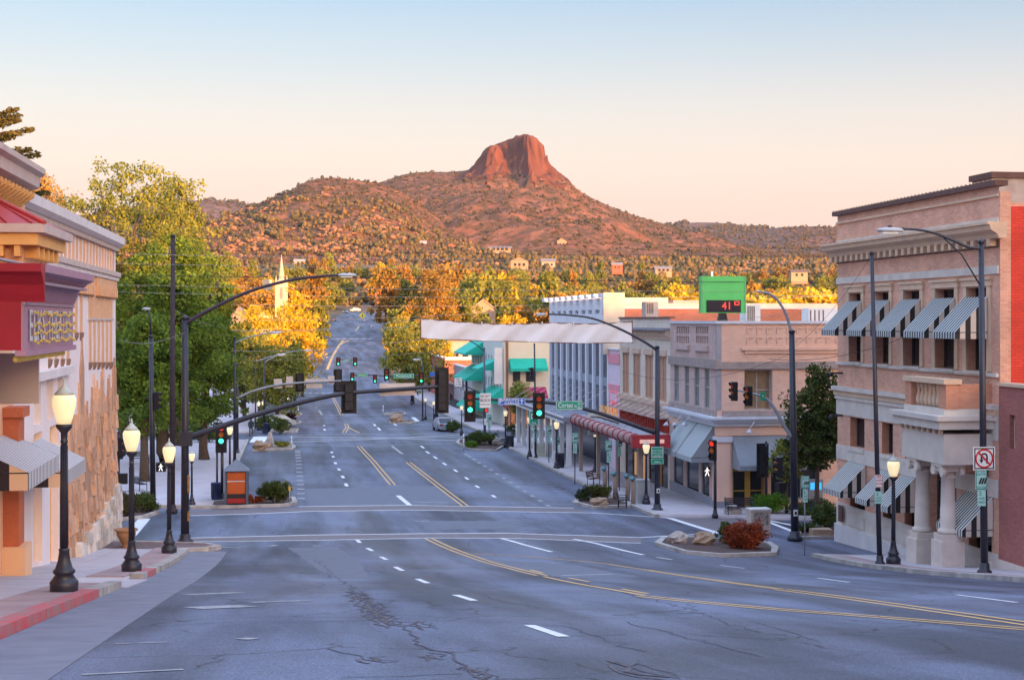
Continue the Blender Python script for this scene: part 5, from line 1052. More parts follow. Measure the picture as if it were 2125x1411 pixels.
    mfw = mat('fin_white', (.78, .82, .90), (.70, .74, .82), scale=.8, rough=.6); mcr = mat('cream_side', (.82, .70, .54), (.6, .5, .4), scale=1)
    zt3, zg = z3(618), z3(699); cap = [(.6+k*(TD-TC-1)/9, .6+k*(TD-TC-1)/9+1.7, z3(652), z3(642)) for k in range(9)]
    mb = MB(); wall_mesh(mb, (s, TC, 0), (0, 1, 0), (-1, 0, 0), TD-TC, zg, zt3, cap, .25); mb.build('upper_wall', mfw, r3)
    for h in cap: window(r3, (s, TC, 0), (0, 1, 0), (-1, 0, 0), h, .2, mfw, mat('glass_grey', (.16, .18, .22), rough=.2), 2, 1, .05)
    MB().box(s+.35, s+24, TC+.02, TD, g0, zt3-.4).build('core', mcr, r3)
    fbox(r3, 'glass_wall', m_glassb, s+.22, s+.3, TC+.1, TD-.1, z3(840), zg); fbox(r3, 'spandrel', mat('spandrel_grey', (.33, .36, .45)), s+.15, s+.21, TC+.1, TD-.1, z3(803), z3(785)); fbox(r3, 'shop_base', m_glassb, s+.22, s+.3, TC+.1, TD-.1, g0, z3(841))
    for k in range(10): t = TC+.05+k*(TD-TC-.5)/9; fbox(r3, 'fin', mfw, s-.02, s+.21, t, t+.45, z3(905), zg+.2 if k % 2 else zt3-.3)
    for k in range(10): t = TC+.05+k*(TD-TC-.5)/9; fbox(r3, 'roof_tooth', mfw, s-.5, s+.4, t+.3, t+1.5, zt3, zt3+.35)
    fbox(r3, 'end_pier', mcr, s-.45, s+1.2, TC-.25, TC+.02, z3(735), zt3+.4)
    rb = brick('orange_brick', (.72, .23, .12), (.62, .18, .1), (.42, .26, .2), w=.3, h=.1, var=.25); fbox(r3, 'brick_side_wall', rb, s+1.21, s+24, TC-.2, TC+.015, z3(735), z3(641)); fbox(r3, 'wall_coping', m_trimw, s+1.21, s+24, TC-.25, TC+.2, z3(641), z3(638.5)); fbox(r3, 'penthouse', mcr, s+1.5, s+5.2, TC+2, TC+6, z3(650), z3(617))
    fbox(r3, 'roof_fan_housing', mat('vent_beige', (.5, .42, .38)), s+5.6, s+8, TC+2, TC+4, z3(645), z3(622)); fbox(r3, 'flagstaff', mfw, s+9, s+9.12, TC+3, TC+3.12, z3(640), z3(560))
    # brick block farther back, its parapet catching the sun
    a, b = P(1555, 644, 118), P(1745, 668, 118); r6 = thing('brick_block', 'low orange brick block behind the corner building roof', 'building', (a.x, a.y, b.z-8)); MB().box(a.x, b.x+6, a.y, a.y+8, b.z-9, a.z).build('wall', rb, r6); fbox(r6, 'coping', m_trimw, a.x-.1, b.x+6.1, a.y-.1, a.y+.4, a.z, a.z+.15)
    # theatre canopy with its neon rings
    so, t0, t1 = 20.4, 84.6, 104.0; dM = so*SN+93*CS; r4 = thing('theatre_canopy', 'curved theatre canopy ringed with red neon over the pavement', 'canopy', (22, 93, gzf(22, 93)))
    zc0, zc1 = CZ-7.5, CZ-6.85; mcan = mat('canopy_pink_grey', (.44, .27, .26), (.34, .21, .21), scale=2)
    MB().box(so+.25, 22.6, t0, t1, zc0+.1, zc1-.05).build('deck', mat('canopy_grey', (.36, .36, .40), scale=1.5), r4); MB().tube([(so+.2, t0, CZ-7.2), (so+.2, t1, CZ-7.2)], .33, 12).build('fascia_roll', mcan, r4)
    for k in range(13): t = t0+.5+k*(t1-t0-1)/12; MB().tube([(so+.2+.36*math.cos(a), t, CZ-7.2+.36*math.sin(a)) for a in np.linspace(0, 6.28, 13)], .05, 5).build('neon_ring', mat('neon_ring_red', (.42, .05, .06), rough=.4), r4)
    e = MB().box(so-.15, 22.6, t0-.35, t0-.01, CZ-7.62, CZ-6.85); e.build('end_panel', mat('panel_red_gloss', (.45, .04, .05), rough=.4), r4); fbox(r4, 'lit_strip', glow('lit_pink', (1, .55, .5), .3), so+.3, 22.2, t0-.39, t0-.355, CZ-7.35, CZ-7.12)
    for k in range(4): MB().box(so+.55, so+.8, t0+1+k*6, t0+1.25+k*6, gzf(so, 95)-.2, zc0+.1).build('post', mat('post_wood', (.40, .30, .25), (.3, .22, .18), scale=3), r4)
    for k in range(8): t = t0+4+k*2; MB().tube([(so+.8, t, zc1), (s-.02, t, zc1+1.6)], .014, 5).build('stay_rod', MATS['rod_rust'], r4)
    r4b = thing('canopy_letters', 'orange vertical stroke letters standing on the theatre canopy', 'sign', (21, 92, zc1)); mo = mat('letters_orange', (.85, .38, .04), emit=(1, .4, .03), estr=.12)
    for k in range(8):
        t = PS(1280-k*4.6, 0, 20.9).y; mb = MB(); mb.box(20.89, 20.905, t-.26, t-.16, zc1+.35, zc1+1.15); mb.box(20.89, 20.905, t+.08, t+.18, zc1+.35, zc1+1.15); mb.box(20.891, 20.904, t-.16, t+.08, zc1+(.95 if k % 2 else .7), zc1+(1.07 if k % 2 else .82)); mb.build('letter', mo, r4b)
    MB().box(20.88, 20.96, PS(1282, 0, 20.9).y, PS(1243, 0, 20.9).y, zc1+.2, zc1+.3).build('letter_rail', M_IRON, r4b)
    q = PS(1223, 880, 21); r4c = thing('reader_board', 'small white two panel reader board above the canopy', 'sign', q); MB().box(q.x-.1, q.x+.9, q.y-.06, q.y+.06, q.z-.75, q.z+.75).build('panel', mat('reader_white', (.7, .68, .6)), r4c)
    for zz_ in (-.33, .33): MB().box(q.x+.1, q.x+.7, q.y-.09, q.y-.061, q.z+zz_-.24, q.z+zz_+.24).build('dark_inset', mat('inset_grey', (.22, .21, .2)), r4c)
    MB().box(q.x+.3, q.x+.4, q.y-.03, q.y+.03, zc1, q.z-.75).build('post', M_IRON, r4c)
    # flat grey canopy in front of the fin building
    r5 = thing('flat_canopy', 'long flat grey canopy with pale edge rail before the white tower', 'canopy', (22, 112, gzf(22, 112))); zf = CZ-7.3
    MB().box(so+.1, s, TC-.3, TD+.5, zf-.35, zf).build('deck', mat('canopy_slate', (.26, .27, .33), scale=1.2), r5); fbox(r5, 'edge_rail', m_trimw, so, so+.09, TC-.3, TD+.5, zf-.1, zf+.02); fbox(r5, 'edge_rail', m_trimw, so, so+.09, TC-.3, TD+.5, zf-.45, zf-.36)
    for k in range(9): t = TC+.5+k*(TD-TC-.8)/8; MB().box(so+.5, so+.85, t-.15, t+.2, gzf(so, t)-.2, zf-.35).build('post', m_trimw, r5); MB().tube([(so+.15, t, zf), (s-.1, t, zf+2.0)], .02, 5).build('stay_rod', m_trimw, r5)
    w = MB()
    for k, (m_, a, b) in enumerate(((m_lit, 92.6, 93.3), (m_lit, 96.0, 96.7), (m_lit, 98.6, 99.2))): MB().box(s-.05, s-.02, a, b, g0+1.3, g0+2.9).build('lit_window', m_, root)
row_right()

# ---------------- beyond the second crossing on the right
def far_right():
    s, t, s1 = 23.7, 160.0, 42.0; d = s*SN+t*CS; zz = lambda y: CZ+(PY0-y)/F*d; g0 = gzf(s, t)-.5
    teal = mat('awning_teal', (.02, .50, .36), (.015, .42, .3), scale=1, rough=.8); tst = stripes('awning_teal_stripe', (.02, .52, .38), (.012, .36, .27), .6, 0, .75)
    root = thing('cream_building', 'cream corner building with teal awnings past the second crossing', 'building', (s, t, g0+.5)); mcr = mat('cream_stucco', (.84, .73, .56), (.76, .65, .5), scale=.7); mgr = mat('pale_green_stucco', (.68, .72, .68), (.6, .64, .6), scale=.7)
    X = lambda px: PT(px, 0, t).x - s
    wn_ = [(X(1064), X(1080), zz(793), zz(768)), (X(1091), X(1111), zz(793), zz(768))]
    mb = MB(); wall_mesh(mb, (s, t, 0), (1, 0, 0), (0, -1, 0), s1-s, g0, zz(702), wn_, .4); mb.build('side_wall', mcr, root); zt = zz(702); L = PS(978, 0, s).y - t
    win = [(2+k*L/12, 2+k*L/12+1.1, zz(y1), zz(y0)) for k in range(11) for y0, y1 in ((740, 768), (788, 812))]
    mb = MB(); wall_mesh(mb, (s, t, 0), (0, 1, 0), (-1, 0, 0), L, g0, zt, win, .12); mb.build('front_wall', mgr, root); MB().box(s+.45, s1, t+.45, t+L, g0, zt-.5).build('core', m_dark, root)
    for h in wn_: window(root, (s, t, 0), (1, 0, 0), (0, -1, 0), h, .3, mat('frame_brown', (.16, .1, .08)), m_glass, 1, 1, .12)
    for h in win: window(root, (s, t, 0), (0, 1, 0), (-1, 0, 0), h, .1, mgr, mat('glass_pale', (.2, .24, .24)), 1, 1, .08)
    fbox(root, 'coping', m_trimw, s-.15, s1, t-.15, t+.3, zt, zt+.25); fbox(root, 'downpipe', mat('pipe_brown', (.30, .16, .1)), s+.25, s+.5, t-.22, t, g0, zt-.3)
    def aw_t(px0, px1, y0, y1, y2, pr): 
        a, b = X(px0)+s, X(px1)+s; mb = MB(); mb.face([(a, t-.02, zz(y0)), (a, t-pr, zz(y1)), (b, t-pr, zz(y1)), (b, t-.02, zz(y0))]); mb.face([(a, t-pr, zz(y1)), (a, t-pr, zz(y2)), (b, t-pr, zz(y2)), (b, t-pr, zz(y1))]); mb.face([(a, t-.02, zz(y0)), (a, t-.02, zz(y2)), (a, t-pr, zz(y2)), (a, t-pr, zz(y1))]); mb.build('awning', teal, root)
    aw_t(1057, 1133, 744, 764, 770, 1.3); aw_t(1060, 1078, 812, 825, 829, 1.0)
    for pa, pb, y0, y1 in ((978, 1003, 718, 737), (978, 1003, 775, 796), (1020, 1034, 752, 764), (1020, 1045, 810, 830), (984, 1008, 834, 862)):
        ta, tb = sorted((PS(pa, 0, s).y, PS(pb, 0, s).y)); awning_s(root, s-.03, ta, tb, zz(y0)+.2, zz(y1)-.2, 2.3, -1, tst, teal, .2)
    fbox(root, 'blade_sign', m_trimw, s-1.0, s-.1, t+.2, t+.7, zz(797), zz(722))
    mbu = mat('awning_burgundy', (.44, .02, .09), (.24, .012, .05), scale=2, rough=.8); mb = MB(); A, B, C_, D_ = (X(1062)+s, t-5, zz(845)), (X(1138)+s, t-5, zz(845)), (X(1100)+s, t-.5, zz(810)), (X(1138)+s, t-.5, zz(812))
    r2 = thing('burgundy_canopy', 'burgundy peaked cafe canopy in front of the cream corner', 'canopy', ((A[0]+B[0])/2, t-5, g0)); x0, x1 = PT(1057, 0, t-5).x, PT(1142, 0, t-5).x; dq = x0*SN+(t-5)*CS; zr, ze = CZ+(PY0-806)/F*dq, CZ+(PY0-842)/F*dq; xm = x0+(x1-x0)*.55
    mb.face([(x0, t-5, ze), (x1, t-5, ze), (x1, t-2.2, zr), (xm, t-2.2, zr)]); mb.face([(x0, t-5, ze), (xm, t-2.2, zr), (xm, t, zr), (x0, t, ze)]); mb.face([(x0, t-5, ze), (x0, t-5, ze-.35), (x1, t-5, ze-.35), (x1, t-5, ze)]); mb.face([(x0, t-5, ze), (x0, t, ze), (x0, t, ze-.35), (x0, t-5, ze-.35)]); mb.build('cloth', mbu, r2)
    for x in np.linspace(x0+.15, x1-.15, 4): MB().box(x-.08, x+.08, t-4.95, t-4.8, g0, ze).build('post', mat('post_red_brown', (.25, .08, .05)), r2)
    for k in range(3): MB().box(x0+.4+k*1.2, x0+1.3+k*1.2, t-4.4, t-4.35, g0+.6, ze-.5).build('glazing', mat('cafe_glow', (.2, .08, .04), emit=(1, .3, .1), estr=.15), r2)
    # lower fronts farther on
    def front(name, label, ta, tb, ytop, m, trim, px_ref, wins, aw=None, depth=14):
        r_ = thing(name, label, 'building', (24, ta, gzf(24, ta))); dd = 24*SN+ta*CS; z_ = lambda y: CZ+(PY0-y)/F*dd; g_ = gzf(24, tb)-.5; Lr = tb-ta
        hs = [(Lr*a, Lr*b, z_(y1), z_(y0)) for a, b, y0, y1 in wins]; mb = MB(); wall_mesh(mb, (24, ta, 0), (0, 1, 0), (-1, 0, 0), Lr, g_, z_(ytop), hs, .3); mb.box(24.32, 24+depth, ta, tb, g_, z_(ytop)-.4); mb.build('wall', m, r_)
        for h in hs: window(r_, (24, ta, 0), (0, 1, 0), (-1, 0, 0), h, .25, trim, m_glass, 1, 1, .1)
        fbox(r_, 'coping', trim, 23.85, 24.4, ta, tb, z_(ytop), z_(ytop)+.2); fbox(r_, 'side_coping', trim, 24.41, 24+depth, ta-.05, ta+.3, z_(ytop)-.39, z_(ytop)+.1)
        if aw: awning_s(r_, 23.98, ta+.5, tb-.5, z_(aw[0]), z_(aw[1]), 2.2, -1, aw[2], aw[2], .3)
        return r_
    front('shop_building', 'pale grey shop front with white coping past the cream building', 198, 212, 764, mat('stucco_grey', (.50, .48, .52), scale=1), m_trimw, 0, [(.15, .4, 790, 815), (.55, .85, 790, 815)], (838, 856, mat('awning_black', (.03, .03, .04))))
    front('shop_building', 'dark purple brown brick shop front farther down the street', 212.3, 228, 800, brick('plum_brick', (.22, .11, .13), (.18, .09, .11), (.2, .14, .15), w=.4, h=.14), mat('trim_plum', (.3, .2, .22)), 0, [(.1, .35, 820, 850), (.5, .8, 820, 850)])
    front('shop_building', 'red brick building with white roof edge farther down', 228.3, 250, 742, brick('red_brick_far', (.45, .14, .1), (.38, .12, .09), (.35, .2, .17), w=.5, h=.18), m_trimw, 0, [(.15, .3, 760, 780), (.45, .6, 760, 780), (.72, .88, 760, 780)])
    front('shop_building', 'tan timber fronted building at the end of the shop row', 250.3, 272, 790, mat('tan_timber', (.34, .24, .19), (.26, .18, .15), scale=2, stretch=(1, 6, 1)), mat('trim_tan', (.45, .36, .3)), 0, [(.2, .4, 805, 825), (.6, .8, 805, 825)])
far_right()

# ---------------- houses, church and far buildings
def gable_house(name, label, cat, px0, px1, ytop, yeave, ybase, d, mw, mr, wins=2, axis=1):
    a, b = P(px0, ybase, d), P(px1, ybase, d); c = (a+b)/2; w = (b-a).length; u = (b-a).normalized(); n = Vector((-u.y, u.x, 0)); root = thing(name, label, cat, (c.x, c.y, a.z)); ze = CZ+(PY0-yeave)/F*d; zr = CZ+(PY0-ytop)/F*d; dp = w*.8
    def pt(x, y, z): p = c + u*x + n*y; return (p.x, p.y, z)
    z0 = a.z-3; mb = MB(); h = w/2
    if axis == 1: mb.face([pt(-h, 0, z0), pt(h, 0, z0), pt(h, 0, ze), pt(0, 0, zr), pt(-h, 0, ze)]); mb.face([pt(h, dp, z0), pt(-h, dp, z0), pt(-h, dp, ze), pt(0, dp, zr), pt(h, dp, ze)])
    else: mb.face([pt(-h, 0, z0), pt(h, 0, z0), pt(h, 0, ze), pt(-h, 0, ze)]); mb.face([pt(h, dp, z0), pt(-h, dp, z0), pt(-h, dp, ze), pt(h, dp, ze)])
    mb.face([pt(h, 0, z0), pt(h, dp, z0), pt(h, dp, ze), pt(h, 0, ze)]); mb.face([pt(-h, dp, z0), pt(-h, 0, z0), pt(-h, 0, ze), pt(-h, dp, ze)]); mb.build('wall', mw, root)
    mb = MB(); o = w*.06; t_ = .25
    if axis == 1:
        for sg in (-1, 1): mb.hexa([pt(sg*(h+o), -o, ze-o*.6), pt(0, -o, zr), pt(0, dp+o, zr), pt(sg*(h+o), dp+o, ze-o*.6)], [pt(sg*(h+o), -o, ze-o*.6+t_), pt(0, -o, zr+t_), pt(0, dp+o, zr+t_), pt(sg*(h+o), dp+o, ze-o*.6+t_)])
    else:
        for y0, y1 in ((-o, dp/2), (dp+o, dp/2)): mb.hexa([pt(-h-o, y0, ze-.1), pt(h+o, y0, ze-.1), pt(h+o, y1, zr), pt(-h-o, y1, zr)], [pt(-h-o, y0, ze-.1+t_), pt(h+o, y0, ze-.1+t_), pt(h+o, y1, zr+t_), pt(-h-o, y1, zr+t_)])
    mb.build('roof', mr, root); hw = w*.07
    for k in range(wins):
        x = -h + w*(k+1)/(wins+1); zw = z0+3+(ze-z0-3)*.35; q0, q1 = pt(x-hw, -.12, zw), pt(x+hw, -.12, zw)
        MB().hexa([pt(x-hw, -.12, zw), pt(x+hw, -.12, zw), pt(x+hw, -.003, zw), pt(x-hw, -.003, zw)], [pt(x-hw, -.12, zw+hw*2.2), pt(x+hw, -.12, zw+hw*2.2), pt(x+hw, -.003, zw+hw*2.2), pt(x-hw, -.003, zw+hw*2.2)]).build('window', m_glass, root)
    return root
mcrm = mat('house_cream', (.40, .29, .21), scale=1); mwht = mat('house_white', (.44, .38, .33), scale=1); mrst = mat('house_rust', (.45, .14, .08), scale=1); mtan = mat('house_tan', (.46, .32, .22), scale=1); mrf = mat('roof_brown', (.20, .12, .09), (.14, .09, .07), scale=2); mrg = mat('roof_grey', (.28, .25, .25), scale=2); mrt = mat('roof_tin_pale', (.5, .42, .38), scale=2)
for args in (('house', 'tan gabled house just above the banner', 'house', 978, 1028, 622, 642, 668, 400, mtan, mrt, 2, 1), ('house', 'small gabled house with rust roof left of the white tower', 'house', 1090, 1112, 628, 640, 656, 440, mtan, mrf, 1, 1), ('house', 'yellow cream house behind the green elm and luminaire', 'house', 478, 512, 640, 656, 690, 260, mcrm, mrg, 2, 1),
             ('house', 'broad pinkish flat building left of the banner shadow', 'house', 906, 986, 700, 706, 768, 300, mat('house_pink', (.55, .43, .42), scale=1), mrg, 3, 0), ('house', 'cream hillside house with two storeys below the butte', 'house', 1060, 1096, 533, 541, 558, 1050, mcrm, mrf, 3, 1), ('house', 'white hillside house with grey roof right of the cream one', 'house', 1124, 1152, 537, 543, 556, 1080, mwht, mrg, 3, 0),
             ('house', 'rust red house high on the slope', 'house', 925, 950, 505, 512, 524, 1350, mrst, mrf, 2, 1), ('house', 'long cream house high below the butte', 'house', 1016, 1060, 511, 515, 522, 1400, mcrm, mrg, 4, 0), ('house', 'cream house among rocks up the front hill', 'house', 862, 884, 500, 506, 514, 1330, mcrm, mrt, 2, 0), ('house', 'white low house above the church steeple', 'house', 610, 636, 538, 542, 550, 1150, mwht, mrt, 2, 0),
             ('house', 'bright white house right of the steeple', 'house', 700, 714, 535, 540, 548, 1200, mwht, mrf, 1, 1), ('house', 'white house at the left foot of the front hill', 'house', 482, 506, 509, 514, 522, 1300, mwht, mrf, 2, 0), ('house', 'tan stone house on the rocks near the bank corner', 'house', 1642, 1676, 560, 564, 578, 800, mtan, mrf, 2, 0), ('house', 'pale house on the ridge right of the butte foot', 'house', 1156, 1176, 494, 500, 512, 1500, mcrm, mrf, 2, 1),
             ('house', 'dark roofed house between pines right of centre', 'house', 1270, 1292, 545, 550, 560, 950, mrst, mrg, 2, 0), ('house', 'grey roofed house left of the green roof sign', 'house', 1360, 1394, 553, 558, 566, 900, mtan, mrg, 3, 0), ('house', 'rust roofed house beside the crest of the far street', 'house', 778, 800, 598, 606, 622, 560, mrst, mrf, 2, 1), ('house', 'brick chimney house behind the white tower', 'house', 1190, 1236, 616, 622, 648, 330, mrst, mrg, 2, 0)):
    gable_house(*args)
# church with a slender steeple
b = P(584, 640, 330); ch = thing('church', 'white church tower with slender pointed steeple among golden trees', 'church', b); k = 330/F; m_ch = mat('church_cream', (.58, .48, .36), (.5, .42, .32), scale=1)
zq = lambda y: CZ+(PY0-y)*k
MB().box(b.x-13*k, b.x+13*k, b.y, b.y+26*k, b.z-6, zq(582)).build('tower', m_ch, ch); MB().lathe([(7*k, zq(582)), (4.5*k, zq(562)), (.4*k, zq(528))], b.x, b.y+13*k, 0, 8, smooth=False).build('steeple', m_ch, ch)
for sx in (-1, 1):
    for sy in (0, 1): MB().lathe([(1.6*k, zq(582)), (1.6*k, zq(577)), (.2*k, zq(571))], b.x+sx*11*k, b.y+2*k+22*k*sy, 0, 6, smooth=False).build('pinnacle', m_ch, ch)
MB().box(b.x-2.5*k, b.x+2.5*k, b.y-.15, b.y-.004, zq(620), zq(598)).build('louvre_window', mrg, ch); MB().prism([(b.x-60*k, b.z-6), (b.x-13.2*k, b.z-6), (b.x-13.2*k, zq(660)), (b.x-37*k, zq(645)), (b.x-60*k, zq(660))], 1, b.y+4*k, b.y+60*k).build('nave', m_ch, ch)
MB().box(b.x-40*k, b.x-20*k, b.y+80*k, b.y+90*k, zq(600), zq(578)).build('belfry_screen', m_ch, ch)
# ================================================================== buildings on the left
def left_side():
    s = -7.0; Z = lambda px, y: PS(px, y, s)
    m_peach = mat('peach_stucco', (.88, .54, .33), (.80, .47, .29), scale=1.2, rough=.85); m_grw = mat('plaster_white', (.82, .74, .74), (.68, .61, .61), scale=1.6, rough=.85, bump=.15)
    m_or = mat('ochre_paint', (.88, .50, .18), (.78, .42, .15), scale=3, rough=.7); m_wine = mat('wine_red_metal', (.36, .012, .03), (.28, .01, .025), scale=2, rough=.5); m_plum = mat('plum_metal', (.44, .24, .33), (.36, .2, .28), scale=2, rough=.55); m_rs = mat('red_sandstone', (.60, .17, .08), (.46, .13, .07), scale=2.5, rough=.9, bump=.5, bscale=10)
    m_cap = mat('cornice_mauve', (.66, .52, .47), (.52, .41, .38), scale=2, rough=.7)
    # --- theatre building nearest the viewer
    T0, T1 = 12.0, 38.6; root = thing('theatre_building', 'peach theatre building with heavy bracketed cornice at the picture edge', 'building', (s, 30, gzf(s, 30))); zt = CZ+3.05; g0 = gzf(s, 46)-.8
    doors = [(30.6-T0, 33.0-T0, gzf(s, 33)+.2, CZ-2.45), (33.9-T0, 36.3-T0, gzf(s, 36)+.15, CZ-2.45)]; upw = [(35.6-T0, 37.2-T0, CZ-.3, CZ+1.3)]
    mb = MB(); wall_mesh(mb, (s, T0, 0), (0, 1, 0), (1, 0, 0), T1-T0, g0, zt, doors+upw, .35); mb.box(s-14, s-.4, T0, T1, g0, zt-.1); mb.build('wall', m_peach, root)
    for h in doors: window(root, (s, T0, 0), (0, 1, 0), (1, 0, 0), h, .3, m_or, mat('door_panel_ochre', (.84, .45, .17), scale=3), 2, 2, .14, name='door')
    for h in upw: window(root, (s, T0, 0), (0, 1, 0), (1, 0, 0), h, .3, m_grw, m_glass, 1, 2, .1)
    za, zc = CZ+3.05, CZ+3.85
    mb = MB(); mb.prism([(s-.02, za), (s+.3, za), (s+.35, za+.2), (s+.7, za+.32), (s+.72, zc-.22), (s+.85, zc-.14), (s+.85, zc), (s-.02, zc)], 1, T0, T1-.3); mb.build('cornice', m_cap, root)
    for k in range(28): t = 25.5+k*.46; MB().prism([(s+.02, za-.004), (s+.62, za+.18), (s+.6, za+.06), (s+.1, za-.3), (s+.02, za-.32)], 1, t, t+.2).build('bracket', m_or, root)
    fbox(root, 'frieze', m_or, s+.003, s+.05, T0, T1-.35, za-.75, za-.33); fbox(root, 'moulding', m_cap, s+.003, s+.22, T0, T1-.33, za-.92, za-.76); fbox(root, 'white_panel', m_grw, s+.003, s+.1, T0, T1-.34, za-1.6, za-.93); fbox(root, 'moulding', m_cap, s+.003, s+.26, T0, T1-.33, za-1.75, za-1.61)
    # projecting bay with a red tin roof
    b0, b1, so = 31.1, 34.2, -5.45
    MB().box(s+.003, so, b0, b1, CZ-.2, CZ+1.549).build('bay_wall', m_peach, root); fbox(root, 'bay_cornice', m_or, s+.01, so+.35, b0-.3, b1+.3, CZ+1.55, CZ+1.8); fbox(root, 'bay_cornice', m_cap, s+.012, so+.5, b0-.4, b1+.45, CZ+1.801, CZ+1.98)
    for k in range(5): fbox(root, 'bay_bracket', m_or, so+.003, so+.28, b0+.2+k*.62, b0+.38+k*.62, CZ+1.30, CZ+1.546); fbox(root, 'bay_bracket', m_or, s+.1+k*.33, s+.22+k*.33, b0-.26, b0-.003, CZ+1.32, CZ+1.546)
    MB().face([(so+.5, b0-.4, CZ+1.981), (so+.5, b1+.45, CZ+1.981), (s+.02, 32.7, CZ+2.95)]).face([(so+.5, b1+.45, CZ+1.981), (s+.02, b1+.45, CZ+1.981), (s+.02, 32.7, CZ+2.95)]).face([(s+.02, b0-.4, CZ+1.981), (so+.5, b0-.4, CZ+1.981), (s+.02, 32.7, CZ+2.95)]).build('bay_roof', mat('roof_tin_red', (.50, .06, .06), (.4, .045, .05), scale=2, rough=.45), root)
    for k in range(4): x_ = s+.3+k*.5; MB().tube([(x_, b0-.4, CZ+2.0), (s+.06+(x_-s)*.25, 32.7-.45, CZ+2.72)], .02, 5).build('roof_seam', MATS['roof_tin_red'], root)
    MB().tube([(so+.5, b0-.4, CZ+2.0), (s+.03, 32.7, CZ+2.96)], .05, 5).build('roof_hip', MATS['roof_tin_red'], root)
    mdr = mat('stained_panel', (.55, .47, .5), (.4, .2, .26), scale=9, contrast=.14, stretch=(1, 1, .18)); fbox(root, 'stained_panel', mdr, so+.003, so+.05, b0+.1, b1-.1, CZ+.2, CZ+1.2)
    for t, w in ((29.3, .55), (37.6, .75)):
        fbox(root, 'sandstone_pilaster', m_rs, s+.003, s+.38, t-w/2, t+w/2, gzf(s, t)+.9, CZ-2.4); fbox(root, 'pilaster_base', m_peach, s+.003, s+.55, t-w/2-.12, t+w/2+.12, gzf(s, t)-.4, gzf(s, t)+.899); fbox(root, 'pilaster_cap', m_rs, s+.004, s+.5, t-w/2-.08, t+w/2+.08, CZ-2.399, CZ-2.15)
    fbox(root, 'canvas_panel', mat('canvas_grey', (.64, .55, .54), (.48, .42, .41), scale=1.2, contrast=.3), s+.003, -5.3, 32.1, 32.2, CZ-1.78, CZ-.70)
    # marquee
    mq = thing('theatre_marquee', 'wine red and plum theatre marquee with white letters and yellow bulbs', 'marquee', (-5.6, 28, gzf(-5.6, 28))); m0, m1, ms = 26.1, 31.9, -4.6
    MB().box(s+.05, ms-.004, m0, m1, CZ-.52, CZ+.32).build('body', m_wine, mq); fbox(mq, 'front_panel', m_plum, ms-.003, ms+.04, m0, m1, CZ-.52, CZ+.32)
    prof = [(0, .32), (.06, .45), (.12, .62), (.3, .78), (.42, .84), (.42, .98), (0, .98)]
    MB().prism([(ms+x, CZ+z) for x, z in prof]+[(ms-.3, CZ+.98), (ms-.3, CZ+.32)], 1, m0-.004, m1+.38).build('crown_moulding', m_plum, mq)
    for z_, p_ in ((.30, .07), (.66, .33)): fbox(mq, 'bead', mat('plum_bead', (.42, .30, .36)), ms+.04, ms+p_, m0-.05, m1+.05, CZ+z_-.03, CZ+z_+.02)
    MB().prism([(m0-y, CZ+z) for y, z in prof]+[(m0-.006, CZ+.98), (m0-.006, CZ+.32)], 0, s+.05, ms+.40).build('crown_return', m_wine, mq); fbox(mq, 'bottom_trim', m_plum, ms-.1, ms+.1, m0-.05, m1+.05, CZ-.62, CZ-.521)
    mw = mat('letter_white', (.75, .72, .78)); mb = MB()
    def tv(txt, size, tcen, z, w):
        V, Fc = text_faces(txt, size); ww = max(v.x for v in V)-min(v.x for v in V); k = w/ww; i = mb.vs([(ms+.06, tcen+v.x*k, z+v.y) for v in V]); mb._add(i, Fc)
    tv('ELKS', .78, m0+1.3, CZ-.12, 1.7); tv('THEATRE', .78, m0+3.9, CZ-.12, 2.9); mb.build('lettering', mw, mq)
    my = glow('bulb_yellow', (1, .72, .2), .04, (.62, .42, .10)); 
    for z_ in (.12, -.08, -.22, -.38):
        for k in range(17):
            t = m0+.5+k*.3
            if 2.0 < t-m0 < 2.3: continue
            MB().blob((ms+.12, t+.15, CZ+z_+.03*math.sin(k*1.7+z_*9)), (.035, .075, .03), k, 6, 4, .1).build('bulb', my, mq)
    for k in range(20): MB().blob((ms-.12, m0+.15+k*.28, CZ-.68), (.05, .09, .06), k, 6, 4, .1).build('bulb', my, mq)
    fl = thing('flag_pole', 'grey pole slanting from the theatre bay over the street', 'pole', (-5.5, 27, CZ+.4)); MB().tube([(-6.8, 24.5, CZ+1.45), (-4.6, 30.5, CZ+.98)], .035, 6).build('shaft', mat('pole_grey', (.36, .36, .40)), fl)
    # --- stucco building with exposed brick and rubble
    A, B = 38.8, 61.5; r2 = thing('stucco_building', 'weathered stucco building with orange brick strips and exposed rubble stone', 'building', (s, 50, gzf(s, 50))); zt2 = CZ+3.0; g2 = gzf(s, B)-.6; s2 = -7.1
    m_st = mat('stucco_pinkish', (.90, .80, .80), (.84, .70, .69), scale=1.0, rough=.9, bump=.25, bscale=9, contrast=.3); m_ob = brick('orange_strip_brick', (.90, .47, .22), (.82, .40, .19), (.74, .50, .36), w=.24, h=.08, var=.2); m_brn = mat('corbel_brown', (.30, .17, .12)); m_rub = vary('rubble_stone', (.80, .50, .34), (.52, .31, .21), .95, .8, 12)
    td = [(PS(52, 0, s2).y, PS(58, 0, s2).y)]
    opens = [(42.2-A, 43.6-A, gzf(s, 43)+.2, CZ-3.2), (45.0-A, 46.6-A, gzf(s, 46)+.1, CZ-3.2), (42.2-A, 43.4-A, CZ-3.0, CZ-1.75), (44.4-A, 45.6-A, CZ-3.0, CZ-1.75), (46.4-A, 47.4-A, CZ-3.0, CZ-1.75)]
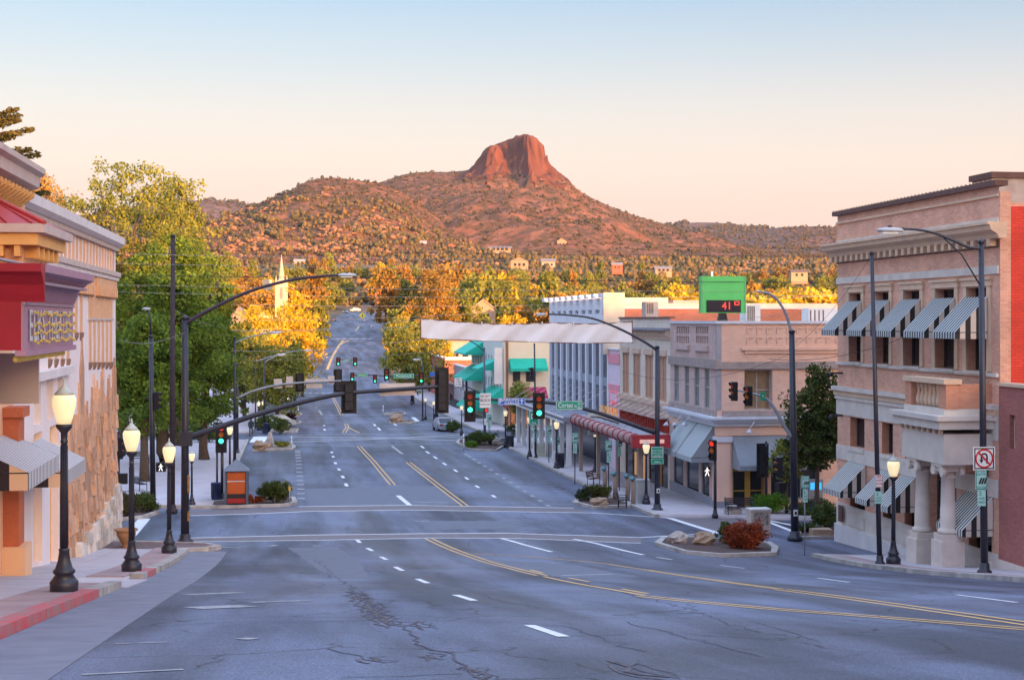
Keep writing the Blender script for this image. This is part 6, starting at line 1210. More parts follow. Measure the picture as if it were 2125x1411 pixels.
    mb = MB(); wall_mesh(mb, (s2, A, 0), (0, 1, 0), (1, 0, 0), B-A, g2, zt2, opens, .35); mb.box(s2-13, s2-.4, A, B-.004, g2, zt2-.3); mb.build('wall', m_st, r2)
    for k, h in enumerate(opens): window(r2, (s2, A, 0), (0, 1, 0), (1, 0, 0), h, .3, m_or if k < 2 else m_grw, MATS['door_panel_ochre'] if k < 2 else m_glass, 1, 2, .13, name='door' if k < 2 else 'window')
    fbox(r2, 'end_wall', m_st, s2-13, s2, B-.003, B+.05, g2, zt2)
    fbox(r2, 'shop_lintel', m_grw, s2, s2+.25, 40, 48.6, CZ-1.7, CZ-1.45)
    mb = MB(); mb.prism([(s2-.3, zt2), (s2+.18, zt2), (s2+.35, zt2+.12), (s2+.35, zt2+.4), (s2-.3, zt2+.45)], 1, A+.3, B+.25); mb.build('parapet_cap', mat('cap_pale', (.78, .72, .72), (.66, .6, .61), scale=2), r2); fbox(r2, 'parapet_soffit', m_cap, s2, s2+.14, A+.3, B, zt2-.16, zt2-.004)
    fbox(r2, 'end_pier', m_ob, s2, s2+.3, A, A+.29, CZ+1.2, zt2+.5)
    n = 26
    for k in range(n):
        t = A+.5+k*(B-A-.7)/n; w = (B-A-.7)/n
        fbox(r2, 'brick_strip', m_ob, s2, s2+.025, t, t+w*.42, CZ+2.0, zt2-.17)
    fbox(r2, 'string_course', m_cap, s2, s2+.22, A+.1, B+.05, CZ+1.78, CZ+1.96); fbox(r2, 'string_course', m_grw, s2, s2+.14, A+.1, B+.03, CZ+1.62, CZ+1.779)
    for grp, (ta, tb) in enumerate(((46.5, 54.3), (55.0, 61.2))):                      # corbelled brick frieze
        n2 = int((tb-ta)/.62); fbox(r2, 'frieze_brick', m_ob, s2, s2+.10, ta, tb, CZ+1.28, CZ+1.60)
        for k in range(n2): t = ta+k*(tb-ta)/n2; fbox(r2, 'frieze_corbel', m_ob, s2, s2+.16, t+.05, t+.38, CZ+.92, CZ+1.275); fbox(r2, 'corbel_foot', m_brn, s2, s2+.12, t+.1, t+.32, CZ+.84, CZ+.915)
    def strips(pxs, ytop, ybot, wpx=4.2):
        for px in pxs:
            a, b = PS(px, 0, s2).y, PS(px+wpx, 0, s2).y; d = s2*SN+a*CS; z0, z1 = CZ+(PY0-ybot)/F*d, CZ+(PY0-ytop)/F*d; fbox(r2, 'brick_strip', m_ob, s2, s2+.03, a, b, z0, z1)
            MB().prism([(s2, z0-.004), (s2+.08, z0-.004), (s2+.06, z0-.16), (s2, z0-.28)], 1, a-.02, b+.02).build('strip_foot', m_brn, r2)
    strips([184, 193, 202, 210.5, 219, 227], 601, 752); strips([155, 165.5], 600, 690); strips([100, 113, 126, 138], 640, 745)
    a, b = PS(183, 0, s2).y, PS(233, 0, s2).y; d = s2*SN+(a+b)/2*CS; z0, z1 = CZ+(PY0-660)/F*d, CZ+(PY0-606)/F*d; fbox(r2, 'brick_panel', m_ob, s2, s2+.012, a, b, z0, z1); fbox(r2, 'panel_sill', m_cap, s2, s2+.06, a-.2, b+.1, z0-.09, z0-.003)
    # rubble where the stucco has fallen: stones of its own
    rg = np.random.default_rng(31); t = 46.8
    while t < B-.1:
        w = rg.uniform(.34, .58); px, _ = proj((s2, t, CZ)); ztop = CZ + np.interp(px, [120, 140, 160, 185, 240], [-4.9, -4.4, -4.3, -4.2, -3.7]) + rg.uniform(-.25, .25); z = gzf(s, t) + .5*max(0, (t-52)/9)
        z -= .4
        while z < ztop:
            h = rg.uniform(.5, 1.0); q = [(s2-.02, t), (s2+rg.uniform(.05, .16), t+.01), (s2+rg.uniform(.05, .16), t+w-.03), (s2-.02, t+w-.01)]; k = rg.uniform(.02, .07)
            b_ = [(x, y, z+rg.uniform(0, .05)) for x, y in q]; t_ = [(x-(k if i in (1, 2) else 0), y+(k if i < 2 else -k), z+h-.03+rg.uniform(-.05, .03)) for i, (x, y) in enumerate(q)]
            MB().hexa(b_, t_).build('stone', m_rub, r2); z += h
        mb = MB(); c = t+w/2; hp = rg.uniform(.5, 1.7); mb.prism([(t+.03, z-.05), (t+w-.03, z-.05), (c+.1, z+hp*.5), (c+.02, z+hp), (c-.02, z+hp), (c-.1, z+hp*.5)], 0, s2-.01, s2+.07); mb.build('bare_patch', m_rub, r2); t += w
    c = PS(168, 0, s2).y; MB().prism([(c-.45, CZ-3.2), (c+.45, CZ-3.2), (c+.4, CZ-1.6), (c+.12, CZ-1.1), (c, CZ-.55), (c-.12, CZ-1.1), (c-.4, CZ-1.6)], 0, s2-.01, s2+.06).build('bare_patch', m_rub, r2)
    # pale stone cheek wall rising to the corner
    r3 = thing('stone_cheek_wall', 'pale stone cheek wall sloping along the foot of the rubble wall', 'wall', (s2+.4, 54, gzf(s, 54))); m_ps = vary('pale_stone', (.80, .72, .65), (.62, .55, .5), .9, .5, 12, 3); t = 49.5
    while t < B+.4:
        w = rg.uniform(.5, .85); gz_ = gzf(s, t)+.1; H = .25+1.75*max(0, (t-50)/11); z = gz_-.35
        while z < gz_+H:
            h = rg.uniform(.28, .45); f = rg.uniform(.12, .2); q = [(s2+.05, t+.008), (s2+f+.1, t+.015), (s2+f+.1, t+w-.015), (s2+.05, t+w-.008)]; MB().hexa([(x, y, z) for x, y in q], [(x-(.03 if i in (1, 2) else 0), y, z+h-.02+rg.uniform(-.02, .015)) for i, (x, y) in enumerate(q)]).build('stone', m_ps, r3); z += h
        t += w
    # striped awnings over the shop
    sa = stripes('awning_pin_stripe', (.80, .75, .75), (.06, .05, .07), .2, 0, .55); sv = stripes('valance_stripe', (.80, .55, .38), (.03, .02, .03), .8, 0, .5)
    def hip_awning(par, t0, t1, zt, zb, pr, lb):
        s_ = s2+.15; mb = MB(); so = s_+pr; mb.face([(s_, t0, zt), (so, t0, zb), (so, t1, zb), (s_, t1-1.2, zt)], 0, [(0, pr), (0, 0), (t1-t0, 0), (t1-t0-1.2, pr)]); mb.face([(s_, t1-1.2, zt), (so, t1, zb), (s_, t1, zb)], 0, [(0, pr), (pr, 0), (0, 0)]); mb.face([(s_, t0, zt), (s_, t0, zb), (so, t0, zb)], 0, [(0, pr), (0, 0), (pr, 0)]); o = mb.build('awning', sa, par, label=lb)
        v = MB(); v.face([(so, t0, zb), (so, t1, zb), (so, t1, zb-.4), (so, t0, zb-.4)], 0, [(0, 0), (t1-t0, 0), (t1-t0, -.4), (0, -.4)]); v.face([(so, t0, zb), (so, t0, zb-.4), (s_, t0, zb-.4), (s_, t0, zb)], 0, [(0, 0), (0, -.4), (pr, -.4), (pr, 0)]); v.build('valance', sv, o)
    awning_s(root, s+.02, 33.6, 37.8, CZ-2.83, CZ-3.4, 1.22, 1, sa, sv, .4); awning_s(r2, s2+.12, 38.9, 42.8, CZ-3.35, CZ-3.95, 1.2, 1, sa, sv, .38)
    # planter urn
    b_ = atg(262, 1136, .14); urn = MB().lathe([(.16, 0), (.2, .04), (.13, .1), (.2, .2), (.34, .45), (.36, .55), (.33, .6), (.42, .64), (.43, .7), (.36, .7), (.33, .62)], b_.x, b_.y, b_.z, 16).build('planter_urn', mat('terracotta', (.42, .22, .11), (.32, .16, .08), scale=4, rough=.8), loc=b_, label='terracotta urn on the pavement by the rubble wall corner', cat='urn')
left_side()
# ================================================================== street furniture
m_blk = mat('pole_black', (.030, .030, .048), (.018, .018, .03), scale=4, rough=.4, spec=.5); m_brp = mat('pole_purple_black', (.045, .028, .05), (.025, .018, .03), scale=4, rough=.45)
m_gal = mat('galvanised', (.34, .37, .42), (.26, .28, .33), scale=5, rough=.5, metal=.3); m_lumi = mat('luminaire_grey', (.50, .53, .58), (.42, .44, .5), rough=.5)
m_globe = mat('lamp_globe', (.8, .7, .45), (.75, .64, .4), emit=(1.0, .80, .45), estr=.28, rough=.3); m_globe_off = mat('lamp_globe_white', (.75, .74, .72), emit=(1, .9, .8), estr=.06, rough=.3); m_hot = glow('lamp_core', (1.0, .93, .7), 1.1)
m_cap = mat('lamp_cap', (.55, .58, .52), (.45, .48, .42), rough=.5)
# --- acorn street lamp
def make_lamp():
    r = thing('street_lamp', 'x', 'street lamp'); MB().lathe([(.27, -.3), (.27, .12), (.275, .2), (.24, .24), (.17, .34), (.21, .38), (.215, .42), (.17, .46), (.12, .62), (.095, .8), (.11, .83), (.08, .86)], n=16).build('base', m_blk, r)
    sh = MB().lathe([(.078, .86), (.072, 1.6), (.06, 2.9), (.075, 2.93), (.06, 2.96), (.065, 3.1), (.15, 3.2), (.16, 3.26), (.12, 3.27)], n=12).build('shaft', m_blk, r)
    for k in range(10): a = k*.628; MB().tube([(.074*math.cos(a), .074*math.sin(a), .9), (.062*math.cos(a), .062*math.sin(a), 2.85)], .009, 4).build('flute', m_blk, sh)
    g = MB().lathe([(.125, 3.27), (.17, 3.4), (.225, 3.62), (.235, 3.75), (.21, 3.81), (.19, 3.84)], n=16).build('globe', m_globe, r); MB().lathe([(.05, 3.58), (.15, 3.62), (.16, 3.7), (.05, 3.73)], n=12).build('glow_core', m_hot, g)
    MB().lathe([(.195, 3.84), (.15, 3.9), (.07, 3.98), (.03, 4.03), (.02, 4.14), (.005, 4.16)], n=14).build('cap', m_cap, r); return r
lamp0 = make_lamp(); _first = [True]
def lamp(px, py, h_px, label, lit=True):
    b = atg(px, py, .14); sc = h_px*dep(b)/F/4.16; o = lamp0 if _first[0] else dup(lamp0, b)
    _first[0] = False; o.location = b; o.scale = (sc,)*3; o['label'] = label; o['group'] = 'acorn street lamps'
    return o
lamp(133, 1228, 443, 'tall fluted acorn street lamp nearest the viewer before the theatre')
lamp(273, 1186, 318, 'fluted acorn street lamp second from the theatre marquee')
lamp(351, 1148, 240, 'acorn street lamp beside the signal pole at the near corner')
lamp(398, 1048, 116, 'small slim acorn street lamp on the plaza corner')
lamp(1854, 1170, 231, 'acorn street lamp with glowing globe in front of the bank')
lamp(1341, 1046, 134, 'lit acorn street lamp beside the grey corner awning')
lamp(1235, 980, 94, 'lit acorn street lamp below the orange canopy letters')
lamp(1155, 972, 104, 'lit acorn street lamp by the dark bin before the flat canopy'); lamp(1099, 948, 88, 'acorn street lamp beside the sandwich board'); lamp(1049, 925, 78, 'acorn street lamp next to the broad low bush')
for i, (x, y, h) in enumerate(((958, 900, 62), (900, 880, 50), (883, 868, 44), (537, 890, 60), (546, 885, 56), (477, 990, 112))): lamp(x, y, h, ['distant acorn lamp near the dark shop awning', 'distant acorn lamp beyond the parked pale car', 'farthest acorn lamp on the shop side', 'distant acorn lamp behind the clipped bushes', 'distant acorn lamp by the second mast arm', 'pale acorn lamp behind the green signal on the plaza'][i])
# --- parts shared by poles
L_r, L_a, L_g = glow('lens_red', (1, .05, .02), .35, (.3, .02, .01)), glow('lens_amber', (1, .25, .02), .05, (.30, .08, .01)), glow('lens_green', (.05, 1, .55), 1.0)
L_off = mat('lens_dark', (.03, .02, .02), rough=.25); L_rd = mat('lens_red_dim', (.30, .03, .015), emit=(1, .08, .02), estr=.05, rough=.3); m_bp = mat('backplate_black', (.009, .0085, .012), (.006, .006, .009), rough=.6)
def signal(root, at, rz=0.0, lens='rag', sc=1.0, plate=True):
    """signal head, facing -Y before turning: housing with backplate, a lens and visor for each section"""
    n = len(lens); h = .355*n; mb = MB(); mb.box(-.17*sc, .17*sc, -.1*sc, .14*sc, -h/2*sc, h/2*sc)
    if plate: mb.box(-.31*sc, .31*sc, -.045*sc, -.03*sc, -(h/2+.13)*sc, (h/2+.13)*sc)
    o = mb.build('signal_head', m_bp, root, rz=rz, at=at); back = MB()
    for k, c in enumerate(lens):
        z = (h/2 - .1775 - k*.355)*sc; m_ = {'r': L_rd, 'R': L_r, 'a': L_a, 'g': L_off, 'G': L_g, 'x': L_off}[c]
        MB().tube([(0, -.105*sc, z), (0, -.125*sc, z)], .14*sc, 14).build('lens', m_, o, rz=rz, at=at)
        v = MB(); pr = None
        for j in range(9):
            a = R(-20+j*27.5); p0, p1 = (.155*math.cos(a)*sc, -.1*sc, z+.155*math.sin(a)*sc), (.155*math.cos(a)*sc, (-.12-.2*max(.3, math.sin(a)*.5+.5))*sc, z+.155*math.sin(a)*sc)
            if pr: v.face([pr[0], p0, p1, pr[1]])
            pr = (p0, p1)
        v.build('visor', m_bp, o, rz=rz, at=at)
        MB().box(-.15*sc, .15*sc, .141*sc, .17*sc, z-.155*sc, z+.155*sc).build('section_door', mat('signal_door', (.02, .018, .024), rough=.5), o, rz=rz, at=at)
    return o
def panel(root, at, w, h, m, rz=0, items=(), ml=None, name='sign_panel', border=None, th=.02, out=.02):
    o = MB().box(-w/2, w/2, -th/2, th/2, -h/2, h/2).build(name, m, root, rz=rz, at=at)
    if border:
        b = MB(); e = min(w, h)*.05; i_ = e*.9
        for x0, x1, z0, z1 in ((-w/2+i_, w/2-i_, h/2-i_-e, h/2-i_), (-w/2+i_, w/2-i_, -h/2+i_, -h/2+i_+e), (-w/2+i_, -w/2+i_+e, -h/2+i_+e, h/2-i_-e), (w/2-i_-e, w/2-i_, -h/2+i_+e, h/2-i_-e)): b.face([(x0, -th/2-.006, z0), (x1, -th/2-.006, z0), (x1, -th/2-.006, z1), (x0, -th/2-.006, z1)])
        b.build('sign_border', border, o, rz=rz, at=at)
    if items: lettering(o, items, ml, at, rz, out=th/2+out*.4)
    return o
m_sw, m_sg, m_sb = mat('sign_white', (.86, .86, .86), rough=.5), mat('sign_green_road', (.01, .36, .22), rough=.45), mat('sign_blue', (.02, .16, .62), rough=.45)
m_sk = mat('sign_ink', (.02, .02, .025), rough=.5); m_srd = mat('sign_red', (.62, .02, .03), rough=.5); m_mint = mat('sign_mint', (.42, .72, .66), rough=.5); m_tgreen = mat('sign_text_green', (.02, .22, .14), rough=.5); m_back = mat('sign_back_bare', (.58, .52, .52), (.5, .45, .45), scale=3, rough=.5)
def luminaire(root, at, rz, sc=1.0):
    o = MB().blob(at, (.52*sc, .2*sc, .1*sc), 3, 12, 7, .03).build('luminaire', m_lumi, root); MB().box(at[0]-.3*sc, at[0]+.25*sc, at[1]-.12*sc, at[1]+.12*sc, at[2]-.12*sc, at[2]-.07*sc).build('lamp_lens', m_globe_off, o); MB().box(at[0]-.05, at[0]+.05, at[1]-.05, at[1]+.05, at[2]+.09*sc, at[2]+.17*sc).build('photo_cell', m_blk, o)
def pole_thing(name, label, px, py, r0=.13, cat='pole', ytop=None, top=None, m=m_blk, r1=None, group=None):
    b = atg(px, py, .14); root = thing(name, label, cat, b, group); d = dep(b); zt = CZ+(PY0-ytop)/F*d
    x = b.x if top is None else P(top, ytop, d).x; y = b.y if top is None else P(top, ytop, d).y
    o = MB().tube([b-Vector((0, 0, .3)), (x, y, zt)], [r0, r1 or r0*.7], 12).build('shaft', m, root); MB().lathe([(r0*1.9, -.1), (r0*1.9, .06), (r0*1.35, .12), (r0*1.25, .3), (r0*1.02, .34)], b.x, b.y, b.z, 14).build('base', m, root); MB().lathe([(r0*.85, 0), (r0*.85, .08), (r0*.3, .14)], x, y, zt, 10).build('cap', m, root)
    return root, b, d
def arm(root, pts, r, m, t, name='arm'):
    W = [PT(x, y, t) for x, y in pts]; n = len(W); fine = []
    for i in range(n-1):
        p0, p1, p2, p3 = W[max(i-1, 0)], W[i], W[i+1], W[min(i+2, n-1)]
        for k in range(5): u = k/5; fine.append(.5*((2*p1) + (p2-p0)*u + (2*p0-5*p1+4*p2-p3)*u*u + (3*p1-p0-3*p2+p3)*u**3))
    fine.append(W[-1]); rs = [r[0]+(r[1]-r[0])*k/(len(fine)-1) for k in range(len(fine))]
    MB().tube(fine, rs, 10).build(name, m, root); return fine
# --- near signal pole on the left: luminaire arm, long signal arm seen from behind
root, b, d = pole_thing('signal_pole', 'tall dark signal pole with curved luminaire arm at the near corner', 384, 1124, .17, 'traffic signal', 662)
arm(root, [(384, 672), (440, 640), (520, 604), (600, 582), (660, 574), (704, 571)], (.085, .05), m_brp, b.y, 'luminaire_arm'); q = PT(720, 571, b.y); luminaire(root, q, 0, .8)
arm(root, [(390, 908), (450, 888), (540, 858), (640, 831), (720, 816), (820, 808), (925, 801)], (.13, .07), m_blk, b.y, 'signal_arm'); MB().box(b.x-.2, b.x+.28, b.y-.2, b.y+.2, PT(384, 925, b.y).z, PT(384, 895, b.y).z).build('arm_collar', m_blk, root)
q = PT(724, 824, b.y); signal(root, q, math.pi, 'xxx', 1.0); q = PT(917, 810, b.y); signal(root, q, math.pi, 'xxxxx', .92); q = PT(825, 808, b.y); panel(root, (q.x, q.y+.12, q.z), 1.45, .5, m_back); panel(root, (q.x, q.y+.09, q.z), 1.2, .36, mat('sign_brace', (.66, .58, .57)), name='sign_brace')
for y0, y1 in ((985, 1022), (1060, 1080)): MB().box(b.x+.1, b.x+.19, b.y-.16, b.y-.1, PT(384, y1, b.y).z, PT(384, y0, b.y).z).build('sticker', mat('sticker_rust', (.45, .24, .06), (.2, .1, .05), scale=9), root)
# --- far right signal pole with the street sign
root, b, d = pole_thing('signal_pole', 'dark signal pole with long arm carrying the Cortez sign', 1364, 1058, .17, 'traffic signal', 722)
arm(root, [(1362, 726), (1335, 708), (1285, 682), (1230, 661), (1180, 654), (1138, 652)], (.08, .045), m_blk, b.y, 'luminaire_arm'); luminaire(root, PT(1122, 652, b.y), 0, .7)
arm(root, [(1358, 898), (1290, 873), (1220, 850), (1160, 838), (1090, 832), (1020, 829), (962, 826)], (.13, .07), m_blk, b.y, 'signal_arm'); f = b.y-.25
signal(root, PT(975, 843, f), 0, 'raGx', 1.0); signal(root, PT(1118, 842, f), 0, 'raG', 1.08)
q = PT(1181, 841, f); panel(root, q, 1.5, .5, m_sg, 0, [('Cortez', .38, -.2, 0, .84), ('St', .2, .36, -.06, .16)], m_sw, border=m_sw)
mb = MB()
for z_ in (-.12, .12): mb.box(.48, .64, -.02, -.014, z_-.07, z_-.03); mb.box(.48, .64, -.02, -.014, z_+.03, z_+.06)
mb.build('block_marks', m_sw, root, at=q)
q = PT(1062, 833, f); o = panel(root, q, 1.5, .38, m_sb, 0, [('P', .38, -.6, 0), ('ARKING', .2, -.04, .085, .9), ('GARAGE', .19, .0, -.1, .82)], m_sw, border=m_sw); mb = MB(); mb.box(.53, .57, -.024, -.018, -.12, .06); mb.face([(.46, -.021, .03), (.64, -.021, .03), (.55, -.021, .14)]); mb.build('arrow', m_sw, root, at=q)
q = PT(1007, 831, f); panel(root, q, .6, .78, m_sw, 0, [('DO NOT', .2, 0, .23, .54), ('BLOCK', .21, 0, .01, .54), ('INTERSECTION', .09, 0, -.22, .52)], m_sk)
q = PT(1364, 938, b.y-.22); panel(root, q, .72, .62, m_sg, 0, [('ADOPT A STREET', .10, 0, .08, .6), ('LITTER CONTROL', .10, 0, -.06, .6), ('NEXT MILE', .10, 0, -.2, .42)], m_sw, border=m_sw); panel(root, (q.x, q.y, q.z-.50), .72, .32, m_sg, 0, [('TEMPLE', .12, 0, -.05, .35)], m_sw, border=m_sw)
q = PT(1366, 1018, b.y-.2); panel(root, q, .18, .26, m_sw, 0, [], m_sk, name='push_button_plate'); MB().box(q.x-.04, q.x+.04, q.y-.05, q.y-.011, q.z-.06, q.z+.06).build('push_button', m_sk, root)
# --- big pole in front of the corner building, pale arc arms
root, b, d = pole_thing('signal_pole', 'dark pole with pale arched signal arm before the corner building', 1650, 1116, .19, 'traffic signal', 690, top=1643)
arm(root, [(1643, 694), (1632, 655), (1615, 625), (1597, 610), (1578, 606)], (.07, .04), m_gal, b.y, 'luminaire_arm'); MB().blob(PT(1574, 605, b.y), (.12, .1, .05), 2, 8, 5, .05).build('luminaire', m_lumi, root)
arm(root, [(1642, 906), (1625, 880), (1606, 846), (1588, 826), (1556, 815), (1530, 810)], (.10, .04), m_gal, b.y, 'signal_arm'); signal(root, PT(1523, 812, b.y), -math.pi/2+.25, 'rag', .82, False); signal(root, PT(1553, 822, b.y), -math.pi/2+.5, 'rag', .86, False)
q = PT(1583, 822, b.y-.15); panel(root, q, .32, .42, m_sg, .5, [('St', .16, 0, 0)], m_sw); signal(root, PT(1616, 970, b.y-.1), -math.pi/2+.1, 'rag', .9, False); MB().tube([PT(1616, 942, b.y), PT(1645, 941, b.y)], .03, 6).build('bracket', m_blk, root)
q = PT(1620, 1010, b.y-.2); MB().box(-.22, .22, -.15, .15, -.2, .2).build('pedestrian_signal', m_bp, root, rz=.4, at=q); q = PT(1651, 1064, b.y-.22); panel(root, q, .2, .3, m_sw, name='push_button_plate'); MB().box(q.x-.05, q.x+.05, q.y-.05, q.y-.011, q.z-.06, q.z+.06).build('push_button', m_sk, root)
# --- poles before the bank
root, b, d = pole_thing('street_light_pole', 'slim black pole with parking signs before the bank awnings', 1826, 1170, .10, 'pole', 528, top=1809); q = PT(1824, 998, b.y-.14)
panel(root, q, .30, .48, m_sw, 0, [('NO', .12, 0, .15, .16), ('PARKING', .09, 0, .03, .25), ('ANYTIME', .08, 0, -.1, .25)], m_srd, border=m_srd); q = PT(1823, 1032, b.y-.14); panel(root, q, .30, .46, m_mint, 0, [('2', .16, -.05, .12), ('HOUR', .08, 0, -.02, .2), ('PARKING', .08, 0, -.13, .24)], m_tgreen)
root, b, d = pole_thing('street_light_pole', 'black pole with long luminaire arm and no U turn sign', 2043, 1188, .125, 'pole', 505, top=2036)
arm(root, [(2036, 516), (2010, 513), (1980, 500), (1940, 484), (1905, 477), (1872, 475)], (.055, .04), m_blk, b.y, 'luminaire_arm'); MB().tube([PT(1958, 494, b.y), PT(1995, 528, b.y), PT(2034, 592, b.y)], .025, 6).build('arm_brace', m_blk, root); luminaire(root, PT(1847, 478, b.y), 0, .95)
q = PT(2042, 951, b.y-.16); pn = panel(root, q, .76, .76, m_sw, 0, border=m_sk); mb = MB(); N = 28
for k in range(N):
    a0, a1 = 6.2832*k/N, 6.2832*(k+1)/N; mb.face([(.32*math.cos(a0), -.022, .32*math.sin(a0)), (.32*math.cos(a1), -.022, .32*math.sin(a1)), (.265*math.cos(a1), -.022, .265*math.sin(a1)), (.265*math.cos(a0), -.022, .265*math.sin(a0))])
mb.face([(-.215, -.026, .175), (-.175, -.026, .215), (.215, -.026, -.175), (.175, -.026, -.215)]); mb.build('prohibition_ring', m_srd, pn, at=q); mb = MB(); mb.box(.07, .125, -.02, -.016, -.16, .06); pr = None
for k in range(9):
    a = math.pi*k/8; p = [(rr*math.cos(a), -.018, .06+rr*math.sin(a)) for rr in (.07, .125)]
    if pr: mb.face([pr[0], p[0], p[1], pr[1]])
    pr = p
mb.box(-.125, -.07, -.02, -.016, -.04, .06); mb.face([(-.17, -.018, -.04), (-.025, -.018, -.04), (-.0975, -.018, -.16)]); mb.build('turn_arrow', m_sk, pn, at=q)
def fit_sign(root, q, w=.36, h=.66):
    o = panel(root, q, w, h, m_mint, 0, [('IF YOU', h*.13, 0, h*.36, w*.6), ("DON'T FIT", h*.12, 0, h*.22, w*.8), ("DON'T PARK", h*.11, 0, -h*.38, w*.85)], m_tgreen, border=m_tgreen); mb = MB()
    for k in range(3): x = (-.26+k*.22)*w; mb.hexa([(x, -.02, -.22*h), (x+.16*w, -.02, -.22*h), (x+.16*w, -.016, -.22*h), (x, -.016, -.22*h)], [(x+.2*w, -.02, .06*h), (x+.36*w, -.02, .06*h), (x+.36*w, -.016, .06*h), (x+.2*w, -.016, .06*h)])
    mb.build('car_symbol', m_sk, o, at=q)
def two_hour(root, q, w=.24, h=.48): panel(root, q, w, h, m_mint, 0, [('2', h*.34, -w*.2, h*.25), ('HOUR', h*.17, 0, -h*.05, w*.65), ('PARKING', h*.15, 0, -h*.28, w*.8)], m_tgreen)
fit_sign(root, PT(2036, 994, b.y-.15), .40, .70); two_hour(root, PT(2037, 1032, b.y-.15), .28, .56)
def sign_post(label, px, py, ytop, parts=True, w=.36, r=.035):
    b = atg(px, py, .14); root = thing('parking_sign', label, 'sign', b, 'parking signs on posts'); d = dep(b); zt = CZ+(PY0-ytop)/F*d; MB().tube([b-Vector((0, 0, .3)), (b.x, b.y, zt)], r, 8).build('post', m_gal if r < .03 else m_blk, root); H = w*1.5; fit_sign(root, (b.x, b.y-.06, zt-H/2), w, H); two_hour(root, (b.x, b.y-.06, zt-H-.34*w/.36*1.0), w*.62, w*1.6)
sign_post('mint parking sign on a thin grey post before the bank planting bed', 1670, 1145, 987, w=.34, r=.026)
for lb, x, y, yt, w in (('mint parking sign nearest the grey awning', 1285, 1018, 908, .36), ('mint parking sign on a post beside the wooden posts', 1263, 1020, 914, .42), ('mint parking sign below the theatre canopy middle', 1193, 1000, 898, .42), ('mint parking sign right of the tall bin lamp', 1156, 962, 906, .40), ('mint parking sign before the flat canopy columns', 1139, 960, 884, .40), ('mint parking sign on the route sign pole', 1110, 950, 884, .38), ('distant mint parking sign by the peaked canopy', 1015, 920, 860, .40)): sign_post(lb, x, y, yt, w=w)
# --- poles on the left and farther on
root, b, d = pole_thing('utility_pole', 'tall dark wooden utility pole before the big green elm', 357, 1060, .15, 'pole', 492, m=mat('pole_wood_dark', (.05, .035, .045), (.03, .022, .03), scale=6), top=359)
MB().tube([PT(340, 528, b.y), PT(348, 527, b.y), PT(354, 512, b.y)], .02, 5).build('guy_hook', m_gal, root)
root, b, d = pole_thing('signal_pole', 'black signal pole with small globe luminaire left of the utility pole', 318, 1058, .15, 'traffic signal', 700, top=313); MB().tube([PT(313, 702, b.y), PT(312, 660, b.y), PT(306, 645, b.y)], .05, 6).build('luminaire_arm', m_blk, root); MB().blob(PT(304, 641, b.y), (.22, .15, .08), 1, 10, 6, .02).build('luminaire', m_lumi, root)
signal(root, PT(326, 832, b.y-.1), math.pi/2-.15, 'rag', .85, False); MB().tube([PT(300, 826, b.y), PT(326, 826, b.y)], .03, 6).build('bracket', m_blk, root); q = PT(334, 969, b.y-.15); MB().box(-.24, .24, -.1, .1, -.23, .23).build('pedestrian_signal', m_bp, root, at=q)
def walker(root, q, k=1.0):
    mw_ = glow('walk_white', (1, .95, 1),   .7); mb = MB(); y = -.115*k
    mb.lathe([(.004, -.03*k), (.03*k, 0), (.004, .03*k)], .0, y, .16*k, 8); mb.face([(-.03*k, y, .0), (.035*k, y, 0), (.04*k, y, .12*k), (-.03*k, y, .12*k)]); mb.face([(-.03*k, y, 0), (.0, y, 0), (-.06*k, y, -.18*k), (-.1*k, y, -.17*k)]); mb.face([(.0, y, 0), (.035*k, y, 0), (.1*k, y, -.18*k), (.06*k, y, -.18*k)]); mb.face([(.03*k, y, .11*k), (.035*k, y, .07*k), (.1*k, y, .02*k), (.11*k, y, .05*k)]); mb.face([(-.03*k, y, .11*k), (-.03*k, y, .07*k), (-.1*k, y, .0), (-.11*k, y, .03*k)]); mb.build('walk_symbol', mw_, root, at=q)
walker(root, q)
root, b, d = pole_thing('signal_pole', 'signal and pedestrian box on a post at the stone building corner', 246, 1082, .07, 'traffic signal', 900, r1=.06); signal(root, PT(250, 930, b.y-.1), math.pi/2-.1, 'rag', .92, False); q = PT(253, 993, b.y-.1); MB().box(-.25, .25, -.12, .12, -.24, .24).build('pedestrian_signal', m_bp, root, at=q)
root, b, d = pole_thing('signal_pole', 'twin post signal showing green on the plaza corner', 461, 1036, .09, 'traffic signal', 900, r1=.08); MB().tube([b+Vector((-.28, 0, -.2)), b+Vector((-.28, 0, 3.0))], .06, 8).build('post', m_blk, root); signal(root, PT(459, 908, b.y-.2), 0, 'RaGx', 1.0)
root, b, d = pole_thing('signal_pole', 'signal with red light and walk sign at the grey awning corner', 1484, 1070, .09, 'traffic signal', 930, r1=.08); signal(root, PT(1479, 934, b.y-.15), -.75, 'Rag', 1.02, False); q = PT(1466, 978, b.y-.15); MB().box(-.2, .2, -.1, .1, -.26, .26).build('pedestrian_signal', m_bp, root, at=q); walker(root, q, 1.25)
root, b, d = pole_thing('signal_pole', 'back of a black signal on a post before the bright bush', 1590, 1062, .08, 'traffic signal', 920, r1=.07); signal(root, PT(1583, 955, b.y-.05), math.pi, 'xxxx', 1.12)
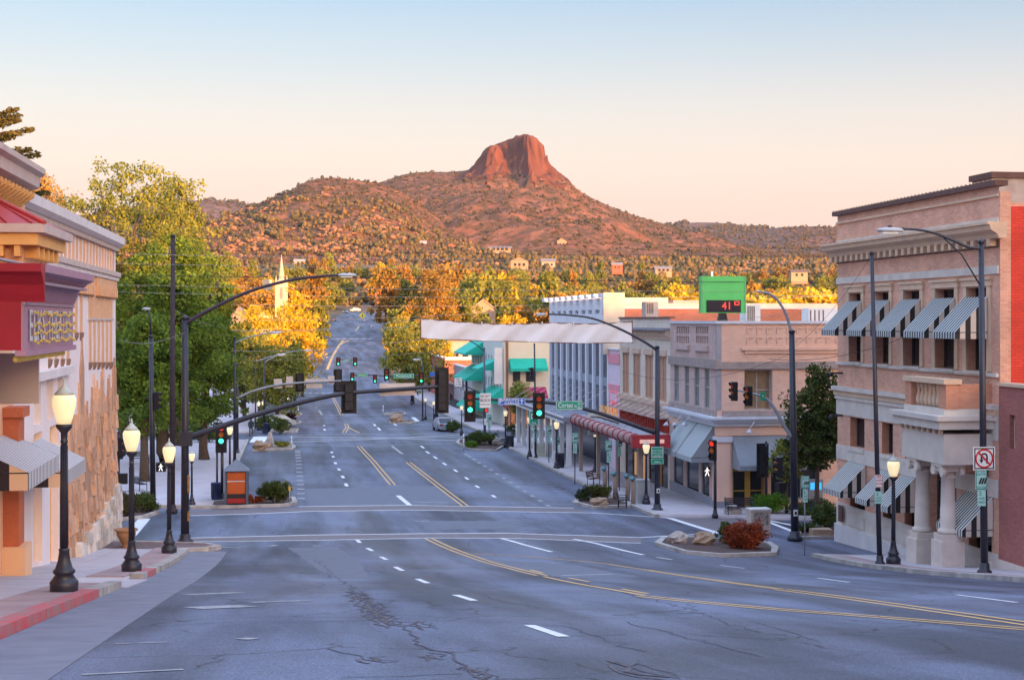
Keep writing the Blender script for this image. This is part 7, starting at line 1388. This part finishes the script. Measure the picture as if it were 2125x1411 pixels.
root, b, d = pole_thing('route_sign_pole', 'tall thin pole with green route 89 sign and cables', 1112, 950, .09, 'pole', 716, top=1109); q = PT(1108, 867, b.y-.2); panel(root, q, .82, 1.2, m_sg, 0, border=m_sw); panel(root, (q.x, q.y-.03, q.z+.12), .5, .42, m_sw, 0, [('89', .34, 0, 0)], m_sk, name='route_shield'); mb = MB(); mb.box(-.12, .16, -.03, -.025, -.42, -.36); mb.face([(-.2, -.028, -.39), (-.1, -.028, -.32), (-.1, -.028, -.46)]); mb.box(.11, .16, -.03, -.025, -.5, -.42); mb.build('arrow', m_sw, root, at=q); signal(root, PT(1103, 775, b.y-.1), -math.pi/2, 'rag', .9, False); MB().tube([PT(1095, 790, b.y), PT(1112, 788, b.y)], .05, 6).build('bracket', m_blk, root)
root, b, d = pole_thing('street_light_pole', 'grey pole with luminaire arm before the cream building', 1006, 905, .14, 'pole', 724, top=1005, m=mat('pole_blue_grey', (.10, .12, .17), rough=.5)); arm(root, [(1005, 730), (990, 716), (972, 706), (955, 700)], (.06, .04), m_blk, b.y, 'luminaire_arm'); luminaire(root, PT(944, 699, b.y), 0, 1.0); q = PT(1012, 875, b.y-.2); panel(root, q, .7, .65, m_sw, 0, [('NO', .2, 0, 0)], m_sk)
q = PT(1009, 851, b.y-.2); signal(root, q, 0, 'R', 1.2, False); q = PT(1004, 851, b.y-.2)
arm(root, [(1000, 818), (980, 808), (960, 798)], (.08, .05), m_blk, b.y, 'signal_arm'); q = PT(951, 793, b.y-.1); panel(root, q, .72, .85, m_sw, 0, [('NO', .22, 0, .25), ('TURN', .15, 0, 0, .5), ('ON RED', .13, 0, -.22, .55)], m_sk)
for lb, px, py, yt, r_, pts, lum in (('dark pole with paired luminaires past the plaza', 487, 962, 703, .12, [(487, 712), (510, 702), (540, 694), (562, 691)], (572, 690)), ('slim pole with grey luminaire over the far street', 548, 896, 752, .1, [(547, 755), (560, 745), (575, 738)], (583, 736)), ('thin pole with long luminaire arm, behind the slim one', 530, 885, 742, .08, [(530, 750), (570, 738), (610, 729), (632, 727)], (640, 727)), ('dark pole with pale luminaire on the shop side', 877, 870, 756, .1, [(876, 760), (873, 745), (868, 740)], (864, 746))):
    root, b, d = pole_thing('street_light_pole', lb, px, py, r_, 'pole', yt); arm(root, pts, (.06, .04), m_gal, b.y, 'luminaire_arm'); luminaire(root, PT(*lum, b.y), 0, 1.0)
# second crossing: arm seen from behind
root, b, d = pole_thing('signal_pole', 'signal pole and arm with sign backs at the second crossing', 492, 940, .14, 'traffic signal', 758); arm(root, [(494, 825), (530, 810), (575, 799), (625, 794), (670, 792), (708, 790)], (.11, .07), m_gal, b.y, 'signal_arm'); signal(root, PT(622, 794, b.y+.2), math.pi, 'xxx', 1.15); signal(root, PT(701, 790, b.y+.2), math.pi, 'xxxx', 1.15)
for x, y, w, h in ((577, 796, 17, 20), (601, 792, 14, 22), (655, 790, 44, 9), (652, 801, 34, 9), (687, 788, 14, 17)): panel(root, PT(x, y, b.y+.15), w*d/F, h*d/F, m_back, name='sign_back')
# signals beyond, facing the viewer
def far_signals(label, px, py, ytop, heads, sign, t_text, sc, arm_pts, extra=()):
    root, b, d = pole_thing('signal_pole', label, px, py, .12, 'traffic signal', ytop); arm(root, arm_pts, (.08, .06), m_blk, b.y, 'signal_arm')
    for x, y in heads: signal(root, PT(x, y, b.y-.2), 0, 'raG', sc)
    q = PT(sign[0], sign[1], b.y-.25); panel(root, q, sign[2]*d/F, sign[3]*d/F, m_sg, 0, [(t_text, sign[3]*d/F*.62, 0, 0, sign[2]*d/F*.75)], m_sw, border=m_sw)
    for x, y, w, h in extra: panel(root, PT(x, y, b.y-.2), w*d/F, h*d/F, m_sb, name='blue_panel')
far_signals('signal pole with the Montezuma street sign', 905, 884, 760, [(802, 777), (874, 784)], (838, 780, 42, 10), 'Montezuma St', .95, [(905, 785), (870, 780), (838, 779), (800, 779)], [(897, 776, 10, 8)])
far_signals('signal pole with small green street sign farther on', 855, 838, 762, [(731, 782), (778, 786)], (752, 778, 22, 7), 'Granite St', .95, [(855, 790), (820, 783), (770, 778), (728, 779)])
far_signals('farthest green signals hung over the climbing street', 800, 790, 730, [(702, 750), (737, 750)], (719, 748, 13, 4.5), 'St', 1.3, [(800, 752), (760, 748), (720, 747), (698, 747)])
# warning sign, marker posts, banner
b = atg(752, 668); r_ = thing('warning_sign', 'yellow diamond pedestrian warning sign up the far street', 'sign', b); d = dep(b); k = d/F; c = Vector((b.x, b.y, CZ+(PY0-655)*k)); MB().prism([(c.x-7*k, c.z), (c.x, c.z-7*k), (c.x+7*k, c.z), (c.x, c.z+7*k)], 1, c.y-.06, c.y).build('panel', mat('sign_yellow_green', (.62, .66, .05), rough=.5), r_); MB().box(c.x-1*k, c.x+1*k, c.y-.1, c.y-.065, c.z-3*k, c.z+2*k).lathe([(.3*k, 2.2*k), (1.0*k, 3*k), (.3*k, 3.8*k)], c.x, c.y-.08, c.z, 6).build('walker_symbol', m_sk, r_); MB().tube([b, (c.x, c.y+.05, c.z-5*k)], .06, 6).build('post', m_gal, r_)
for lb, x, y, yt in (('white marker post on the stone edged bed', 605, 925, 905), ('white marker post on the tan bed left of the lanes', 619, 861, 840), ('white marker post on the tan bed right of the lanes', 795, 861, 841), ('white marker post at the bed with the low bush', 962, 932, 900), ('white marker post beside the cream corner bush', 1071, 905, 880)):
    b = atg(x, y, .1); r_ = thing('marker_post', lb, 'marker post', b, 'white marker posts'); h = (y-yt)*dep(b)/F; MB().tube([b-Vector((0, 0, .1)), b+Vector((0, 0, h))], .055, 8).build('post', m_sw, r_); MB().tube([b+Vector((0, 0, h*.7)), b+Vector((0, 0, h*.8))], .06, 8).build('band', mat('band_grey', (.4, .4, .42)), r_)
b = atg(601, 1046, .1); r_ = thing('marker_post', 'yellow topped marker post beside the boxy shrub', 'marker post', b); MB().tube([b-Vector((0, 0, .1)), b+Vector((0, 0, .9))], .03, 8).build('post', m_gal, r_); MB().box(b.x-.06, b.x+.06, b.y-.03, b.y+.03, b.z+.75, b.z+.98).build('reflector', mat('reflector_yellow', (.7, .42, .05)), r_)
tb = 81.5; topp = [(873, 661), (920, 665), (990, 671), (1040, 673), (1090, 672), (1150, 670), (1200, 672), (1250, 672), (1312, 667)]; bot = [(873, 702), (920, 704), (990, 707), (1040, 708), (1090, 709), (1150, 711), (1200, 712), (1250, 712), (1312, 710)]
bn = thing('street_banner', 'blank white banner stretched on ropes across the street', 'banner', PT(1092, 690, tb)); V = []; nx, nz = 60, 8
for j in range(nz+1):
    for i in range(nx+1):
        u = i/nx*(len(topp)-1); k = min(int(u), len(topp)-2); f = u-k; x = topp[k][0]+(topp[k+1][0]-topp[k][0])*f; y0 = topp[k][1]+(topp[k+1][1]-topp[k][1])*f; y1 = bot[k][1]+(bot[k+1][1]-bot[k][1])*f; q = PT(x, y0+(y1-y0)*j/nz, tb); q.y += .10*math.sin(i*.45+j*.3)*(j/nz) + .035*math.sin(i*1.3+j*.8); V.append(tuple(q))
npmesh('cloth', np.array(V), grid_faces(nx+1, nz+1), mat('banner_white', (.84, .82, .85), (.77, .75, .78), scale=1.5, rough=.8, bump=.15, bscale=4), bn, smooth=True)
for pts in (topp, bot): MB().tube([PT(x, y, tb) for x, y in pts], .025, 5).build('hem_rope', mat('rope_rust', (.22, .09, .06)), bn)
for x, ya, yb in ((873, 659, 704), (1312, 665, 712)): MB().tube([PT(x, ya, tb), PT(x, yb, tb)], .03, 6).build('end_batten', MATS['rope_rust'], bn)
for x in (930, 1000, 1062, 1125, 1190, 1255): q = PT(x, 671, tb); MB().box(q.x-.03, q.x+.03, q.y-.05, q.y+.02, q.z-.08, q.z+.08).build('tie', m_sw, bn)
# overhead wires
m_wire = mat('wire_dark', (.03, .026, .03), rough=.6); m_wirel = mat('wire_pale', (.38, .34, .34), rough=.5)
def wire(label, a, ta, c, tc_, sag=.4, r=.016, m=m_wire):
    A, B = PT(*a, ta), PT(*c, tc_); mb = MB(); n = 14; r *= .72; mb.tube([A.lerp(B, k/n) - Vector((0, 0, sag*4*(k/n)*(1-k/n))) for k in range(n+1)], r, 5, caps=False); mb.build('overhead_wire', m, loc=A, label=label, cat='wire', group='overhead wires')
for i, (lb, a, ta, c, tc_, sg, r_, m_) in enumerate((('topmost thin wire across the whole view', (-60, 512), 66, (2200, 534), 70, .1, .012, m_wire), ('second thin wire just below the topmost', (-60, 521), 66, (2200, 545), 70, .15, .012, m_wirel), ('third wire crossing the tall utility pole', (-60, 541), 66, (2200, 566), 70, .15, .012, m_wirel),
    ('dark thick wire crossing just below the steeple tip', (-60, 566), 78, (2200, 588), 84, .12, .022, m_wire), ('pale wire level with the green roof sign middle', (-60, 586), 78, (2200, 604), 84, .2, .014, m_wirel), ('pale wire grazing the top of the white tower', (240, 606), 100, (1740, 612), 104, .3, .016, m_wirel), ('pale wire sagging above the banner', (480, 632), 120, (1800, 610), 118, .5, .017, m_wirel),
    ('pale wire level with the banner top left', (480, 664), 130, (1150, 640), 120, .3, .017, m_wirel), ('rusty wire meeting the banner left edge', (480, 684), 130, (873, 676), 82, .2, .014, m_wirel), ('banner rope running to the golden trees', (480, 686), 90, (873, 661), 81.5, .25, .016, m_wirel), ('lower banner rope running to the golden trees', (480, 728), 90, (873, 704), 81.5, .25, .016, m_wirel), ('wire over the far street below the second luminaire', (500, 741), 150, (930, 712), 150, .2, .016, m_wirel), ('lowest wire over the far street', (500, 748), 150, (930, 728), 150, .2, .016, m_wirel),
    ('slack wire from the corner pole to the bank', (1596, 745), 66, (2070, 600), 52, .9, .016, m_wire), ('slack wire from the white tower to the corner pole', (1290, 770), 84, (1640, 735), 62, .8, .014, m_wire), ('thin diagonal wire past the bank corner', (1650, 720), 62, (1808, 532), 56, .3, .01, m_wire), ('wire from elm to near signal pole', (250, 705), 80, (384, 690), 57, .3, .014, m_wirel), ('wire from the utility pole over to the luminaire arm', (358, 640), 76, (480, 680), 120, .3, .012, m_wirel), ('banner rope running to the right pole', (1312, 667), 81.5, (1640, 650), 64, .2, .012, m_wirel))): wire(lb, a, ta, c, tc_, sg, r_, m_)
# --- kiosk and small furniture
b = atg(491, 1044, .14); k = dep(b)/F; r_ = thing('notice_kiosk', 'dark framed kiosk with pyramid roof and orange poster panels', 'kiosk', b); w, zr = 22*k, b.z; m_kd = mat('kiosk_slate', (.10, .115, .16), (.08, .09, .13), scale=3, rough=.6)
for sx in (-1, 1):
    for sy in (-1, 1): MB().box(b.x+sx*w-.06, b.x+sx*w+.06, b.y+sy*w-.06, b.y+sy*w+.06, zr-.2, zr+69*k).build('post', m_kd, r_)
MB().box(b.x-w+.07, b.x+w-.07, b.y-w+.06, b.y+w-.06, zr+.05, zr+68*k).build('body', m_kd, r_); MB().hexa([(b.x-w*1.18, b.y-w*1.18, zr+69*k), (b.x+w*1.18, b.y-w*1.18, zr+69*k), (b.x+w*1.18, b.y+w*1.18, zr+69*k), (b.x-w*1.18, b.y+w*1.18, zr+69*k)], [(b.x-.03, b.y-.03, zr+91*k), (b.x+.03, b.y-.03, zr+91*k), (b.x+.03, b.y+.03, zr+91*k), (b.x-.03, b.y+.03, zr+91*k)]).build('roof', mat('kiosk_roof', (.16, .18, .23), rough=.6), r_)
m_po = mat('poster_orange', (.55, .11, .025), (.46, .09, .02), scale=2)
for z0, z1, m_ in ((49, 66, m_po), (47, 48.6, m_sw), (22, 46.6, m_po), (13, 21.6, m_sk), (3, 12.6, mat('poster_red', (.42, .03, .03)))): MB().box(b.x-w+.1, b.x+w-.1, b.y-w+.02, b.y-w+.058, zr+z0*k, zr+z1*k).build('poster_panel', m_, r_)
def bin_(label, px, py, w, h, m=m_blk):
    b = atg(px, py, .14); k = dep(b)/F; r_ = thing('litter_bin', label, 'litter bin', b, 'litter bins'); R_ = w/2*k; H = h*k
    MB().lathe([(R_*.9, -.05), (R_*.9, H*.12), (R_*.86, H*.14), (R_*.86, H*.9), (R_, H*.92), (R_, H), (R_*.6, H)], b.x, b.y, b.z, 16).build('drum', m, r_)
    for j in range(14): a = j*.4488; MB().tube([(b.x+R_*.9*math.cos(a), b.y+R_*.9*math.sin(a), b.z+H*.12), (b.x+R_*.98*math.cos(a), b.y+R_*.98*math.sin(a), b.z+H*.92)], .018, 4).build('slat', m, r_)
bin_('dark blue slatted litter bin beside the twin post signal', 448, 1037, 20, 36, mat('bin_navy', (.02, .03, .09), rough=.5)); bin_('black litter bin left of the lamp before the flat canopy', 1162, 970, 20, 30); bin_('black litter bin at the second crossing corner', 1058, 927, 18, 24); bin_('dark bin among the clipped bushes', 553, 898, 14, 20, MATS['bin_navy']); bin_('dark bin far down the shop side', 905, 872, 9, 14)
def bench(label, px, py, rz, L=1.5, m=m_blk):
    b = atg(px, py, .14); r_ = thing('park_bench', label, 'bench', b, 'iron benches'); 
    for j in range(4): MB().box(-L/2, L/2, -.22+j*.115, -.13+j*.115, .42, .45).build('seat_slat', m, r_, rz=rz, at=b)
    for j in range(4): MB().box(-L/2, L/2, .25+j*.025, .28+j*.025, .52+j*.1, .59+j*.1).build('back_slat', m, r_, rz=rz, at=b)
    for sx in (-L/2+.06, L/2-.06):
        MB().tube([(sx, -.22, -.05), (sx, -.2, .42), (sx, -.2, .62), (sx, .22, .64)], .025, 6).build('arm_leg', m, r_, rz=rz, at=b); MB().tube([(sx, .24, -.05), (sx, .22, .45), (sx, .34, .95)], .025, 6).build('back_leg', m, r_, rz=rz, at=b)
bench('black slatted bench behind the pale boulder by the yellow doors', 1536, 1068, 0.0, 1.6); bench('ornate iron bench beside the theatre corner planter', 1292, 1052, 1.3, 1.0); bench('dark bench with a reddish panel on the theatre pavement', 1232, 1006, 1.0, 1.2, mat('bench_rust', (.14, .05, .03), rough=.6)); bench('dark bench on the plaza under the elm', 290, 1018, 2.0, 1.4); bench('dark bench on the plaza lawn edge', 290, 962, .4, 1.4)
# newspaper box, utility cabinets, display case
def cabinet(name, label, cat, px, py, w, h, m, lid=None, glass=None):
    b = atg(px, py, .14); k = dep(b)/F; W, H = w*k, h*k; r_ = thing(name, label, cat, b); MB().box(b.x-W/2, b.x+W/2, b.y-W*.35, b.y+W*.35, b.z-.1, b.z+H*.92).build('body', m, r_); MB().box(b.x-W*.54, b.x+W*.54, b.y-W*.4, b.y+W*.4, b.z+H*.921, b.z+H).build('lid', lid or m, r_)
    MB().box(b.x-W*.38, b.x+W*.38, b.y-W*.35-.03, b.y-W*.35-.003, b.z+H*.3, b.z+H*.85).build('front_panel', glass or m, r_); return r_
m_cab = mat('cabinet_grey_green', (.42, .44, .43), (.34, .36, .36), scale=3, rough=.6); cabinet('utility_cabinet', 'grey green utility cabinet between lamp and wooden posts', 'cabinet', 1334, 1044, 25, 50, m_cab); cabinet('display_case', 'cream display case with dark picture behind the red shrub', 'display case', 1574, 1102, 42, 48, mat('case_cream', (.58, .47, .42)), mat('case_lid', (.62, .58, .55)), mat('case_picture', (.16, .12, .11), (.4, .34, .3), scale=9, contrast=.1))
cabinet('news_box', 'white newspaper box beside the bin before the flat canopy', 'news box', 1150, 967, 8, 30, m_sw); cabinet('utility_cabinet', 'white utility box with signs below the clipped bushes', 'cabinet', 1680, 1068, 20, 30, mat('dark_green_box', (.04, .07, .06)))
b = atg(1693, 1062, .14); r_ = thing('fuel_kiosk', 'grey kiosk with bright blue screen behind the bank tree', 'kiosk', (b.x, b.y-.6, b.z)); q = PT(1693, 1024, b.y-.6); MB().box(q.x-.42, q.x+.42, q.y, q.y+.3, b.z, q.z+.78).build('body', mat('kiosk_grey', (.36, .37, .42)), r_); MB().box(q.x-.32, q.x+.32, q.y-.03, q.y-.003, q.z+.22, q.z+.62).build('screen', glow('screen_blue', (.05, .45, 1), .5), r_)
for lb, x, y, yt in (('weathered wooden post with blue glass ball nearest the planter bench', 1314, 1046, 996), ('wooden post with blue glass ball second from the planter bench', 1302, 1040, 990), ('wooden post with blue glass ball third from the planter bench', 1276, 1034, 985), ('wooden post with blue glass ball farthest from the planter bench', 1255, 1022, 975)):
    b = atg(x, y, .14); k = dep(b)/F; r_ = thing('wooden_post', lb, 'post', b, 'wooden posts with glass balls'); H = (y-yt)*k; MB().tube([b-Vector((0, 0, .2)), b+Vector((.02, 0, H*.5)), b+Vector((0, 0, H))], [.14, .13, .12], 10).build('shaft', mat('post_weathered', (.36, .25, .2), (.25, .17, .14), scale=6, stretch=(1, 1, .15)), r_); MB().blob(b+Vector((-.08, -.08, H+.08)), (.16, .16, .14), 2, 10, 7, .12).build('glass_ball', mat('glass_teal', (.12, .32, .36), (.04, .12, .16), scale=9, rough=.15), r_)
b = atg(1112, 947, .14); r_ = thing('sandwich_board', 'white framed sandwich board leaning by the route pole', 'sign', (b.x+.35, b.y, b.z)); 
for sg in (-1, 1): MB().hexa([(b.x, b.y+sg*.3-.02, b.z), (b.x+.75, b.y+sg*.3-.02, b.z), (b.x+.75, b.y+sg*.3+.02, b.z), (b.x, b.y+sg*.3+.02, b.z)], [(b.x+.05, b.y+sg*.04-.02, b.z+1.05), (b.x+.7, b.y+sg*.04-.02, b.z+1.05), (b.x+.7, b.y+sg*.04+.02, b.z+1.05), (b.x+.05, b.y+sg*.04+.02, b.z+1.05)]).build('board', mat('board_cream', (.62, .58, .5), (.35, .4, .3), scale=6), r_)
# --- vehicles
m_tyre = mat('tyre', (.015, .015, .017), rough=.8); m_rim = mat('rim', (.4, .4, .42), rough=.35, metal=.7)
def car(name, label, px, py, rz, L, W, H, mc, lights=False, van=False):
    b = atg(px, py); r_ = thing(name, label, 'car' if not van else 'van', b); k = 1.0
    pr = [(-L/2, .32), (-L/2+.02, .75), (-L*.30, .88), (-L*.16, H*.97), (L*.22, H), (L*.40, H*.62), (L/2, H*.58), (L/2, .32)] if not van else [(-L/2, .35), (-L/2+.02, .95), (-L*.36, 1.1), (-L*.24, H*.96), (-L*.1, H), (L/2-.05, H*.98), (L/2, .35)]
    mb = MB(); n = len(pr); half = W/2
    def ring(y, ins): return [(x, y*(1 - (ins if z > .9 else 0)), z) for x, z in pr]
    i = mb.vs(ring(-half, .16) + ring(half, .16)); mb._add(i, [(j, (j+1) % n, n+(j+1) % n, n+j) for j in range(n)]); mb._add(i, [tuple(range(n-1, -1, -1)), tuple(range(n, 2*n))]); mb.build('body', mc, r_, rz=rz, at=b)
    ws = (pr[2], pr[3]); a, c = ws; g = MB(); h2 = half*.80
    g.face([(a[0]+.03, -h2, a[1]+.06), (c[0]-.08, -h2*.98, c[1]-.04), (c[0]-.08, h2*.98, c[1]-.04), (a[0]+.03, h2, a[1]+.06)]); 
    nrm = Vector((-(c[1]-a[1]), 0, c[0]-a[0])).normalized()*.02; g.v = [tuple(Vector(v)+nrm) for v in g.v]; g.build('windscreen', m_glass, r_, rz=rz, at=b)
    if not van: a, c = pr[4], pr[5]; g = MB(); g.face([(a[0]+.08, -h2*.98, a[1]-.04), (c[0]-.03, -h2, c[1]+.06), (c[0]-.03, h2, c[1]+.06), (a[0]+.08, h2*.98, a[1]-.04)]); nrm = Vector((a[1]-c[1], 0, c[0]-a[0])).normalized()*.02; g.v = [tuple(Vector(v)+nrm) for v in g.v]; g.build('rear_window', m_glass, r_, rz=rz, at=b)
    for sy in (-1, 1): MB().box(-L*.18, L*.26, sy*half*.86-.01, sy*half*.86+.015*sy, H*.66, H*.9).build('side_window', m_glass, r_, rz=rz, at=b)
    for sx in (-.31, .31):
        for sy in (-1, 1): w = MB().tube([(L*sx, sy*half*.78, .32), (L*sx, sy*half*1.01, .32)], .32, 14).build('wheel', m_tyre, r_, rz=rz, at=b); MB().tube([(L*sx, sy*half*1.0, .32), (L*sx, sy*half*1.02, .32)], .18, 10).build('rim', m_rim, w, rz=rz, at=b)
    for sy in (-1, 1):
        MB().box(-L/2-.04, -L/2+.03, sy*half*.62-.2, sy*half*.62+.2, .62, .80).build('headlight', glow('headlight_on', (1, .93, .8), 7) if lights else mat('headlight_off', (.5, .5, .52), rough=.2), r_, rz=rz, at=b); MB().box(L/2-.03, L/2+.03, sy*half*.7-.16, sy*half*.7+.16, .66, .82).build('tail_light', mat('tail_red', (.35, .02, .02), rough=.3), r_, rz=rz, at=b)
    MB().box(-L/2-.06, -L/2+.02, -half*.9, half*.9, .3, .5).build('bumper', mat('bumper_grey', (.2, .2, .22)), r_, rz=rz, at=b); MB().box(-L/2-.05, -L/2+.01, -half*.35, half*.35, .56, .74).build('grille', m_sk, r_, rz=rz, at=b)
mcw = mat('car_white', (.66, .66, .68), rough=.3, spec=.6); mcs = mat('car_silver', (.45, .47, .5), rough=.3, spec=.6); mcd = mat('car_dark', (.05, .06, .09), rough=.3, spec=.6)
car('delivery_van', 'white van with headlights on coming up the left lanes', 585, 834, math.pi/2+.12, 5.0, 2.0, 2.1, mcw, True, True); car('parked_car', 'pale blue silver car parked at the kerb by the round bush', 919, 893, -math.pi/2+.1, 3.9, 1.65, 1.4, mat('car_blue_silver', (.30, .36, .46), rough=.3, spec=.6)); car('parked_car', 'dark car parked on the left up the far street', 692, 667, -math.pi/2, 4.4, 1.85, 1.6, mcd); car('parked_car', 'white pickup sized car near the far street bend', 736, 646, .3, 5.0, 1.9, 1.7, mcw); car('parked_car', 'white car among trees at the far bend', 718, 650, 1.2, 4.6, 1.8, 1.5, mcs)
car('parked_car', 'pale car half hidden behind the clipped bushes', 572, 887, .2, 4.2, 1.8, 1.4, mcs)
# person far along the plaza pavement, standing
b = atg(521, 905, .14); r_ = thing('person', 'person in dark clothes standing on the far plaza pavement', 'person', b); me = bpy.data.meshes.new('body')
J = [(0, 0, .95, .15), (0, 0, 1.2, .17), (0, 0, 1.42, .15), (0, 0, 1.52, .06), (0, 0, 1.66, .11), (0, 0, 1.76, .07), (-.1, 0, .9, .1), (-.11, .02, .5, .07), (-.12, .0, .08, .05), (.1, 0, .9, .1), (.11, -.04, .5, .07), (.12, .02, .08, .05), (-.2, 0, 1.4, .07), (-.25, .02, 1.12, .05), (-.22, -.12, .88, .04), (.2, 0, 1.4, .07), (.25, .02, 1.12, .05), (.24, -.08, .86, .04), (-.12, -.12, .03, .04), (.12, -.1, .03, .04)]
E = [(0, 1), (1, 2), (2, 3), (3, 4), (4, 5), (0, 6), (6, 7), (7, 8), (0, 9), (9, 10), (10, 11), (2, 12), (12, 13), (13, 14), (2, 15), (15, 16), (16, 17), (8, 18), (11, 19)]
me.from_pydata([j[:3] for j in J], E, []); o = bpy.data.objects.new('body', me); COL.objects.link(o); o.parent = r_; md = o.modifiers.new('skin', 'SKIN'); o.modifiers.new('sub', 'SUBSURF').levels = 1
for i, j in enumerate(J): me.skin_vertices[0].data[i].radius = (j[3], j[3])
me.skin_vertices[0].data[0].use_root = True; me.materials.append(mat('clothes_dark', (.03, .035, .06), rough=.9))
# ================================================================== the air
def haze():
    m = bpy.data.materials.new('haze'); m.use_nodes = True; n = m.node_tree.nodes; n.clear(); o = n.new('ShaderNodeOutputMaterial'); v = n.new('ShaderNodeVolumePrincipled')
    v.inputs['Color'].default_value = (.86, .86, .95, 1); v.inputs['Density'].default_value = HAZE; v.inputs['Anisotropy'].default_value = .3; m.node_tree.links.new(v.outputs[0], o.inputs['Volume'])
    lo = min(float(Zg_low), -14 + CZ) - 2; MB().box(-4300, 5500, -460, 8300, lo, CZ+330).build('haze', m, kind='stuff', label='faint pale air in front of the distant hills', cat='haze')
HAZE = .000035; Zg_low = CZ-14
haze()
